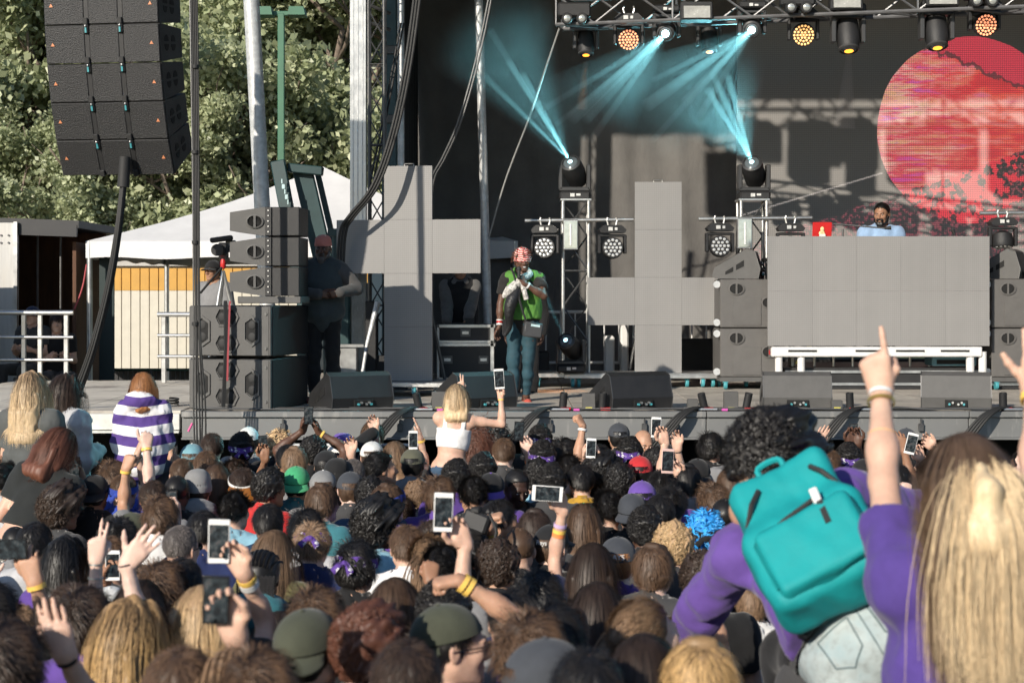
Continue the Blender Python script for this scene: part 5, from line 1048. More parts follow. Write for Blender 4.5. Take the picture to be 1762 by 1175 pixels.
def hair_mat(name, root, tip=None, rough=.55, isl=.3, sheen=0):
    k = 'hair_' + name
    if k in MATS: return MATS[k]
    m, t, b = nodes_of(k); x = NX(t); x.xyz(); g = t.nodes.new('ShaderNodeNewGeometry'); at_ = t.nodes.new('ShaderNodeAttribute'); at_.attribute_name = 't'
    r = x.ramp(at_.outputs['Fac'], [(.0, root), (.55, tip or root)]); mr = t.nodes.new('ShaderNodeMapRange'); mr.inputs[3].default_value = 1 - isl; mr.inputs[4].default_value = 1 + isl; t.links.new(g.outputs['Random Per Island'], mr.inputs[0])
    n = x.op('ADD', x.op('MULTIPLY', x.noise(55, 3), .45), x.op('MULTIPLY', x.noise(1, 4, stretch=(250, 250, 8)), .75)); hv = t.nodes.new('ShaderNodeHueSaturation'); t.links.new(r, hv.inputs['Color']); t.links.new(x.op('MULTIPLY', mr.outputs[0], x.op('ADD', .2, x.op('MULTIPLY', n, 1.35))), hv.inputs['Value']); t.links.new(hv.outputs[0], b.inputs['Base Color'])
    b.inputs['Roughness'].default_value = rough - .04; b.inputs['Specular IOR Level'].default_value = .42; return m
HM = {'black': hair_mat('black', (.007, .0065, .0065), (.014, .012, .011), rough=.48), 'darkbrown': hair_mat('darkbrown', (.018, .011, .008), (.045, .027, .018)), 'brown': hair_mat('brown', (.04, .023, .014), (.115, .066, .038)), 'lightbrown': hair_mat('lightbrown', (.09, .055, .033), (.24, .15, .088)),
      'blond': hair_mat('blond', (.26, .16, .09), (.55, .38, .2)), 'streak': hair_mat('streak', (.10, .06, .035), (.52, .33, .14), isl=.4), 'ombre': hair_mat('ombre', (.09, .05, .03), (.60, .44, .26), isl=.35), 'ginger': hair_mat('ginger', (.22, .09, .035), (.36, .16, .06)), 'redbrown': hair_mat('redbrown', (.055, .022, .014), (.13, .05, .03)), 'grey': hair_mat('grey', (.08, .07, .065), (.14, .12, .11)), 'blue': hair_mat('blue', (.02, .22, .6), (.04, .34, .75))}
SKIN = {}
for nme, c in (('pale', (.66, .45, .365)), ('fair', (.59, .37, .275)), ('tan', (.46, .26, .17)), ('brown', (.29, .15, .09)), ('dark', (.105, .052, .034)), ('deep', (.05, .024, .016))):
    SKIN[nme] = mat('skin_' + nme, c, .5, var=.12, scale=18, bump=.12, bscale=140, spec=.4); _b = SKIN[nme].node_tree.nodes['Principled BSDF']; _b.inputs['Subsurface Weight'].default_value = .12; _b.inputs['Subsurface Radius'].default_value = (1, .35, .2); _b.inputs['Subsurface Scale'].default_value = .012
def cloth(name, col, **k): return mat('cloth_' + name, col, k.pop('rough', .85), var=k.pop('var', .14), scale=k.pop('scale', 12), bump=k.pop('bump', .55), bscale=k.pop('bscale', 16), spec=.2, sheen=.15, **k)
CL = {n: cloth(n, c) for n, c in (('black', (.014, .014, .015)), ('white', (.74, .73, .72)), ('grey', (.20, .20, .205)), ('charcoal', (.05, .05, .052)), ('purple', (.095, .05, .235)), ('navy', (.018, .028, .09)), ('lightblue', (.22, .40, .50)), ('teal', (.04, .16, .19)), ('red', (.5, .03, .03)), ('denim', (.05, .09, .15)), ('green', (.05, .26, .09)), ('mustard', (.42, .24, .03)), ('royal', (.03, .06, .33)), ('olive', (.12, .11, .05)), ('palegrey', (.42, .42, .43)), ('mint', (.1, .45, .35)))}
def fem_of(k): return k in ('long', 'longwavy', 'longcurl', 'pony', 'bob', 'braids')
# ---------------------------------------------------------------- assembling people
def shared(name, me, m, parent, loc=None, rot=None, scale=None):
    if not me.materials: me.materials.append(MATS['skin_fair'])
    o = bpy.data.objects.new(name, me); COL.objects.link(o); o.parent = parent
    o.material_slots[0].link = 'OBJECT'; o.material_slots[0].material = m
    if loc is not None: o.location = loc
    if rot is not None: o.rotation_euler = Matrix(rot.tolist()).to_euler()
    if scale: o.scale = scale
    return o
_BC = {}
def body_data(p, key, hb=.02, hh=.0075, hd=.006):
    if key is not None: hb, hh, hd = .018, .007, .006
    if key is not None and key in _BC: return _BC[key]
    V, Q = body_arrays(p, hb, hh, hd); me = np_mesh('body', V, Q)
    if key is not None: _BC[key] = me
    return me
_CC = {}
def cloth_data(kind, p, key, **k):
    if key is not None and (kind, key) in _CC: return _CC[(kind, key)]
    V, Q = (shirt_arrays if kind == 'shirt' else trouser_arrays)(p, **k); me = np_mesh(kind, V, Q)
    if key is not None: _CC[(kind, key)] = me
    return me
_HAT = {}
def hat_meshes(kind):
    if kind in _HAT: return _HAT[kind]
    o = {}
    def crown(rx=.093, ry=.112, rz=.098, z0=.028, c=(0, -.006, .03), seam=.0022, flat=1.0):
        mb = MB(); n, m = 36, 10; c = Vector(c)
        for j in range(m + 1):
            ph = math.pi / 2 * (j / m); 
            for i in range(n):
                t = 2 * math.pi * i / n; k = 1 - seam * 10 * (1 if i % 6 == 0 else 0) * .25; s = math.cos(ph) ** flat; mb.v.append(tuple(c + Vector((rx * k * math.cos(t) * s, ry * k * math.sin(t) * s, rz * math.sin(ph) * k + (.010 if math.sin(t) > 0 else -.012) * (1 - j / m) * abs(math.sin(t))))))
        mb.f = [(j * n + i, j * n + (i + 1) % n, (j + 1) * n + (i + 1) % n, (j + 1) * n + i) for j in range(m) for i in range(n)]; mb.m = [0] * len(mb.f); return mb
    def brim(inner, ext, a0, droop, c=(0, -.006, .035), up=0):
        mb = MB(); c = Vector(c)
        def f(u, v):
            a = (-a0 + 2 * a0 * u); e = ext * (1 - abs(a / a0) ** 2.6); r_ = v * e; x = (inner[0] + r_ * .85) * math.sin(a); y = (inner[1] + r_ * 1.0) * math.cos(a) ; return c + Vector((x, y, up * v - droop * (x / .09) ** 2 * .35 - droop * v * .6))
        mb.grid(f, 20, 5); k = len(mb.v); top = list(mb.v); mb.add([(x, y, z - .004) for x, y, z in top], [tuple(reversed(q)) for q in mb.f[:]]); return mb
    if kind == 'cap':
        o['crown'] = crown().mesh('cap'); o['brim'] = brim((.090, .108), .075, 1.15, .03).mesh('brim'); b = MB(); b.sph((0, -.006, .129), (.008, .008, .005), 8); o['button'] = b.mesh('button')
    elif kind == 'bucket':
        o['crown'] = crown(.092, .112, .095, flat=.6).mesh('hat'); mb = MB(); mb.lathe([(.094, .035), (.118, .012), (.140, -.022), (.136, -.024), (.112, .008), (.09, .03)], (0, 0, 0), (0, 0, 1), 32, cap=False); mb.v = [(x, y * 1.16 - .006, z) for x, y, z in mb.v]; o['brim'] = mb.mesh('brim')
        mb = MB(); mb.lathe([(.0965, .038), (.0985, .03), (.0975, .055), (.095, .058)], (0, 0, 0), (0, 0, 1), 32, cap=False); mb.v = [(x * 1.01, y * 1.2 - .006, z) for x, y, z in mb.v]; o['band'] = mb.mesh('hat_band')
    elif kind == 'beanie':
        mb = MB(); n, m = 64, 18
        for j in range(m + 1):
            v = j / m; z = -.005 + .155 * v; rr = (1 - max(0, (v - .3) / .7) ** 2.6) ** .5 if v < 1 else 0
            for i in range(n):
                t = 2 * math.pi * i / n; k = 1 + .018 * math.cos(32 * t) + (.05 if v < .28 else 0) * (1 if .02 < v < .26 else .5); mb.v.append((.090 * rr * k * math.cos(t), .109 * rr * k * math.sin(t) - .008, z))
        mb.f = [(j * n + i, j * n + (i + 1) % n, (j + 1) * n + (i + 1) % n, (j + 1) * n + i) for j in range(m) for i in range(n)]; mb.m = [0] * len(mb.f); o['crown'] = mb.mesh('beanie')
    elif kind == 'band':
        mb = MB()
        def f(u, v):
            t = 2 * math.pi * u; w_ = .0035 * math.sin(7 * t + 3 * v) + .002 * math.sin(17 * t); tl = .022 * math.sin(t); return Vector(((.094 + w_) * math.cos(t), (.113 + w_) * math.sin(t) - .01, .012 + tl + .045 * v + .004 * math.sin(5 * t)))
        mb.grid(f, 48, 4); o['crown'] = mb.mesh('bandana'); k = MB(); k.sph((0, -.132, .0), (.022, .014, .016), 10); k.prism([(0, 0), (.02, .01), (.055, -.035), (.03, -.06)], lambda u, v: Vector((u, -.135, v)), lambda u, v: Vector((u, -.128, v))); k.prism([(0, 0), (-.02, .01), (-.06, -.03), (-.035, -.055)], lambda u, v: Vector((u, -.136, v)), lambda u, v: Vector((u, -.129, v))); o['knot'] = k.mesh('knot')
    elif kind == 'visor':
        mb = MB(); mb.lathe([(.0945, .03), (.097, .034), (.097, .056), (.0945, .06)], (0, 0, 0), (0, 0, 1), 36, cap=False); mb.v = [(x, y * 1.17 - .006, z - .02 * (y / .1)) for x, y, z in mb.v]; o['crown'] = mb.mesh('visor_band'); o['brim'] = brim((.092, .108), .10, 1.25, .01, up=-.05).mesh('visor_shade')
    for me in o.values(): me.shade_smooth()
    _HAT[kind] = o; return o
def hat(parent, p, kind, m, back=False, m2=None, tilt=0, text=None, textm=None, sc=1.0):
    M = hat_meshes(kind); rot = p.HR @ (Rz(math.pi) @ Rx(R(-16)) if back else np.eye(3)) @ Rx(R(tilt)); out = None
    nm = {'cap': 'cap', 'bucket': 'bucket_hat', 'beanie': 'beanie', 'band': 'bandana', 'visor': 'sun_visor'}[kind]; c = shared(nm, M['crown'], m, parent, p.HC + (p.HR @ np.array([0, -.014, .004]) if back else 0), rot, (sc, sc, 1))
    for k in M:
        if k != 'crown': shared({'brim': 'brim', 'button': 'button', 'band': 'hat_band', 'knot': 'knot'}[k], M[k], (m2 or m), c)
    if text:
        me = text_mesh(text, .034, .001); o = mobj('emblem', me, textm or M_white, c); o.location = (0, .1085, .062) if back == 'front' else (0, -.1205, .045); o.rotation_euler = (R(72), 0, 0)
    return c
def bandana_mat():
    m, t, b = nodes_of('purple_paisley'); x = NX(t); x.xyz(); vo = t.nodes.new('ShaderNodeTexVoronoi'); vo.inputs['Scale'].default_value = 26; t.links.new(x.co, vo.inputs['Vector'])
    f = x.op('MULTIPLY', x.op('LESS_THAN', vo.outputs['Distance'], .36), x.op('GREATER_THAN', x.noise(90, 2), .46)); t.links.new(x.mix(f, (.10, .045, .27), (.75, .74, .78)), b.inputs['Base Color']); b.inputs['Roughness'].default_value = .85; return m
M_paisley = bandana_mat()
M_wrist = mat('yellow_wristband', (.85, .55, .12), .45, var=.1)
def wristband(parent, p, sd, m=None, along=.1, r=.034, w=.018):
    S, E, W = p.arm[sd]; d = unit(E - W); c = W + d * along; rr = r * (.88 if p.fem else 1); mb = MB(); mb.lathe([(rr, -w / 2), (rr + .003, -w / 2), (rr + .003, w / 2), (rr, w / 2)], c, d, 18, cap=False); return mb.build('wristband', m or M_wrist, parent, True)
def screen_mat():
    if 'phone_screen' in MATS: return MATS['phone_screen']
    m, t, b = nodes_of('phone_screen'); x = NX(t); s_ = x.xyz(); n = x.noise(38, 3); b.inputs['Base Color'].default_value = (.012, .013, .015, 1); b.inputs['Roughness'].default_value = .06
    oi = t.nodes.new('ShaderNodeObjectInfo'); pic = x.ramp(x.op('ADD', n, x.op('MULTIPLY', x.op('SUBTRACT', oi.outputs['Random'], .5), .12)), [(.40, (.004, .006, .007)), (.55, (.05, .07, .075)), (.62, (.16, .16, .15)), (.7, (.10, .03, .03))]); t.links.new(pic, b.inputs['Emission Color']); b.inputs['Emission Strength'].default_value = .55; return m
PHONES = {}
def phone(label, px, py, D, w=.069, h=.142, ang=0, col='white', yaw=0, pitch=0, off=False):
    p = at(px, py, D); t = thing('smartphone', label, 'phone', p, 0, 'raised smartphones'); t.rotation_euler = (R(pitch), R(ang), R(yaw))
    body = {'white': mat('white_phone', (.78, .77, .75), .3, var=.03), 'black': mat('black_phone', (.012, .012, .013), .2, var=0), 'rose': mat('rose_phone', (.6, .42, .38), .3, var=.03)}[col]
    mb = MB(); mb.box((0, 0, 0), (w, .0085, h), ch=.004); mb.build('case', body, t, True)
    mb = MB(); mb.box((0, -.0047, 0), (w - .007, .001, h - (.034 if col != 'black' else .012))); mb.build('screen', screen_mat(), t)
    mb = MB(); mb.cyl((0, -.0043, -h / 2 + .0085), (0, -.0052, -h / 2 + .0085), .0052, n=12); mb.build('home_button', body, t)
    mb = MB(); mb.box((w * .28, .0052, h / 2 - .014), (.02, .002, .012), ch=.001); mb.build('camera_lens', mat('black_phone', (.012, .012, .013), .2, var=0), t)
    return t
HSTD = 1.735
POOL = {'phone': dict(armR=dict(to=(.16, .30, 1.72), hand='grip', dir=(-.25, .05, 1), palm=(-.2, -1, 0), pole=(.3, .5, -1))), 'phone_both': dict(armR=dict(to=(.07, .36, 1.70), hand='grip', dir=(-.3, 0, 1), palm=(-.7, -.7, 0), pole=(.8, .2, -1)), armL=dict(to=(-.07, .36, 1.70), hand='grip', dir=(.3, 0, 1), palm=(.7, -.7, 0), pole=(-.8, .2, -1))),
    'open_hand': dict(armL=dict(to=(-.22, .22, 1.80), hand='open', dir=(-.1, .1, 1), palm=(.2, 1, 0), pole=(-.4, .4, -1))), 'fist_up': dict(armR=dict(to=(.2, .2, 1.84), hand='fist', dir=(0, .1, 1), palm=(-.2, 1, 0), pole=(.4, .4, -1))), 'two_fingers': dict(armR=dict(to=(.24, .25, 1.78), hand='two', dir=(.1, .1, 1), palm=(-.3, 1, 0), pole=(.4, .4, -1)))}
PEOPLE = []
def to_local(o, sc, yaw, v): return Rz(-yaw) @ ((np.array(v) - np.array(o)) / sc)
def person(px, py, D, label, skin='fair', hk='short', hc='darkbrown', shirt='black', yaw=0, sc=None, cat='person', group='festival crowd', sleeve='short', head=(0, 0, 0), lean=0, roll=0, legs='stand', fem=None, arms=(), hatk=None, trousers='denim', key=True, hb=.026, hh=.0098, hd=.0080, hood=False, base=None, top=None, loose=0, hem=-.12, build=1.0, tank=False, cm=None, tm=None, short=False, ch=.023, ltop=HSTD, rest='down', infl=.017, nb=.078, ttop=.06, nob=False, seed=1, fold=0, pool=None):
    fem = fem_of(hk) if fem is None else fem; yw = R(yaw); tp = at(px, py, D)
    z0 = gz(D) if base is None else base
    if sc is None: sc = min(1.09, max(.90, (tp.z - z0) / ltop))
    zb = tp.z - ltop * sc if top is None else top
    p0 = Pose(fem, lean, roll, 0, legs, head=head)     # where the crown lands when bent
    crown = p0.HC + p0.HR @ np.array([0, -.01, .125]); off = Rz(yw) @ np.array([crown[0], crown[1], 0]) * sc
    zb = tp.z - crown[2] * sc if (lean or roll or legs != 'stand') else zb
    o = (tp.x - off[0], D - off[1], zb); sp = {}
    for a in arms:
        sd = 1 if a['side'] == 'R' else -1; dd = a.get('dd', .25); wr = at(*a['wrist'], D + dd); tip = at(*a['tip'], D + dd + a.get('dt', 0)) if 'tip' in a else None; q = dict(to=to_local(o, sc, yw, wr), hand=a.get('hand', 'relaxed'))
        if tip is not None: q['dir'] = unit(Rz(-yw) @ np.array(tip - wr))
        pl = {'cam': (0, -1, 0), 'away': (0, 1, 0), 'in': (-sd, 0, 0), 'down': (0, .3, -1)}.get(a.get('palm', 'away'), a.get('palm')); q['palm'] = Rz(-yw) @ np.array(pl, float)
        q['pole'] = Rz(-yw) @ np.array(a.get('pole', (sd * .25, .6, -1)), float)
        sp['armR' if sd > 0 else 'armL'] = q
    if pool: sp = POOL[pool]
    p = Pose(fem, lean, roll, 0, legs, head=head, build=build, arms=rest, **sp); std = not arms and not lean and not roll and legs == 'stand' and head == (0, 0, 0) and build == 1.0
    k = ('std', fem, rest, pool) if std and key else None
    t = thing('person', label, cat, o, yw, group); t.scale = (sc, sc, sc)
    shared('body', body_data(p, k, hb, hh, hd), SKIN[skin], t)
    if shirt: shared('shirt', cloth_data('shirt', p, (k + (sleeve, hood, loose, hem, tank)) if k else None, h=ch, sleeve=sleeve, hood=hood, loose=loose, hem=hem, tank=tank, infl=infl, neck=nb, seed=seed, fold=fold), cm or CL[shirt], t)
    if trousers: shared('trousers', cloth_data('trousers', p, (k + ('tr', short)) if k else None, h=.020 if lean > 20 else .032, short=short, top=ttop), tm or CL[trousers], t)
    hkind = hatk['kind'] if isinstance(hatk, dict) else hatk
    if hkind in ('cap', 'bucket', 'beanie') and not fem_of(hk): hk_ = 'under'
    else: hk_ = hk
    if hk != 'bald': shared('hair', hair(hk_), HM[hc], t, p.HC, p.HR)
    if hatk:
        h = hatk if isinstance(hatk, dict) else dict(kind=hatk); h = dict(h)
        if h['kind'] in ('band', 'visor'): h['sc'] = {'afro': 1.10, 'curly': 1.15, 'bigcurl': 1.4, 'dreads': 1.1, 'wavy': 1.07, 'mop': 1.06, 'fwd': 1.04}.get(hk, 1.03)
        hat(t, p, h.pop('kind'), h.pop('m'), **h)
    for a in arms:
        sd = 1 if a['side'] == 'R' else -1
        for b in a.get('bands', ()): wristband(t, p, sd, *b)
    PEOPLE.append((px, py, D, t)); return t, p, o, sc
CM = {n: cloth('hat_' + n, c, bump=.3) for n, c in (('black', (.016, .016, .017)), ('white', (.66, .66, .64)), ('green', (.06, .36, .16)), ('dkgreen', (.03, .14, .05)), ('red', (.5, .03, .035)), ('purple', (.13, .07, .32)), ('grey', (.22, .22, .22)), ('slate', (.05, .055, .065)), ('navy', (.02, .03, .07)), ('tealw', (.18, .36, .42)), ('camo', (.10, .10, .07)), ('olive', (.06, .065, .045)), ('mint', (.05, .42, .36)))}
CM['knit'] = None
def knit():
    m, t, b = nodes_of('red_white_knit'); x = NX(t); s = x.xyz(); a = x.op('ARCTAN2', s[1], s[0]); zz = x.op('ADD', s[2], x.op('MULTIPLY', x.op('SINE', x.op('MULTIPLY', a, 9)), .004))
    v = x.op('FRACT', x.op('ADD', x.op('MULTIPLY', zz, 42), x.op('MULTIPLY', a, .35))); f = x.op('GREATER_THAN', v, .55); t.links.new(x.mix(f, (.58, .03, .035), (.72, .62, .55)), b.inputs['Base Color']); b.inputs['Roughness'].default_value = .95; return m
CM['knit'] = knit()
DY = ([735, 760, 800, 860, 925, 985, 1045, 1105, 1175], [14.4, 13.0, 11.4, 9.7, 8.1, 6.6, 4.6, 3.95, 3.5])
def Dof(py): return float(np.interp(py, *DY))

# ---------------------------------------------------------------- the crowd: x, top y, hair, hair colour, skin, shirt, yaw, extras
def cap_(c, back=False, **k): return dict(kind='cap', m=CM[c], back=back, **k)
BAND = dict(kind='band', m=M_paisley)
LB = 'person with '
HD = {'short': 'short {} hair', 'crop': 'close cropped {} hair', 'fwd': 'combed forward {} hair', 'mop': 'thick straight {} hair', 'wavy': 'wavy {} hair', 'curly': 'curly {} hair', 'bigcurl': 'big curly {} hair', 'afro': 'rounded {} afro hair', 'buzz': 'buzzed {} hair', 'spiky': 'spiky {} hair', 'slick': 'swept back {} hair', 'dreads': 'short {} locs', 'long': 'long straight {} hair', 'longwavy': 'long wavy {} hair', 'longcurl': 'long curly {} hair', 'bob': 'shoulder length {} hair', 'pony': '{} ponytail', 'braids': 'braided {} hair', 'bald': 'bald head'}
CN = {'darkbrown': 'dark brown', 'lightbrown': 'light brown', 'streak': 'blond streaked', 'ombre': 'blond tipped', 'redbrown': 'reddish brown'}
SN = {'palegrey': 'pale grey', 'lightblue': 'light blue', 'royal': 'royal blue', 'teal': 'dark teal'}
used = {}
def crowd_label(hk, hc, shirt, extra, mark=None):
    s = LB + HD[hk].format(CN.get(hc, hc)) + (', ' + extra if extra else ' in ' + SN.get(shirt, shirt) + ' top')
    return s
T = []
def c(px, py, hk, hc, skin, shirt, yaw=0, ex='', **k): T.append((px, py, hk, hc, skin, shirt, yaw, ex, k))
ARM = lambda side, wrist, tip, hand='relaxed', palm='away', dd=.25, **k: dict(side=side, wrist=wrist, tip=tip, hand=hand, palm=palm, dd=dd, **k)
WB = (None,)
# row at the stage edge
c(365, 746, 'short', 'darkbrown', 'fair', 'black', 10, 'beside the drop of black cables')
c(427, 735, 'crop', 'black', 'brown', 'grey', 0, 'wearing a white and grey cap', hatk=cap_('white', m2=CM['tealw']))
c(415, 749, 'afro', 'black', 'dark', 'black', 15, 'with a purple bandana below the white cap', hatk=BAND)
c(330, 764, 'crop', 'brown', 'fair', 'teal', 0, 'wearing a teal and white cap', hatk=cap_('tealw', m2=CM['white']))
c(480, 742, 'dreads', 'blond', 'brown', 'black', 0, 'bleached, at the stage edge')
c(495, 766, 'short', 'black', 'brown', 'navy', 5, 'holding a black phone up with one hand', arms=[ARM('L', (456, 790), (455, 762), 'grip', 'cam', .1)])
c(538, 755, 'curly', 'black', 'dark', 'black', 0, 'raising a black phone in both hands', arms=[ARM('L', (521, 741), (525, 724), 'grip', (.7, -.6, 0), .15, pole=(-1, 0, -.6)), ARM('R', (549, 744), (541, 727), 'grip', (-.7, -.6, 0), .15, pole=(1, 0, -.6), bands=[(None, .03)])])
c(508, 770, 'mop', 'lightbrown', 'fair', 'grey', -10, 'under the two handed black phone')
c(590, 745, 'crop', 'darkbrown', 'fair', 'purple', 15, 'wearing a purple hat with white trim', hatk=dict(kind='bucket', m=CM['purple'], m2=CM['white']))
c(641, 726, 'mop', 'brown', 'fair', 'black', 180, 'hand before face', arms=[ARM('R', (646, 742), (637, 716), 'relaxed', (0, -1, .3), -.16, bands=[(None, .05)], pole=(-1, 0, -1))], sleeve='long')
c(640, 760, 'crop', 'brown', 'fair', 'palegrey', 0, 'wearing a pale grey cap with dark button', hatk=cap_('white', m2=CM['grey']))
c(680, 760, 'bob', 'lightbrown', 'fair', 'black', 0, 'thin hand raised next to the pale grey cap', arms=[ARM('R', (723, 752), (712, 704), 'flat', (-1, 0, 0), .2, bands=[(None, .03)])])
c(710, 772, 'crop', 'black', 'brown', 'grey', 0, 'wearing a mottled dark cap', hatk=cap_('camo'))
c(561, 775, 'crop', 'black', 'fair', 'black', 0, 'in a black cap, one pale hand raised', hatk=cap_('black'), arms=[ARM('R', (604, 782), (601, 755), 'relaxed', 'cam', .25)])
c(580, 793, 'crop', 'black', 'tan', 'black', 0, 'in a black knitted beanie', hatk=dict(kind='beanie', m=CM['black']))
c(607, 790, 'crop', 'grey', 'fair', 'charcoal', 0, 'beside the black beanie')
c(603, 812, 'crop', 'brown', 'pale', 'charcoal', 0, 'in a slate cap behind the purple hat', hatk=cap_('slate'))
c(652, 780, 'slick', 'black', 'tan', 'black', -70, 'laughing in profile with a hand at the mouth', head=(0, 6, 0))
c(820, 735, 'longcurl', 'redbrown', 'fair', 'grey', 0, 'next to the girl in white crop top')
c(856, 731, 'dreads', 'black', 'dark', 'black', 0, 'gathered on top near the stage beam')
c(867, 755, 'short', 'brown', 'pale', 'charcoal', 0, 'lifting a black phone on a bare arm', arms=[ARM('R', (907, 776), (899, 744), 'grip', 'cam', .2, bands=[(mat('orange_band', (.8, .25, .08), .5), .09), (None, .12)])])
c(830, 784, 'afro', 'black', 'dark', 'black', 0, 'in shade beside the white crop top')
c(929, 735, 'afro', 'black', 'dark', 'black', 0, 'with purple bandana nearest the stage beam', hatk=BAND)
c(933, 763, 'afro', 'black', 'dark', 'black', 8, 'with purple bandana behind another bandana wearer', hatk=BAND)
c(925, 795, 'curly', 'black', 'fair', 'lightblue', 0, 'in light blue behind the bandanas')
c(970, 757, 'wavy', 'black', 'tan', 'black', 0, 'right behind the bandanas')
c(978, 785, 'slick', 'black', 'tan', 'charcoal', 0, 'between the bandana and the yellow sleeve')
c(1030, 765, 'short', 'black', 'tan', 'black', 10, 'raising a fist with a white wristband', arms=[ARM('L', (1003, 733), (992, 712), 'fist', (0, .3, -1), .2, bands=[(M_white, .03)])])
c(1065, 728, 'crop', 'black', 'tan', 'black', 0, 'in a charcoal cap with white dot', hatk=cap_('slate', text='o'))
c(1108, 740, 'bald', 'black', 'tan', 'black', 200, 'tanned, turned from the stage', head=(0, -8, 0))
c(1083, 757, 'afro', 'black', 'brown', 'black', -10, 'with purple bandana next to the bald head', hatk=BAND)
c(1101, 785, 'crop', 'black', 'brown', 'black', 0, 'in a bright red cap', hatk=cap_('red'))
c(1143, 762, 'crop', 'black', 'brown', 'charcoal', 0, 'in a black cap by the bare wrist', hatk=cap_('black'))
c(1128, 776, 'curly', 'black', 'fair', 'black', 0, 'one thin arm raised with a dark bracelet', arms=[ARM('R', (1166, 772), (1160, 745), 'relaxed', 'cam', .2, bands=[(M_rubber, .02, .028, .006)])])
c(1182, 800, 'mop', 'black', 'fair', 'grey', 0, 'lifting a white phone against the beam', arms=[ARM('L', (1144, 762), (1136, 730), 'grip', 'cam', .25)])
c(1222, 747, 'wavy', 'black', 'fair', 'black', -40, 'looking down towards the green cap')
c(1268, 750, 'crop', 'brown', 'fair', 'grey', 0, 'in a deep green cap', hatk=cap_('dkgreen'))
c(1304, 731, 'dreads', 'black', 'dark', 'black', 0, 'small, above the big curly head')
c(1424, 775, 'short', 'brown', 'fair', 'charcoal', 20, 'beside the purple sweatshirt', arms=[ARM('L', (1402, 764), (1422, 735), 'flat', (0, 1, 0), .2)])
c(1459, 767, 'afro', 'black', 'dark', 'purple', 0, 'tight, with purple bandana, holding a black phone', hatk=BAND, arms=[ARM('R', (1476, 763), (1471, 742), 'grip', 'cam', .15), ARM('L', (1461, 763), (1465, 742), 'grip', 'cam', .15)])
c(1488, 790, 'crop', 'black', 'brown', 'black', 0, 'in a black cap beside the raised pointing arm', hatk=cap_('black'))
c(1560, 737, 'crop', 'black', 'tan', 'black', 0, 'in a dark cap near the last white phone', hatk=cap_('slate'))
c(1600, 790, 'mop', 'black', 'fair', 'purple', 0, 'lifting a white phone at the far side', arms=[ARM('L', (1585, 792), (1576, 765), 'grip', 'cam', .2), ARM('R', (1608, 772), (1596, 760), 'relaxed', 'cam', .2)])
c(1545, 800, 'short', 'black', 'brown', 'black', 0, 'arm raised beside the white phone', arms=[ARM('R', (1556, 775), (1548, 750), 'relaxed', 'away', .25)])
# second and third rows
c(313, 789, 'crop', 'brown', 'fair', 'charcoal', 0, 'lit from above beside striped hoodie')
c(355, 777, 'short', 'brown', 'fair', 'black', 5, 'behind the teal and white cap')
c(163, 818, 'crop', 'black', 'brown', 'black', 0, 'in a plain black cap beside the black crop top', hatk=cap_('black', True), arms=[ARM('L', (141, 828), (131, 804), 'grip', 'cam', .1)])
c(195, 797, 'wavy', 'brown', 'fair', 'royal', 0, 'below the striped hoodie', arms=[ARM('R', (236, 782), (246, 755), 'relaxed', (.3, .3, -1), .15, bands=[(M_rubber, .02, .029, .007), (M_alu, .035, .030, .008)])])
c(212, 816, 'crop', 'brown', 'pale', 'royal', 0, 'with blue bandana, one arm up with closed hand', hatk=dict(kind='band', m=CL['royal']), arms=[ARM('R', (252, 760), (254, 730), 'thumb', (-.3, .9, 0), .2, bands=[(None, .02)])])
c(264, 828, 'short', 'darkbrown', 'tan', 'grey', 0, 'tanned arm up with yellow wristband', arms=[ARM('L', (217, 806), (226, 782), 'fist', (.3, .9, 0), .2, bands=[(None, .02)])])
c(304, 818, 'buzz', 'black', 'dark', 'black', 0, 'standing before the grey hood')
c(340, 812, 'crop', 'darkbrown', 'fair', 'grey', 0, 'grey hood pulled up', hatk=dict(kind='beanie', m=CM['grey']), hood=True)
c(373, 800, 'bob', 'brown', 'fair', 'black', 0, 'beside the person in white visor')
c(418, 806, 'short', 'darkbrown', 'fair', 'charcoal', 0, 'wearing a white visor with orange shade', hatk=dict(kind='visor', m=CM['white'], back=True, m2=None))
c(462, 812, 'curly', 'black', 'brown', 'red', -40, 'near the white visor')
c(510, 803, 'crop', 'black', 'tan', 'teal', 0, 'in a backward bright green cap', hatk=cap_('green', True))
c(556, 810, 'crop', 'brown', 'fair', 'grey', 0, 'in a grey and white mesh cap', hatk=cap_('grey', m2=CM['white']))
c(554, 834, 'mop', 'brown', 'pale', 'teal', -35, 'in front of the mesh cap wearer')
c(637, 826, 'curly', 'black', 'tan', 'denim', 0, 'behind the laughing man')
c(667, 834, 'mop', 'brown', 'pale', 'purple', -55, 'wearing a thin blue headband', hatk=dict(kind='band', m=CL['royal']))
c(784, 796, 'afro', 'black', 'dark', 'purple', 0, 'right behind the white crop top')
c(754, 824, 'wavy', 'brown', 'fair', 'purple', 0, 'hand raised with yellow wristband and striped cuff', arms=[ARM('L', (742, 866), (735, 836), 'thumb', (.8, .5, 0), .1, bands=[(None, .04)])])
c(814, 823, 'slick', 'black', 'tan', 'black', 0, 'in front of the afro by the crop top')
c(845, 814, 'crop', 'black', 'tan', 'purple', 0, 'in a black cap with pale badge and purple brim', hatk=cap_('black', True, m2=CM['purple'], text='BU'))
c(893, 808, 'buzz', 'black', 'deep', 'black', -150, 'facing the camera and looking down', head=(0, -22, 0))
c(948, 803, 'afro', 'black', 'dark', 'charcoal', 0, 'beside the sideways white phone')
c(1030, 793, 'bigcurl', 'black', 'tan', 'black', -20, 'below the phone held in two hands')
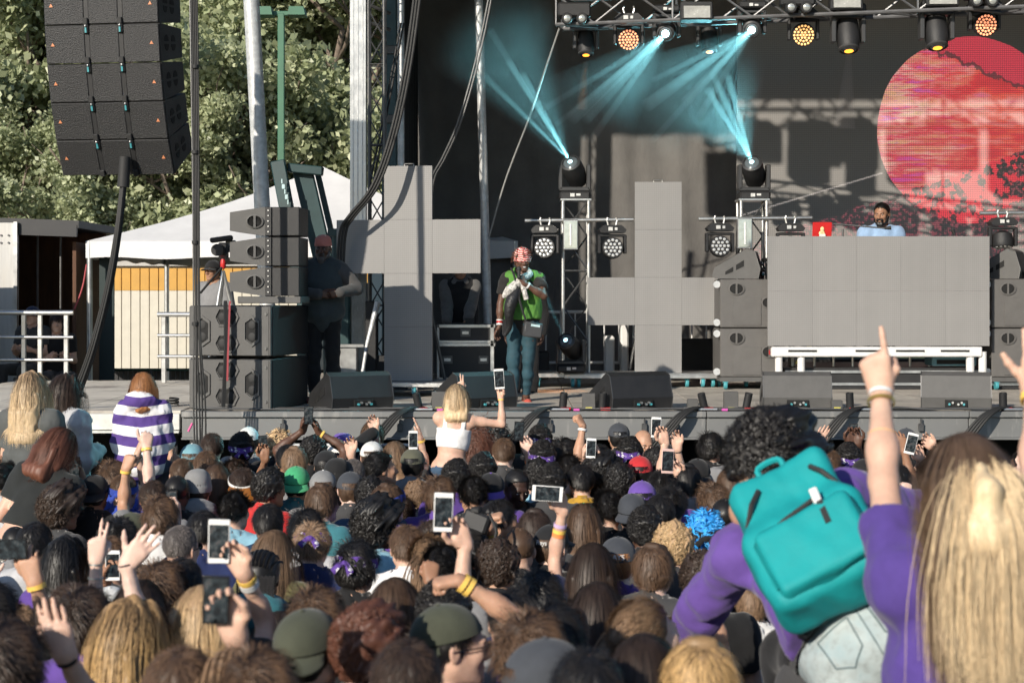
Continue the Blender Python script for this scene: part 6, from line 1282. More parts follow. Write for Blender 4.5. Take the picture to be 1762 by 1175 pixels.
c(1000, 800, 'short', 'black', 'fair', 'mustard', 10, 'yellow sleeves, filming with a white phone in both hands', arms=[ARM('L', (1009, 792), (1011, 768), 'grip', (.6, -.8, 0), .3), ARM('R', (1027, 794), (1023, 770), 'grip', (-.6, -.8, 0), .3)])
c(1065, 803, 'curly', 'black', 'brown', 'black', 0, 'behind the red cap')
c(1105, 828, 'crop', 'black', 'fair', 'black', 0, 'in a purple cap', hatk=cap_('purple'))
c(1140, 812, 'spiky', 'black', 'fair', 'purple', 0, 'in front of the white phone with pink case', arms=[ARM('R', (1170, 822), (1152, 785), 'grip', 'cam', .3)])
c(1155, 840, 'spiky', 'black', 'fair', 'purple', 10, 'next to the bare bent arm')
c(1200, 790, 'crop', 'black', 'fair', 'black', 5, 'in a black baseball cap with white letters', hatk=cap_('black', True, text='NY'))
c(1258, 806, 'mop', 'brown', 'fair', 'black', 0, 'shiny, beside the big curly head')
c(1228, 836, 'wavy', 'brown', 'fair', 'purple', 0, 'above the blue braids')
c(1247, 858, 'buzz', 'black', 'deep', 'black', 0, 'beside bright blue braids')
c(1212, 882, 'dreads', 'blue', 'dark', 'black', 0, 'bright blue braids with a black headband', hatk=dict(kind='band', m=CL['black']))
c(8, 800, 'slick', 'black', 'tan', 'palegrey', -20, 'wearing sunglasses beside the black crop top', sg=True)
c(104, 848, 'bigcurl', 'darkbrown', 'dark', 'charcoal', -35, 'voluminous, next to patterned shorts', sc=.96)
c(275, 858, 'wavy', 'brown', 'fair', 'white', 0, 'behind two raised bare hands')
c(205, 893, 'spiky', 'black', 'brown', 'black', 0, 'next to the hand with two fingers up')
c(403, 848, 'slick', 'black', 'fair', 'lightblue', -20, 'with a fade and light blue shirt', build=1.12)
c(462, 868, 'short', 'black', 'tan', 'lightblue', 0, 'beside the light blue shirt')
c(526, 880, 'wavy', 'black', 'tan', 'palegrey', 0, 'behind the mesh cap')
c(538, 901, 'fwd', 'lightbrown', 'fair', 'navy', 0, 'sandy, with purple bandana tied at the nape', hatk=dict(kind='band', m=M_paisley, tilt=-28))
c(471, 913, 'long', 'lightbrown', 'fair', 'olive', -20, 'in front of the sandy haired bandana wearer')
c(646, 874, 'bigcurl', 'black', 'dark', 'lightblue', -40, 'pulled up, with an earring')
c(612, 935, 'wavy', 'black', 'tan', 'black', -15, 'with a purple bandana and black collar', hatk=dict(kind='band', m=M_paisley, tilt=-20))
c(700, 905, 'short', 'brown', 'fair', 'white', 10, 'in a white top under the raised white phone')
c(735, 925, 'pony', 'lightbrown', 'fair', 'lightblue', 0, 'under the raised white phone')
c(760, 942, 'slick', 'black', 'fair', 'grey', 0, 'glossy, behind the grey sleeve')
c(880, 1016, 'short', 'black', 'fair', 'grey', 0, 'arm raised holding a large white phone', D=5.8, arms=[ARM('L', (800, 938), (778, 885), 'grip', 'cam', .2)])
c(805, 905, 'wavy', 'black', 'tan', 'black', 0, 'aiming a black camera', arms=[ARM('R', (842, 905), (820, 890), 'fist', (-.5, .4, -.5), .1, bands=[(None, .05)])])
c(855, 935, 'curly', 'darkbrown', 'tan', 'black', 0, 'next to the arm with watch')
c(858, 860, 'short', 'black', 'tan', 'black', -60, 'big fist with a watch held up', arms=[ARM('R', (838, 893), (885, 880), 'fist', (0, .2, -1), -.25, bands=[(M_alu, .0, .036, .026)], pole=(-.4, 0, -1))])
c(893, 908, 'buzz', 'brown', 'fair', 'black', 0, 'beside the arm with two wristbands')
c(920, 878, 'mop', 'darkbrown', 'fair', 'charcoal', 0, 'below the sideways white phone')
c(947, 903, 'crop', 'brown', 'fair', 'black', -20, 'in a small black cap with white print', hatk=cap_('black', text='Rays'))
c(1005, 867, 'bob', 'brown', 'fair', 'black', -10, 'in a two tone green cap', hatk=cap_('mint', m2=CM['green']))
c(1020, 935, 'long', 'darkbrown', 'fair', 'navy', 0, 'long arm raising a sideways white phone', arms=[ARM('L', (968, 880), (958, 840), 'grip', 'cam', .15, bands=[(mat('lilac_band', (.55, .4, .6), .5), .07), (None, .10), (mat('orange_band', (.8, .25, .08), .5), .12)])])
c(1046, 848, 'slick', 'black', 'fair', 'black', 0, 'between the green cap and the printed cap')
c(1088, 850, 'crop', 'black', 'fair', 'black', -10, 'in a black cap with white crest', hatk=cap_('slate', True, text='WOLVES'))
c(1110, 878, 'afro', 'black', 'dark', 'black', 0, 'dense, in front of the cap with white crest')
c(1136, 852, 'short', 'black', 'fair', 'black', 0, 'behind the dense afro')
c(1158, 905, 'curly', 'blond', 'fair', 'charcoal', 0, 'sandy curls behind the turquoise backpack')
c(1063, 925, 'short', 'ginger', 'pale', 'purple', -8, 'in a black cap with white name across the back', hatk=cap_('slate', text='RAYS'))
c(1125, 938, 'mop', 'brown', 'pale', 'charcoal', -25, 'with a bare neck beside the printed cap')
c(1210, 960, 'curly', 'darkbrown', 'fair', 'black', 10, 'leaning near the purple sleeve')
# nearer rows
c(112, 925, 'longwavy', 'black', 'tan', 'purple', 0, 'thick and glossy behind the raised wrist')
c(190, 925, 'short', 'brown', 'tan', 'charcoal', 0, 'in shade behind the hand with two fingers up')
c(240, 1000, 'bob', 'darkbrown', 'pale', 'charcoal', 0, 'pale arm up with two fingers raised', arms=[ARM('L', (166, 962), (171, 878), 'two', 'away', .25, bands=[(M_alu, .02, .028, .008), (M_alu, .075, .033, .006)])])
c(142, 1018, 'wavy', 'darkbrown', 'pale', 'purple', 0, 'pale arm up with spread fingers', arms=[ARM('R', (218, 972), (262, 918), 'open', 'away', .25, bands=[(M_rubber, .0, .027, .006)])])
c(310, 905, 'crop', 'grey', 'fair', 'black', -30, 'greying, wearing sunglasses', sg=True)
c(275, 972, 'wavy', 'brown', 'fair', 'charcoal', 0, 'tousled, before the greying man')
c(313, 962, 'short', 'black', 'tan', 'black', 0, 'behind the tousled brown hair')
c(450, 948, 'braids', 'black', 'brown', 'teal', 0, 'cornrows above a dark teal hood', hood=True, sleeve='long')
c(352, 1010, 'bob', 'blond', 'fair', 'black', 0, 'lifting a white phone with stacked bracelets', D=5.2, arms=[ARM('R', (420, 985), (392, 935), 'grip', 'cam', .1, bands=[(None, .03), (M_white, .055, .034, .02)])])
c(-20, 1010, 'wavy', 'black', 'tan', 'black', 0, 'beside the hand holding a dark phone', arms=[ARM('R', (60, 1000), (40, 940), 'relaxed', 'away', .25, bands=[(None, .02)])])
c(123, 1007, 'short', 'darkbrown', 'fair', 'black', 10, 'behind the blond streaked waves')
c(8, 1078, 'wavy', 'darkbrown', 'fair', 'black', 0, 'large and dark by the pale spread hand', arms=[ARM('R', (113, 1128), (90, 1062), 'flat', 'away', .15, bands=[(M_rubber, .01, .03, .012)])])
c(228, 1032, 'longwavy', 'streak', 'fair', 'navy', -35, 'golden, in front of two raised arms', sc=1.02)
c(405, 1120, 'braids', 'lightbrown', 'fair', 'black', 0, 'plaited, before the stacked bracelets')
c(312, 1118, 'short', 'brown', 'fair', 'navy', 0, 'holding a large black phone low', arms=[ARM('R', (405, 1092), (388, 1045), 'grip', 'cam', .15)])
c(680, 995, 'long', 'brown', 'fair', 'charcoal', 0, 'behind the curly auburn head')
c(762, 1005, 'afro', 'black', 'brown', 'teal', 0, 'wide, under the bent bare arm')
c(530, 1050, 'crop', 'black', 'pale', 'black', -20, 'in a large charcoal cap turned backward', hatk=cap_('olive', True))
c(540, 1018, 'wavy', 'brown', 'fair', 'black', 0, 'just above the large charcoal cap')
c(635, 1052, 'curly', 'redbrown', 'pale', 'charcoal', -45, 'auburn curls beside the man in sunglasses', sg=True)
c(772, 1042, 'short', 'black', 'fair', 'black', -80, 'cap worn backward, dark sunglasses', hatk=cap_('olive', True), sg=True)
c(972, 1040, 'short', 'darkbrown', 'tan', 'purple', 0, 'bent bare arm across with clenched fist', D=5.6, arms=[ARM('L', (790, 998), (735, 1005), 'fist', (0, .2, -1), -.05, bands=[(None, .02), (None, .045)], pole=(.4, -.2, 1))])
c(910, 1062, 'wavy', 'brown', 'fair', 'charcoal', 0, 'behind the slate cap')
c(935, 1100, 'short', 'brown', 'fair', 'charcoal', -90, 'in a slate cap with curved brim in profile', hatk=cap_('slate'))
c(925, 988, 'wavy', 'black', 'tan', 'navy', 0, 'below the arm with two wristbands')
c(945, 1045, 'wavy', 'black', 'fair', 'royal', 0, 'beside long straight dark hair')
c(1028, 1003, 'long', 'darkbrown', 'fair', 'black', 0, 'smooth, in front of the printed cap')
c(1097, 1035, 'pony', 'lightbrown', 'pale', 'white', -60, 'tied low, in a white top', head=(0, 14, 0))
c(1108, 1093, 'long', 'darkbrown', 'fair', 'black', 0, 'in shade before the white top')
c(1205, 1102, 'mop', 'streak', 'fair', 'black', 0, 'beside the purple sleeve')
c(440, 1128, 'wavy', 'brown', 'fair', 'black', 0, 'next to the charcoal cap turned backward')
c(700, 1105, 'short', 'darkbrown', 'fair', 'black', 0, 'low between auburn curls and sunglasses')
c(1010, 1120, 'short', 'black', 'fair', 'teal', 0, 'low beside the slate cap')
c(60, 900, 'short', 'black', 'tan', 'palegrey', 0, 'behind patterned shorts')
c(350, 880, 'short', 'black', 'fair', 'navy', 0, 'behind the white phone with bracelets')
def sunglasses(t, p):
    mb = MB()
    for s in (-1, 1): mb.sph((s * .034, .110, .004), (.027, .006, .021), 12); mb.tube([(s * .058, .105, .01), (s * .084, .04, .008), (s * .086, -.02, .0)], .0025, 5)
    mb.tube([(-.012, .116, .008), (.012, .116, .008)], .003, 5); o = mb.build('sunglasses', mat('black_lens', (.01, .01, .011), .1, var=0), t, True, p.HC); o.rotation_euler = Matrix(p.HR.tolist()).to_euler()
# ---------------------------------------------------------------- left background: trees, tent, trailer, container, railings
def leaf_mat(name, c):
    m, t, b = nodes_of(name); x = NX(t); x.xyz(); g = t.nodes.new('ShaderNodeNewGeometry'); r = x.ramp(g.outputs['Random Per Island'], [(0, tuple(v * .6 for v in c)), (.6, c), (1, (c[0] * 1.5, c[1] * 1.4, c[2] * 1.6))]); t.links.new(r, b.inputs['Base Color'])
    b.inputs['Roughness'].default_value = .42; b.inputs['Specular IOR Level'].default_value = .6; tr = t.nodes.new('ShaderNodeBsdfTranslucent'); t.links.new(r, tr.inputs[0]); mx = t.nodes.new('ShaderNodeMixShader'); mx.inputs[0].default_value = .35; o = t.nodes['Material Output']; t.links.new(b.outputs[0], mx.inputs[1]); t.links.new(tr.outputs[0], mx.inputs[2]); t.links.new(mx.outputs[0], o.inputs[0]); return m
ML = leaf_mat('green_leaves', (.42, .47, .27)); ML2 = leaf_mat('dark_leaves', (.20, .245, .125)); M_bark = mat('grey_bark', (.19, .15, .12), .9, var=.3, bump=.6, bscale=25)
def tree_meshes(seed, H, rad, nl, ls=.115):
    r = np.random.RandomState(seed); limbs = MB(); tips = []
    def grow(p, d, ln, rr, lev):
        n = 4; P = [p]; q = np.array(p, float); d = np.array(d, float)
        for i in range(n): d = unit(d + r.normal(0, .16, 3) + np.array([0, 0, .08])); q = q + d * ln / n; P.append(q.copy())
        limbs.tube([Vector(x) for x in P], [rr * (1 - .45 * i / n) for i in range(n + 1)], 7 if lev < 2 else 5)
        if lev >= 3: tips.append((q, ln)); tips.append((P[2], ln)); return
        for k in range(4 if lev else 7):
            a = r.uniform(0, 6.28); o = unit(np.array([math.cos(a), math.sin(a), r.uniform(-.15, .9)])); b = P[r.randint(2, n + 1)] if lev else np.array([0, 0, H * r.uniform(.14, .5)]) * 1.0
            if lev == 0: b = np.array(P[0]) * 0 + np.array([0, 0, H * r.uniform(.12, .55)])
            grow(b, unit(d * .35 + o), ln * r.uniform(.55, .75) if lev else rad * r.uniform(.55, .8), rr * (.5 if lev else .4), lev + 1)
    grow(np.zeros(3), np.array([0, 0, 1.0]), H * .62, .26, 0)
    tp = np.array([t[0] for t in tips]); tp = tp[r.permutation(len(tp))[:int(len(tp) * .72)]]; w_ = r.uniform(.3, 1.6, len(tp)); k = r.choice(len(tp), nl, p=w_ / w_.sum()); C = tp[k] + r.normal(0, .27, (nl, 3)) * np.array([1, 1, .7])
    n = unit3(r.normal(0, 1, (nl, 3)) + np.array([0, -.25, .55])); u = unit3(np.cross(n, r.normal(0, 1, (nl, 3)))); v = np.cross(n, u); s = (ls * r.uniform(.6, 1.3, nl))[:, None]
    V = np.stack([C - u * s * .5, C + v * s * .8 - n * s * .1, C + u * s * .5 + n * s * .12, C - v * s * .8], 1).reshape(-1, 3); Q = np.arange(nl * 4).reshape(-1, 4); me = np_mesh('crown', V, Q); return limbs.mesh('trunk'), me
def unit3(a): return a / (np.linalg.norm(a, axis=1)[:, None] + 1e-9)
TA = [tree_meshes(1, 11, 5.2, 62000), tree_meshes(2, 12, 5.6, 62000), tree_meshes(3, 13, 5.0, 48000)]
for tm, cm in TA: tm.materials.append(M_bark); tm.shade_smooth()
TREES = [(20, 36, 0, 1.0, 0, 'broad leafy tree behind the open container'), (250, 37, 1, 1.0, 1.3, 'broad pale green tree behind the white tent'), (430, 35, 0, .95, 2.6, 'leafy tree behind the green lamp post'), (590, 38, 1, 1.05, 4.0, 'leafy tree behind the silver mast'), (150, 43, 2, 1.25, .7, 'tall dark tree far behind the speaker column'), (360, 44, 2, 1.3, 2.0, 'tall dark tree rising behind the lamp post tree'), (540, 45, 2, 1.3, 3.3, 'tall dark tree rising beside the stage roof'), (-120, 38, 1, 1.1, 5.0, 'leafy tree beyond the container'), (690, 42, 0, 1.2, 5.2, 'leafy tree behind the stage side drape'), (-20, 46, 2, 1.35, 1.1, 'tall dark tree behind the container tree'), (310, 33.5, 1, .62, 3.0, 'small leafy tree between tent and trailer'), (90, 33, 0, .6, 4.4, 'small leafy tree above the container roof')]
for px, D, v, s, a, lb in TREES:
    p = at(px, 510, D); t = thing('tree', lb, 'tree', (p.x, D, 0), a, 'trees behind the site'); t.scale = (s, s, s)
    o = bpy.data.objects.new('trunk', TA[v][0]); COL.objects.link(o); o.parent = t; shared('crown', TA[v][1], ML2 if v == 2 else ML, t)
hd = MB(); hd.grid(lambda u, v: Vector((-68 + 136 * u, 62 + 6 * math.sin(u * 9), -1 + v * (9 + 3 * math.sin(u * 31) + 2 * math.sin(u * 77)))), 120, 3); struct(hd.build('wooded_hill', mat('distant_foliage', (.03, .045, .02), .95, var=.6, scale=1.2), smooth='all'))
def left_side():
    # green double lamp post
    p = at(484, 510, 30); t = thing('lamp_post', 'green double headed lamp post in front of the trees', 'lamp post', (p.x, 30, 0)); G = mat('green_paint', (.05, .15, .09), .5, var=.1); zt = at(0, 24, 30).z
    m = MB(); m.box((0, 0, zt / 2), (.12, .12, zt), ch=.01); m.build('post', G, t); m = MB(); m.box((0, 0, zt), (.62, .1, .08), ch=.01); m.build('arm', G, t)
    for s in (-1, 1): m = MB(); m.prism([(-.16, -.07), (.16, -.07), (.13, .08), (-.13, .08)], lambda u, v: Vector((s * .3 + u, -.2, zt + .02 + v)), lambda u, v: Vector((s * .3 + u, .2, zt + .02 + v))); m.build('lamp_head', G, t)
    # tent
    WT = mat('white_tent_fabric', (.66, .66, .66), .7, var=.06, scale=3, bump=.25, bscale=5); T0, T1, X0, X1 = 22.0, 27.0, at(150, 0, 22).x, .1; ze = at(0, 415, 22).z; zp = 4.9; xc, yc = (X0 + X1) / 2 - .02, (T0 + T1) / 2
    t = thing('canopy_tent', 'white peaked canopy tent behind the subwoofer stack', 'tent', (xc, yc, 0)); hw, hdp = (X1 - X0) / 2, (T1 - T0) / 2
    def roofp(a, b):
        m = MB()
        def f(u, v): e = Vector(a).lerp(Vector(b), u); q = e.lerp(Vector((0, 0, zp)), v); q.z -= .09 * math.sin(math.pi * v) * (1) + .05 * math.sin(math.pi * u) * (1 - v); return q
        m.grid(f, 16, 12); m.build('roof_panel', WT, t, 'all')
    C = [(-hw, -hdp, ze), (hw, -hdp, ze), (hw, hdp, ze), (-hw, hdp, ze)]
    for i in range(4):
        a, b = C[i], C[(i + 1) % 4]; roofp(a, b); m = MB(); m.grid(lambda u, v: Vector(a).lerp(Vector(b), u) + Vector((0, 0, -.23 * v + (.0 if v == 0 else .015 * math.sin(u * 26)))), 40, 2); m.build('valance', WT, t, 'all')
        m = MB(); m.cyl((a[0] * .985, a[1] * .985, 0), (a[0] * .985, a[1] * .985, ze), .04, n=12); m.build('leg', M_alu, t, True)
    m = MB(); m.box((-hw + .2, -hdp + .35, 1.8), (.2, .05, 3.5)); m.build('side_curtain', mat('dark_teal_panel', (.02, .035, .035), .7), t)
    # cream and orange trailer
    D = 29; a, b = at(178, 636, D), at(640, 452, D); t = thing('site_trailer', 'cream site trailer with orange band beneath the tent roof', 'trailer', ((a.x + b.x) / 2, D, 0)); wd = b.x - a.x; cream = mat('cream_siding', (.58, .545, .46), .6, var=.06); orange = mat('orange_siding', (.55, .30, .06), .6, var=.08); zo = at(0, 500, D).z
    bw = .16; n = int(wd / bw)
    for i in range(n):
        x = -wd / 2 + (i + .5) * wd / n; m = MB(); m.box((x, 0, (a.z + zo) / 2), (wd / n - .012, .05, zo - a.z), ch=.006); m.build('siding_board', cream, t)
        m = MB(); m.box((x, -.006, (zo + b.z) / 2 - .05), (wd / n - .012, .05, b.z - zo - .1), ch=.006); m.build('siding_board', orange, t)
    m = MB(); m.box((0, 1.2, (a.z + b.z) / 2), (wd - .02, 2.36, b.z - a.z)); m.build('body', cream, t); m = MB(); m.box((0, 1.2, b.z + .0), (wd + .1, 2.6, .12)); m.build('roof', mat('pale_roof', (.45, .43, .40), .7), t); m = MB(); m.box((0, .4, a.z / 2), (wd, .05, a.z - .05)); m.build('skirt', M_black, t)
    # lattice fence under it
    t = thing('lattice_fence', 'low dark mesh fence below the cream trailer', 'fence', (at(260, 0, 24).x, 24, 0)); zf0, zf1 = 1.0, at(0, 636, 24).z
    for k in range(46): m = MB(); m.cyl((-1.6 + k * .07, 0, zf0), (-1.6 + k * .07, 0, zf1), .008, n=5); m.build('wire', M_steel, t)
    m = MB(); m.cyl((-1.65, 0, zf1), (1.65, 0, zf1), .02); m.build('top_rail', mat('dark_green_rail', (.03, .09, .06), .6), t)
    for x in (-1.6, 0, 1.6): m = MB(); m.cyl((x, 0, 0), (x, 0, zf1), .03); m.build('post', M_steel, t)
    # container
    D = 22.2; a = at(45, 388, D); b = at(125, 388, D); z0, z1 = .35, a.z; x0, x1 = at(-60, 0, D).x, b.x; xd = a.x; t = thing('storage_container', 'open container with brown plywood inside and a white door', 'container', (0, D, 0)); PLY = mat('brown_plywood', (.10, .045, .022), .75, var=.35, scale=3, stretch=(5, 5, .7)); WP = mat('worn_white_panel', (.52, .51, .485), .6, var=.15, scale=4, stretch=(4, 4, .5), stain=(.48, .46, .42), sstain=2)
    m = MB(); m.box(((x0 + x1) / 2, .95, z0 - .05), (x1 - x0, 2, .1)); m.build('floor', PLY, t); m = MB(); m.box((x0 + .03, .95, (z0 + z1) / 2), (.06, 1.9, z1 - z0)); m.build('side_wall', PLY, t); m = MB(); m.box(((x0 + x1) / 2, 1.85, (z0 + z1) / 2), (x1 - x0, .06, z1 - z0)); m.build('rear_wall', PLY, t)
    for k in range(3): m = MB(); y = .31 + k * .61; m.box((x1 + .02 - .1 * 0, y, (z0 + z1) / 2 - .1), (.05, .6, z1 - z0 - .25)); m.build('plywood_sheet', PLY, t)
    m = MB(); m.box(((x0 + x1) / 2 + .05, .8, z1 + .03), (x1 - x0 + .25, 2.3, .1), (0, R(2), 0)); m.box(((x0 + x1) / 2 + .05, -.33, z1 - .06), (x1 - x0 + .2, .06, .16), (0, R(2), 0)); m.build('roof', mat('dark_roof', (.03, .03, .032), .6), t)
    xl = at(-70, 0, D).x; x0 = xd; m = MB(); m.box(((xl + x0) / 2, -.35, (z0 + z1) / 2 + .02), (x0 - xl, .06, z1 - z0), ch=.01); d = m.build('door', WP, t); m = MB(); m.box((x0 - .02, -.4, (z0 + z1) / 2), (.05, .05, z1 - z0 + .06)); m.build('door_post', M_alu, d)
    for z in (z1 - .15, z1 - .25):
        for x in (x0 - .12, x0 - .22): m = MB(); m.cyl((x, -.385, z), (x, -.395, z), .014, n=8); m.build('bolt', M_steel, d)
    for x in (x0 + .1, (x0 + x1) / 2 + .1): m = MB(); m.tube([(x, .2, z1), (x, .2, z1 - 1.15)], .018, 6); m.build('chain', M_steel, t)
    t = thing('shade_truck', 'unseen box truck added to shade the container door', 'truck', (-8.3, 19.9, 0)); m = MB(); m.box((0, 0, 2.2), (3.2, 1.6, 2.9), ch=.03); m.build('cargo_box', WP, t); m = MB(); m.box((-2.3, 0, 1.4), (1.4, 1.5, 1.6), ch=.15); m.build('cab', WP, t); m = MB(); m.box((-.5, 0, .65), (4.6, .9, .2)); m.build('chassis', M_steel, t)  # out of view, added only to throw shade on the white door
    for x in (-2.3, .9):
        for y in (-.68, .68): m = MB(); m.lathe([(.1, -.12), (.4, -.12), (.42, 0), (.4, .12), (.1, .12)], (x, y, .42), (0, 1, 0), 20); m.build('wheel', M_rubber, t, True)
    # railings
    def railing(lb, xs, yt, rails, D, xa, xb):
        p = at(xs[0], yt, D); t = thing('railing', lb, 'railing', (p.x, D, ZD if D < 20.4 else 0)); z0 = t.location.z
        for x in xs: q = at(x, yt, D); m = MB(); m.box((q.x - p.x, 0, (q.z - z0) / 2), (.055, .05, q.z - z0), ch=.006); m.build('post', M_alu, t)
        for y in rails: A_, B_ = at(xa, y, D), at(xb, y, D); m = MB(); m.cyl((A_.x - p.x, -.03, A_.z - z0), (B_.x - p.x, -.03, B_.z - z0), .03 if y == rails[0] else .02, n=10); m.build('rail', M_alu, t, True)
    railing('silver railing in front of the open container', (-60, 41, 69, 114), 538, (538, 580, 619), 20.2, -90, 127); railing('short silver railing beside the subwoofer stack', (282, 330), 540, (541, 577, 613), 19.8, 272, 340)
    cable('red strap dangling from the tent corner', [at(149, 455, 21.8), at(143, 490, 21.8), at(135, 515, 21.8), at(128, 532, 21.8)], .012, m=MATS['red_webbing'], n=1, name='tie_strap')
    # folded dark teal lift frame behind the guard
    TL = mat('dark_teal_frame', (.015, .045, .048), .5, var=.2); p = at(520, 520, 18.6); t = thing('folded_frame', 'dark teal folded steel frame leaning behind the guard', 'frame', (p.x, 18.6, ZD)); q = Vector(t.location); w = lambda x, y, D: at(x, y, D) - q
    for (c0, c1, wd_, nm) in (((478, 278, 18.5), (520, 500, 18.3), .16, 'beam'), ((520, 290, 18.7), (562, 470, 18.7), .22, 'beam'), ((545, 292, 18.9), (575, 420, 18.9), .06, 'rib')):
        a_, b_ = w(*c0), w(*c1); d = (b_ - a_).normalized(); sx = Vector((1, 0, 0)); sx = (sx - d * sx.dot(d)).normalized(); m = MB(); m.box((a_ + b_) / 2, (wd_, .12, (b_ - a_).length), Matrix((sx, d.cross(sx) * -1, d)).transposed(), ch=.01); m.build(nm, TL, t)
    m = MB(); m.box(w(526, 292, 18.6), (.4, .14, .1), (0, R(6), 0), ch=.01); m.build('cap_beam', TL, t); m = MB(); m.tube([w(520, 500, 18.3), w(520, 560, 18.3), w(520, 672, 18.3)], .06, 8); m.tube([w(562, 470, 18.7), w(566, 670, 18.7)], .06, 8); m.build('leg', TL, t)
    for k in range(5): m = MB(); m.box(w(485 + 2.6 * k, 312 + 9 * k, 18.32), (.012 + .02 * (k % 2), .012, .05)); m.build('print_mark', mat('pale_print', (.45, .6, .62), .6), t)
    m = MB(); m.box((0, 0, .6), (.2, .2, 2.3), ch=.02); m.box((.02, -.02, 1.75), (.32, .22, .08)); tag(m.build('dark_case_column', TL, None, loc=(at(588, 0, 17.9).x, 17.9, ZD + .0)), 'dark teal column at the left end of the upright cross', 'column')
    # television camera on tripod
    p = at(384, 520, 16.3); t = thing('video_camera', 'video camera on a tripod beside the tapered speakers', 'camera', (p.x, 16.3, ZD)); zc = at(0, 432, 16.3).z - ZD
    m = MB(); m.box((0, 0, zc), (.1, .34, .13), (R(-6), 0, R(8)), ch=.02); m.build('camera_body', M_black, t); m = MB(); m.cyl((0, -.17, zc + .01), (.0, -.34, zc), .05, .06, 16); m.build('lens', M_black, t, True); m = MB(); m.box((-.02, .02, zc + .12), (.22, .1, .05), (0, R(-8), 0), ch=.015); m.build('top_handle', M_rubber, t); m = MB(); m.box((.06, .1, zc + .05), (.1, .08, .12), ch=.01); m.build('viewfinder', M_steel, t)
    m = MB(); m.lathe([(.015, -.10), (.028, -.08), (.028, -.03), (.02, 0)], (0, 0, zc - .08), (0, 0, 1), 12); m.build('tripod_head', M_red, t, True)
    for a_ in (0, 2.1, 4.2): m = MB(); m.cyl((0, 0, zc - .2), (.32 * math.cos(a_), .32 * math.sin(a_), .0), .018, n=8); m.build('tripod_leg', M_alu, t, True)
    m = MB(); m.cyl((0, 0, zc - .15), (-.18, -.25, zc - .42), .012, n=8); m.build('pan_handle', M_rubber, t)
    cable('coiled black cables on the pale plywood', [(at(296 + 10 * math.cos(k), 0, 15.6).x, 15.6 + .12 * math.sin(k), ZD + .012 + .004 * k) for k in range(16)], .01, n=1, name='coiled_cable')
left_side()

# ---------------------------------------------------------------- the people who stand out
def face(t, p, brow='black', eyes=True):
    rot = Matrix(p.HR.tolist()).to_euler()
    for s in (-1, 1):
        m = MB(); m.sph((s * .031, .0915, .002), (.0105, .0085, .0065), 12); e = m.build('eye', mat('eye_white', (.55, .52, .48), .25, var=0), t, True, p.HC); e.rotation_euler = rot
        m = MB(); m.sph((s * .031, .0975, .002), (.0052, .004, .0056), 10); m.build('iris', mat('dark_iris', (.02, .012, .008), .15, var=0), e, True)
        m = MB(); m.tube([(s * .014, .1015, .017), (s * .03, .1025, .0225), (s * .048, .092, .0185)], [.003, .0042, .002], 6); b = m.build('eyebrow', HM[brow], t, True, p.HC); b.rotation_euler = rot
    m = MB(); m.sph((0, .0955, -.0655), (.0195, .0068, .0085), 12); l = m.build('lips', mat('lip_' + t.children[0].material_slots[0].material.name, tuple(x * .62 for x in t.children[0].material_slots[0].material.node_tree.nodes['Principled BSDF'].inputs['Base Color'].default_value[:3]), .4, var=0), t, True, p.HC); l.rotation_euler = rot
def beard(t, p, m, long=0, th=.006):
    P = [cap(A(s * .066, .008, -.03), A(s * .052, .03, -.07), .016, .018, k=.02) for s in (-1, 1)] + [cap(A(s * .05, .03, -.07), A(s * .02, .074, -.098), .02, .02, k=.02) for s in (-1, 1)] + [ell(A(0, .084, -.104 - long * .4), A(.03, .02, .024 + long), k=.02), cap(A(-.026, .098, -.05), A(.026, .098, -.05), .006, k=.006)]
    for s in (-1, 1): P.append(cap(A(s * .026, .098, -.05), A(s * .03, .088, -.085), .007, k=.01))
    V, Q = surf(P, .005, th * .3, lambda v, G: v + wob(G, 3, .0012, 130)); me = np_mesh('beard', V, Q); me.materials.append(m); o = mobj('beard', me, m, t); o.location = p.HC; o.rotation_euler = Matrix(p.HR.tolist()).to_euler()
def shoes(t, p, m, m2=None):
    for s in (-1, 1):
        An = p.leg[s][2]; f = unit(np.array([s * .12, 1, 0])); b = An + np.array([0, -.03, -.045]); V, Q = surf([cap(b, b + f * .17, .042, .036, k=.03), cap(An + np.array([0, 0, .0]), b, .045, .045, k=.03), ell(b + f * .17 + np.array([0, 0, -.005]), A(.045, .06, .03), k=.02)], .01); V[:, 2] = np.maximum(V[:, 2], .004); me = np_mesh('shoe', V, Q); me.materials.append(m); o = mobj('shoe', me, m, t)
        if m2:
            k = MB(); k.box(Vector(b + f * .07) + Vector((0, 0, -.032)), (.092, .27, .022), (0, 0, -s * .12), ch=.008); k.build('sole', m2, o)
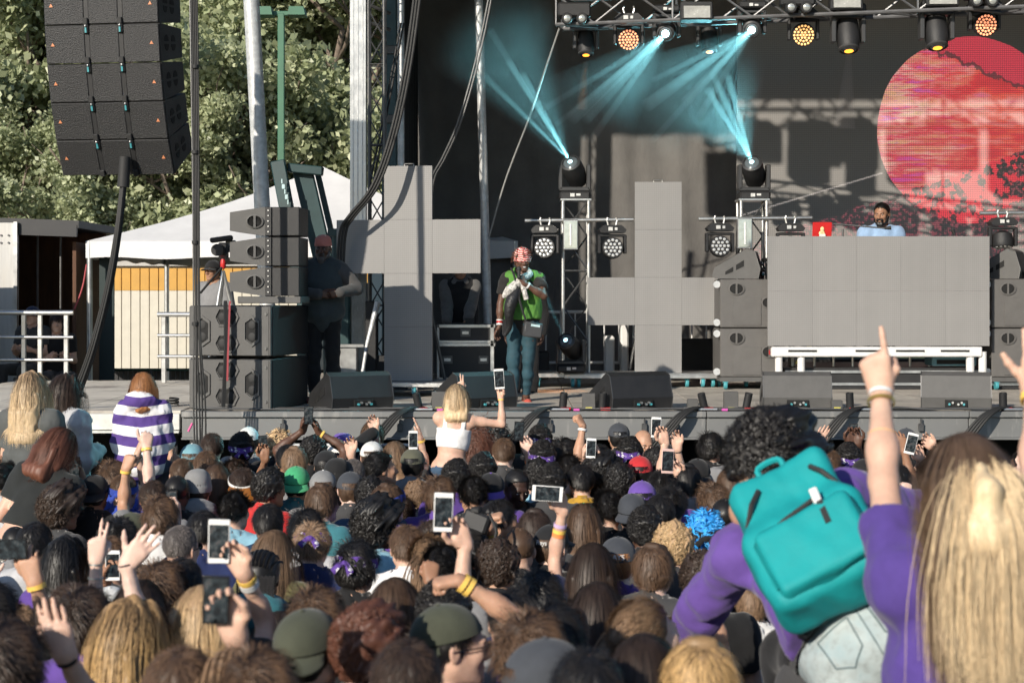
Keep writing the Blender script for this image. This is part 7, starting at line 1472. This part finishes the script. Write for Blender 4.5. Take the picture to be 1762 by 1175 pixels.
def performer():
    t, p, o, sc = person(899, 429, 16.3, 'performer in red striped knit hat and green vest singing on stage', 'dark', 'dreads', 'redbrown', None, 180, group=None, base=ZD, head=(14, -6, 0), key=False, hb=.013, hh=.0045, hd=.0045, trousers=None, legs='walk', fem=False, build=.92,
        arms=[ARM('R', (858, 574), (846, 600), 'relaxed', (.6, -.3, .3), -.05, pole=(-1, .5, -.2), bands=[(M_white, .03), (M_red, .055), (M_white, .075, .036, .01)]), ARM('L', (903, 488), (893, 468), 'fist', (-.6, .6, .2), -.22, pole=(1, -.1, -.9), bands=[(M_white, .04, .036, .022)])])
    for n, kk, m in (('shirt', dict(h=.013, sleeve='short', hem=-.22, infl=.014, loose=.012, seed=4, neck=.07, fold=.004), cloth('faded_black', (.022, .02, .019))), ('vest', dict(h=.013, sleeve=None, hem=.0, infl=.030, loose=.022, seed=7, neck=.095, fold=.004), mat('green_knit', (.085, .23, .04), .9, var=.25, scale=40, stretch=(3, 3, .2), bump=.5, bscale=60))):
        V, Q = shirt_arrays(p, **kk); me = np_mesh(n, V, Q); me.materials.append(m); mobj(n, me, m, t)
    V, Q = trouser_arrays(p, .013, .010, top=.04); me = np_mesh('jeans', V, Q); mj = mat('teal_denim', (.018, .058, .078), .8, var=.3, scale=9, bump=.3, bscale=90); me.materials.append(mj); mobj('jeans', me, mj, t)
    shoes(t, p, mat('red_white_sneaker', (.55, .10, .07), .5, var=.6, scale=22), M_white); hat(t, p, 'beanie', CM['knit']); face(t, p)
    # scarf, draped jacket
    q = lambda x, y, dd: Vector(to_local(o, sc, math.pi, at(x, y, 16.3 + dd)))
    ms = mat('black_white_print', (.5, .48, .45), .85, var=.7, scale=45, stain=(.02, .02, .02), sstain=30)
    m = MB(); m.tube(smooth_path([q(905, 462, .05), q(912, 472, -.06), q(898, 480, -.17), q(886, 492, -.19), q(874, 503, -.2), q(866, 512, -.19)], 4), [.03, .032, .034, .036, .038, .04, .042, .044, .046, .048, .05, .052, .054, .056, .058, .06, .05, .045, .04, .03, .02][:21], 10); m.build('scarf', ms, t, True)
    m = MB(); m.tube(smooth_path([q(896, 478, -.2), q(902, 500, -.21), q(906, 515, -.2)], 4), .03, 8); m.build('scarf_end', ms, t, True)
    m = MB(); m.tube(smooth_path([q(893, 497, -.2), q(880, 520, -.23), q(876, 540, -.23), q(876, 562, -.2), q(868, 578, -.18)], 4), [.03, .05, .06, .07, .072, .07, .066, .06, .055, .05, .045, .04, .036, .033, .03, .025, .02], 10); m.build('draped_jacket', mat('black_puffer', (.014, .014, .015), .45, var=.2, bump=.8, bscale=28), t, True)
    b = thing('shoulder_bag', 'small charcoal shoulder bag with strap hanging on the performer', 'bag', at(917, 568, 16.05), R(8)); m = MB(); m.box((0, 0, 0), (.19, .07, .15), (0, R(8), 0), ch=.02); m.build('pouch', mat('charcoal_leather', (.05, .05, .052), .45), b, True); m = MB(); m.box((.02, -.037, .045), (.09, .006, .022), (0, R(8), 0)); m.build('emblem', mat('pale_print', (.45, .6, .62), .6), b)
    m = MB(); m.tube(smooth_path([at(906, 556, 16.05) - b.location, at(898, 530, 16.06) - b.location, at(893, 510, 16.08) - b.location, at(888, 480, 16.12) - b.location, at(884, 462, 16.25) - b.location], 4), .011, 5); m.build('strap', M_rubber, b)
    m = MB(); a_, b_ = at(893, 479, 16.03), at(893, 466, 16.06); m.cyl(a_, b_, .016, .018, n=12); m.sph(at(893, 463, 16.07), .027, 10); tag(m.build('microphone', M_rubber, None, True), 'black handheld microphone at the performer chin', 'microphone')
performer()
def guard():
    t, p, o, sc = person(556, 408, 16.0, 'guard in black jacket standing with hands clasped beside speakers', 'dark', 'buzz', 'black', None, 176, group=None, base=ZD, key=False, hb=.013, hh=.0045, hd=.0045, trousers=None, fem=False, build=1.14, head=(-4, -4, 0),
        arms=[ARM('R', (551, 507), (572, 507), 'relaxed', (0, 1, 0), -.22, pole=(-1, 0, -.8)), ARM('L', (584, 503), (563, 509), 'relaxed', (0, 1, 0), -.25, pole=(1, 0, -.8), bands=[(mat('yellow_band', (.75, .65, .05), .5), .03)])])
    for n, kk, m in (('shirt', dict(h=.014, sleeve='long', hem=-.2, infl=.016, loose=.01, seed=4, neck=.07), cloth('grey_shirt', (.07, .068, .067))), ('jacket', dict(h=.014, sleeve=None, hem=-.24, infl=.032, loose=.015, seed=9, neck=.075), cloth('black_vest', (.045, .055, .058)))):
        V, Q = shirt_arrays(p, **kk); me = np_mesh(n, V, Q); me.materials.append(m); mobj(n, me, m, t)
    V, Q = trouser_arrays(p, .014, .018); me = np_mesh('trousers', V, Q); me.materials.append(CL['black']); mobj('trousers', me, CL['black'], t); shoes(t, p, mat('dark_red_shoe', (.09, .02, .02), .5)); face(t, p); beard(t, p, HM['grey'], .02, .01)
    c_ = hat(t, p, 'beanie', cloth('salmon_cap', (.55, .20, .16))); c_.scale = (.93, .93, .78); c_.location = Vector(p.HC) + Vector((0, 0, .035))
guard()
def dj():
    t, p, o, sc = person(1517, 349, 19.2, 'bearded man in light blue T-shirt behind the booth', 'brown', 'crop', 'black', None, 180, group=None, base=ZD + .25, sc=1.09, key=False, hb=.014, hh=.0048, fem=False, head=(-28, -8, 0), rest='front', trousers='black', build=1.05)
    V, Q = shirt_arrays(p, h=.014, infl=.016, loose=.015, neck=.07); m = cloth('sky_blue', (.26, .38, .56)); me = np_mesh('shirt', V, Q); me.materials.append(m); mobj('shirt', me, m, t); face(t, p); beard(t, p, HM['black'], .012, .01)
    k = MB(); k.sph(Vector(p.T(0, .155, .28)), (.05, .008, .03), 12); k.build('shirt_print', mat('yellow_print', (.7, .65, .3), .7), t)
dj()
def crew():
    t, p, o, sc = person(792, 448, 18.8, 'crew member in black hoodie with grey sleeves behind the road cases', 'brown', 'short', 'black', None, 180, group=None, base=ZD, key=False, hb=.016, fem=False, sc=.92, trousers='black', arms=[ARM('L', (806, 549), (798, 556), 'relaxed', (0, 0, -1), -.3), ARM('R', (770, 552), (776, 558), 'relaxed', (0, 0, -1), -.3)])
    V, Q = shirt_arrays(p, h=.015, sleeve='long', hood=True, infl=.02, loose=.03); m = cloth('hoodie_grey', (.13, .125, .12)); me = np_mesh('hoodie', V, Q); me.materials.append(m); mobj('hoodie', me, m, t)
    V, Q = shirt_arrays(p, h=.015, sleeve=None, infl=.034, loose=.035, neck=.09); me = np_mesh('vest', V, Q); me.materials.append(CL['black']); mobj('vest', me, CL['black'], t)
    m = MB(); pos = p.T(.13, .17, .3); m.sph(Vector(p.T(-.13, .16, .18)), (.02, .02, .03), 8); m.build('badge', mat('lime_badge', (.4, .7, .2), .5), t)
    person(903, 455, 17.8, 'crew member in black whose legs show behind the performer', 'deep', 'short', 'black', 'black', 175, group=None, base=ZD, sc=.9, trousers='black', sleeve='long')
    t, p, o, sc = person(368, 448, 17.3, 'camera operator in grey shirt behind the video camera', 'brown', 'crop', 'black', 'grey', 150, group=None, base=ZD, hatk=cap_('black'), sleeve='long', trousers='black')
    for px, py, lb, sh, hk, h in ((57, 527, 'seated person in dark shirt and dark cap behind railing', 'charcoal', 'short', cap_('navy')), (97, 540, 'seated young person in black T-shirt behind the railing', 'black', 'mop', None)):
        t, p, o, sc = person(px, py, 21.0, lb, 'fair', hk, 'darkbrown', sh, 160 if px < 80 else 200, group=None, legs='chair', sc=1.0, hatk=h, rest='front', trousers='charcoal', fem=False)
        m = MB(); m.box((0, 0, -.04), (.5, .45, .06), ch=.01); bx = o[2] + .86; 
        s = thing('stool', 'plain stool under the ' + ('capped' if px < 80 else 'young') + ' seated person', 'stool', (o[0], o[1], 0), 0, 'stools behind the railing'); m = MB(); m.box((0, 0, bx - .06), (.4, .4, .05), ch=.01); m.build('seat', M_steel, s)
        for x in (-.17, .17):
            for y in (-.17, .17): m = MB(); m.cyl((x, y, 0), (x, y, bx - .06), .018); m.build('leg', M_steel, s)
crew()
def carrier(px, D, zpel, lb, skin='fair', hc='darkbrown'):
    p = at(px, 510, D); tz = zpel + .16; py = YH + (ZC - tz) * F / (D + .17); person(CX + (p.x) * F / (D + .17), py, D + .17, lb, skin, 'short', hc, 'charcoal', 0, ltop=HSTD)
def rider(px, py, D, label, carry, **k):
    r = person(px, py, D, label, legs='sit', key=False, group='riders on shoulders', **k); t, p, o, sc = r; q = Vector(o) + Vector(Rz(R(k.get('yaw', 0))) @ (p.P * sc)); 
    carrier(CX + q.x * F / q.y, q.y, q.z, carry); return r
def special_hair(t, p, me, m): me.materials.append(m); o = mobj('hair', me, m, t); o.location = p.HC; o.rotation_euler = Matrix(p.HR.tolist()).to_euler(); return o
def stripes():
    m, t, b = nodes_of('purple_white_stripes'); x = NX(t); s = x.xyz(); v = x.op('FRACT', x.op('ADD', x.op('MULTIPLY', x.op('ADD', s[2], x.op('MULTIPLY', x.op('ABSOLUTE', s[0]), -.12)), 1 / .175), .30)); t.links.new(x.mix(x.op('GREATER_THAN', v, .5), (.70, .69, .70), (.085, .045, .22)), b.inputs['Base Color']); b.inputs['Roughness'].default_value = .9; return m
def checks():
    m, t, b = nodes_of('small_check_cloth'); x = NX(t); s = x.xyz(); ck = t.nodes.new('ShaderNodeTexChecker'); ck.inputs['Scale'].default_value = 75; t.links.new(x.co, ck.inputs['Vector']); t.links.new(x.mix(ck.outputs['Fac'], (.6, .58, .54), (.08, .075, .07)), b.inputs['Base Color']); b.inputs['Roughness'].default_value = .9; return m
rider(786, 661, 13.3, 'girl in white strap crop top raising a phone above the crowd', 'person carrying the girl in white crop top', skin='fair', hk='bob', hc='ombre', shirt='white', tank=True, hem=.17, trousers='denim', short=True, ttop=.0, lean=7, roll=6, sc=.86, hb=.014, hh=.006, hd=.0045, ch=.011, infl=.008, arms=[ARM('R', (862, 684), (860, 660), 'grip', (-.4, -.9, .1), .02, pole=(.9, 0, -.8), bands=[(None, .02, .03, .012)]), ARM('L', (794, 672), (790, 645), 'two', 'away', .3)])
t, p, o, sc = rider(246, 641, 12.7, 'girl in purple and white striped hoodie sitting above the crowd', 'person carrying the girl in striped hoodie', skin='fair', hk='bob', hc='ginger', shirt='purple', cm=stripes(), hood=True, sleeve='long', loose=.045, lean=5, yaw=8, fold=.006, sc=.88, head=(28, 0, 0), hb=.016, ch=.013, rest='front', fem=True, hem=-.16)
m = MB(); 
rider(54, 641, 12.2, 'girl in faded dark grey T-shirt with hair clips', 'person carrying the girl with hair clips', skin='fair', hk='longwavy', hc='ombre', shirt='charcoal', cm=cloth('faded_grey', (.085, .09, .088)), loose=.02, lean=4, fold=.004, yaw=-12, hb=.016, ch=.014, rest='front')
rider(113, 645, 12.9, 'girl in pale grey sweatshirt with long dark hair looking aside', 'person carrying the girl in pale sweatshirt', skin='fair', hk='longwavy', hc='darkbrown', shirt='palegrey', loose=.045, lean=5, fold=.006, yaw=-35, head=(-20, 0, 0), hb=.016, ch=.014, sleeve='long', rest='front')
rider(112, 738, 10.8, 'girl in black crop top and checked shorts leaning over', 'person carrying the girl in black crop top', skin='fair', hk='bob', hc='redbrown', shirt='black', cm=cloth('black_crop', (.02, .022, .022)), hem=.13, lean=28, roll=16, yaw=-10, tm=checks(), ttop=.02, hb=.014, ch=.013, head=(-25, -20, 6), rest='front')
def backpacker():
    LJ = mat('light_wash_denim', (.38, .43, .43), .85, var=.3, scale=40, bump=.6, bscale=30, stain=(.30, .38, .40), sstain=10)
    t, p, o, sc = rider(1338, 742, 5.4, 'person with curly dark hair in purple sweatshirt and washed jeans bending forward', 'person under the wearer of the turquoise backpack', skin='tan', hk='bigcurl', hc='black', shirt='purple', cm=cloth('purple_fleece', (.115, .062, .27), bump=.3), loose=.022, sleeve='long', lean=50, roll=-30, head=(-35, -35, 0), hb=.013, ch=.013, fem=False, tm=LJ, ttop=.07, hem=.085, fold=.006,
        arms=[ARM('L', (1175, 1120), (1150, 1170), 'relaxed', (0, 0, -1), .25, pole=(-1, -.3, .3)), ARM('R', (1640, 880), (1680, 880), 'relaxed', (0, 1, 0), .35, pole=(.3, -.3, -1))])
    M4 = Matrix.Translation(o) @ Matrix.Diagonal((sc, sc, sc, 1)); c0 = Vector(o) + Vector(p.T(.0, -.235, .235) * sc)
    bp = thing('backpack', 'turquoise backpack with black zips on the purple sweatshirt', 'backpack', c0); bp.rotation_euler = Matrix((p.R @ Ry(R(4))).tolist()).to_euler(); bp.scale = (1.15,) * 3; TQ = mat('turquoise_nylon', (.0, .27, .285), .75, var=.08, scale=9, bump=.12, bscale=60)
    P = [rbox(A(0, .0, -.10), A(.128, .045, .095), .035, k=.05), rbox(A(0, .005, .06), A(.105, .035, .12), .035, k=.07), cap(A(-.05, .0, .20), A(.05, .0, .20), .03, k=.05)]
    V, Q = surf(P, .009, 0, lambda v, G: v + wob(G, 12, .004, 18) + wob(G * np.float32([1, 1, .4]), 13, .002, 45)); me = np_mesh('main_bag', V, Q); me.materials.append(TQ); mobj('main_bag', me, TQ, bp)
    P = [rbox(A(0, -.075, -.115), A(.112, .028, .078), .022, Rx(.10), k=.02)]
    V, Q = surf(P, .008, 0, lambda v, G: v + wob(G, 15, .003, 20) + wob(G * np.float32([1, 1, .4]), 16, .002, 45)); me = np_mesh('front_pocket', V, Q); me.materials.append(TQ); mobj('front_pocket', me, TQ, bp)
    m = MB(); m.tube([(-.135, -.098, -.19), (-.137, -.10, -.04), (-.11, -.096, -.008), (.11, -.096, -.008), (.137, -.10, -.04), (.135, -.098, -.19)], .004, 5); m.build('piping', mat('dark_turquoise_piping', (.0, .2, .21), .6), bp)
    m = MB(); m.tube(smooth_path([(-.035, .0, .225), (-.03, -.005, .265), (.03, -.005, .265), (.035, .0, .225)], 4), .009, 6); m.build('grab_handle', TQ, bp)
    for a, b, nm in (((-.13, -.055, .06), (-.06, -.072, .14), 'side_zip'), ((-.13, -.108, -.05), (.05, -.112, .0), 'pocket_zip'), ((.09, -.068, .14), (.13, -.055, .06), 'side_zip')):
        m = MB(); m.tube([a, ((a[0] + b[0]) / 2, min(a[1], b[1]) - .008, (a[2] + b[2]) / 2), b], .0075, 6); z = m.build(nm, M_rubber, bp)
    m = MB(); m.box((.06, -.122, .0), (.022, .012, .05), (0, .1, 0), ch=.004); pl = m.build('zip_pull', M_white, bp); m = MB(); m.box((.058, -.127, -.062), (.016, .008, .075), (0, .1, 0)); m.build('pull_tab', M_rubber, pl)
    for x in (-.09, .09): m = MB(); m.tube(smooth_path([(x, .05, .2), (x * 1.1, .16, .21), (x * 1.2, .25, .1), (x * 1.4, .22, -.1), (x * 1.3, .08, -.2)], 4), .022, 6); m.build('shoulder_strap', M_rubber, bp)
    from mathutils.bvhtree import BVHTree
    V, Q = trouser_arrays(p, .02, .012, top=.07); bv = BVHTree.FromPolygons([Vector(v) for v in V], [tuple(int(i) for i in q) for q in Q]); dr = Vector(p.R @ np.array([0, 1., 0]))
    def seam(pts, r_=.0028):
        out = []
        for i in range(len(pts) - 1):
            for k in range(7): x_ = pts[i][0] + (pts[i + 1][0] - pts[i][0]) * k / 6; z_ = pts[i][1] + (pts[i + 1][1] - pts[i][1]) * k / 6; h_ = bv.ray_cast(Vector(p.T(x_, -.5, z_)), dr)[0]; out += [h_] if h_ is not None else []
        if len(out) > 2: m = MB(); m.tube(out, r_, 5); m.build('seam', mat('dark_denim_seam', (.10, .14, .15), .8), t)
    seam([(0, .06), (0, -.12)]); seam([(-.15, .035), (0, .02), (.15, .035)])
    for s_ in (-1, 1): seam([(s_ * .03, .0), (s_ * .13, .005), (s_ * .125, -.085), (s_ * .08, -.11), (s_ * .035, -.085), (s_ * .03, .0)])
    V, Q = trouser_arrays(p, .014, .018, top=.10); Lz = (V - p.P) @ p.R; keep = (Lz[Q].mean(1)[:, 2] > .055); me = np_mesh('waistband', V, Q[keep]); me.materials.append(CL['black']); mobj('waistband', me, CL['black'], t)
backpacker()
def ponytail_girl():
    t, p, o, sc = rider(1662, 748, 4.0, 'girl in purple T-shirt with long blond ponytail pointing one finger up', 'person carrying the girl with blond ponytail', skin='fair', hk='bald', hc='ombre', shirt='purple', cm=cloth('deep_purple', (.075, .045, .22)), fem=True, hb=.011, hh=.006, hd=.0035, ch=.012, loose=.012, infl=.014, lean=3, nb=.07, fold=.004,
        arms=[ARM('L', (1512, 628), (1490, 520), 'point', (.35, .9, .1), .42, bands=[(M_white, .012, .031, .01), (mat('gold_bangle', (.6, .42, .12), .3, .8), .035, .035, .008), (mat('orange_thread', (.7, .4, .2), .6), .13, .036, .005)]), ARM('R', (1778, 625), (1790, 520), 'open', 'away', .42, bands=[(None, .02)])])
    r = np.random.RandomState(8); S1 = strands('fg', 31, 3600, .46, .08, .012, 10, .30, .0008, 13, off=.010, whorl=False, front=.085, low=-.08, back=True); P = []
    for i in range(900):
        o_ = r.normal(0, 1, 2); b = np.array([o_[0] * .012, -.125, .055 + o_[1] * .012]); L_ = r.uniform(.34, .50); tt = np.linspace(0, 1, 10); w_ = .012 + .030 * np.sin(np.minimum(tt * 2.2, 1.7))
        P.append(np.stack([b[0] + o_[0] * w_ + .004 * np.sin(tt * 7 + i), b[1] - .075 * np.sin(np.minimum(tt * 3.2, 1.57)) - .02 * tt + o_[1] * .010, b[2] + .012 * np.sin(np.minimum(tt * 6, 3.14)) - L_ * tt ** 1.2], 1))
    core = surf([cap(A(0, -.125, .06), A(0, -.178, .02), .016, .022, k=.02), cap(A(0, -.178, .02), A(0, -.186, -.08), .022, .034, k=.03), rbox(A(0, -.182, -.2), A(.036, .008, .14), .020, k=.04), rbox(A(0, -.176, -.36), A(.024, .004, .06), .012, k=.04)], .006, 0, lambda v, G: v + wob(G * np.float32([1, 1, .07]), 3, .0010, 150) + wob(G * np.float32([1, 1, .15]), 5, .0022, 50))
    S1 = (S1[0], S1[1], S1[2] * .6); V, Q, a_ = join((core[0], core[1], np.full(len(core[0]), .85)), curtain(.36, .078, .5, 9, h=.006, amp=.0012), hair_shell(.008, seed=14, low=-.11, amp=.002), S1, ribbons(P, .0008, .68)); hm = hair_mat('foreground', (.085, .052, .035), (.15, .098, .058), isl=.10); rp = [n for n in hm.node_tree.nodes if n.type == 'VALTORGB'][0].color_ramp.elements; rp[1].position = .58; e = rp.new(.70); e.color = (.58, .44, .27, 1); special_hair(t, p, np_mesh('hair', V, Q, a_), hm)
ponytail_girl()
# hand held things
for lb, px, py, D, ang, col, w, h in (('black phone held in both hands against the stage beam', 531, 714, 13.36, 2, 'black', .075, .15), ('black phone held beside a purple bandana', 453, 764, 13.02, -6, 'black', .07, .14), ('white phone held low beside the white crop top', 711, 757, 12.5, 0, 'white', .069, .142), ('white phone in the hand of the girl in white crop top', 859, 652, 13.26, -4, 'white', .08, .165), ('black phone seen from its back above brown hair', 893, 742, 11.62, 3, 'black', .07, .14),
    ('white phone held in two hands by yellow sleeves', 1017, 771, 11.6, 3, 'white', .069, .142), ('white phone held up against the beam beside the bald head', 1129, 735, 12.4, 2, 'white', .074, .155), ('rose edged phone held above spiky black hair', 1149, 793, 10.9, 3, 'rose', .08, .165), ('black phone held up beside the pointing arm', 1468, 744, 12.9, 2, 'black', .07, .14), ('white phone tilted at the far side of the crowd', 1568, 763, 11.4, 14, 'white', .075, .15), ('black phone beside the black crop top', 127, 806, 10.95, 2, 'black', .08, .16),
    ('large white phone held up by the stacked bracelets', 377, 931, 5.28, 1, 'white', .07, .142), ('large black phone held low behind the bracelets', 372, 1032, 3.98, 2, 'black', .064, .118), ('black phone held sideways by an open hand', 12, 945, 6.0, 88, 'black', .075, .15), ('large white phone held up on a grey sleeve', 763, 881, 5.95, 2, 'white', .07, .142), ('white phone held sideways over the dark cap', 942, 849, 7.9, 94, 'white', .075, .15)):
    phone(lb, px, py, D, w, h, ang, col)
t = thing('camera', 'black photo camera held above the crowd near the watch', 'camera', at(820, 897, 8.35), R(-20)); m = MB(); m.box((0, 0, 0), (.14, .07, .10), (R(-10), R(18), 0), ch=.012); m.box((0, 0, .06), (.05, .06, .03), ch=.01); m.build('camera_body', M_black, t); m = MB(); m.cyl((-.01, .03, 0), (-.05, .14, -.02), .038, .042, 18); m.build('lens', M_black, t, True); m = MB(); m.tube(smooth_path([(.07, 0, .04), (.12, -.03, -.05), (.06, -.05, -.16), (-.05, -.03, -.12), (-.07, 0, .03)], 4), .008, 5); m.build('neck_strap', M_rubber, t)
m = MB(); m.cyl(at(324, 742, 12.0), at(331, 728, 12.0), .008); tag(m.build('vape_pen', mat('pink_plastic', (.7, .1, .3), .4), None, True), 'small pink pen held up before the cables', 'pen')
_seen = {}
def add_crowd():
    for (px, py, hk, hc, skin, shirt, yaw, ex, k) in T:
        k = dict(k); sg = k.pop('sg', False); h = k.get('hatk')
        if h and h['kind'] == 'visor' and h.get('m2') is None: h['m2'] = mat('orange_visor', (.55, .22, .05), .15, var=0, trans=.5)
        D = k.pop('D', Dof(py)); k.setdefault('sleeve', 'long' if (rnd.random() < .25 and not k.get('arms')) else 'short')
        lb = crowd_label(hk, hc, shirt, ex); t, p, o, sc = person(px, py, D, lb, skin, hk, hc, shirt, yaw + rnd.uniform(-7, 7), trousers=rnd.choice(['denim', 'black', 'charcoal']), **k)
        if sg: sunglasses(t, p)
        if abs(yaw) > 100: face(t, p)
        if len(lb.split()) > 16: print('LONG', lb)
add_crowd()
LAND = [(330, 764, 'the teal and white cap'), (415, 749, 'the white and grey cap'), (590, 745, 'the purple hat'), (640, 760, 'the pale grey cap'), (510, 803, 'the bright green cap'), (556, 810, 'the mesh cap'), (418, 806, 'the orange visor'), (786, 830, 'the white crop top'), (930, 745, 'the two bandanas'), (1065, 728, 'the cap with white dot'), (1101, 785, 'the bright red cap'), (1105, 828, 'the purple cap'), (1200, 790, 'the lettered black cap'), (1268, 750, 'the deep green cap'), (1212, 882, 'the blue braids'), (1063, 925, 'the printed cap'), (1005, 867, 'the two tone green cap'), (1110, 878, 'the crested cap'), (845, 814, 'the badge cap'), (250, 850, 'the striped hoodie'), (104, 838, 'the checked shorts'), (340, 812, 'the grey hood'), (1459, 767, 'the pointing arm'), (1560, 737, 'the tilted white phone'), (377, 960, 'the stacked bracelets'), (763, 942, 'the grey sleeve phone'), (942, 905, 'the sideways white phone'), (165, 1010, 'the two pale raised arms'), (228, 1032, 'the golden waves'), (450, 948, 'the teal hood'), (538, 901, 'the nape bandana'), (612, 935, 'the black collar bandana'), (530, 1050, 'the charcoal cap'), (772, 1042, 'the man in sunglasses'), (935, 1100, 'the slate cap'), (1097, 1035, 'the white top ponytail'), (1330, 800, 'the turquoise backpack'), (1660, 830, 'the blond ponytail girl'), (30, 1078, 'the pale spread hand'), (112, 925, 'the glossy black hair')]
def fill():
    r = random.Random(21); kinds = ['short', 'short', 'slick', 'slick', 'crop', 'crop', 'crop', 'mop', 'fwd', 'afro', 'wavy', 'bob', 'buzz', 'spiky', 'curly']; names = {'phone': 'holding a phone up', 'phone_both': 'filming with both hands', 'open_hand': 'open hand raised', 'fist_up': 'fist raised', 'two_fingers': 'two fingers raised'}; n = 0
    D = 14.1
    while D > 3.9:
        half = .33 * D; x = -half - .1 + r.uniform(0, .3)
        while x < half + .2:
            X, DD = x + r.uniform(-.1, .1), D + r.uniform(-.14, .14); near = min(math.hypot((q[0] - CX) / F * q[2] - X, (q[2] - DD) * .9) for q in PEOPLE); px = CX + X * F / DD
            blocked = (px > 1150 and DD < 6.2) or near < .39
            if not blocked:
                H = r.uniform(1.50, 1.63); py = YH + (ZC - gz(DD) - H) * F / DD; hk = r.choice(kinds); hc = r.choice(['black', 'black', 'black', 'darkbrown', 'darkbrown', 'brown', 'lightbrown']); sk = r.choice(['fair', 'pale', 'tan', 'brown', 'dark'] if hc == 'black' else ['fair', 'pale', 'tan']); sh = r.choice(['black', 'black', 'purple', 'purple', 'navy', 'grey', 'lightblue', 'white', 'white', 'lightblue']); pool = r.choice(list(POOL)) if r.random() < .2 and DD > 5.5 else None
                lm = min(((math.hypot((q[0] - CX) / F * q[2] - X, q[2] - DD), q) for q in PEOPLE if 'marks' not in q[3]), key=lambda a: a[0])[1]; mk = lm[3].get('label', ''); mk = mk.split(', ', 1)[1] if ', ' in mk else ''
                lk = min(LAND, key=lambda a: math.hypot((a[0] - px) * DD / F, (Dof(a[1]) - DD) * .7)); lb = LB + HD[hk].format(CN.get(hc, hc)) + ' and ' + SN.get(sh, sh) + ' top near ' + lk[2]; lb = lb.replace('close cropped', 'cropped').replace('shoulder length', 'medium').replace('dark teal', 'teal').replace('combed forward', 'combed').replace('thick straight', 'straight')
                lb = lb.replace(' and ' + SN.get(sh, sh) + ' top', ' ' + names[pool]) if pool else lb; t, p_, o_, sc_ = person(px, py, DD, lb, sk, hk, hc, sh, r.uniform(-20, 20) if r.random() < .62 else r.choice([-1, 1]) * r.uniform(40, 95), sleeve=r.choice(['short', 'long']) if not pool else 'short', trousers='black', pool=pool, hatk=cap_(r.choice(['black', 'slate', 'white', 'navy', 'grey', 'purple', 'black', 'olive']), r.random() < .4) if (hk == 'crop') else BAND if (hk in ('short', 'afro') and r.random() < .3) else None); t['marks'] = 1; n += 1
                if not pool: t.rotation_euler = (R(r.uniform(-3, 4)), R(r.uniform(-3.5, 3.5)), t.rotation_euler[2])
                if pool and pool.startswith('phone'):
                    a_ = p_.arm[1]; w_ = (a_[2] + p_.hand[1][1] * .095 + np.array([-.04 if pool == 'phone' else -.07, -.04, .0])); W_ = Vector(o_) + Vector(Rz(t.rotation_euler[2]) @ w_ * sc_); pc = r.choice(['white', 'black', 'rose']); phone(pc + ' phone held up near ' + lk[2], CX + W_.x * F / W_.y, YH + (ZC - W_.z) * F / W_.y, W_.y, .069, .142, r.uniform(-6, 6), pc)
                if pool and r.random() < .6: wristband(t, p_, 1 if 'armR' in POOL[pool] else -1, None, .03)
            x += .40
        D -= .44
    for q in PEOPLE:
        if 'marks' in q[3]: del q[3]['marks']
    for q in PEOPLE:
        if len(q[3]['label'].split()) > 16: print('LONG', q[3]['label'])
    print('tris', sum(len(m.polygons) for m in bpy.data.meshes) * 2)
    print('filled', n, 'people', len(PEOPLE))
fill()
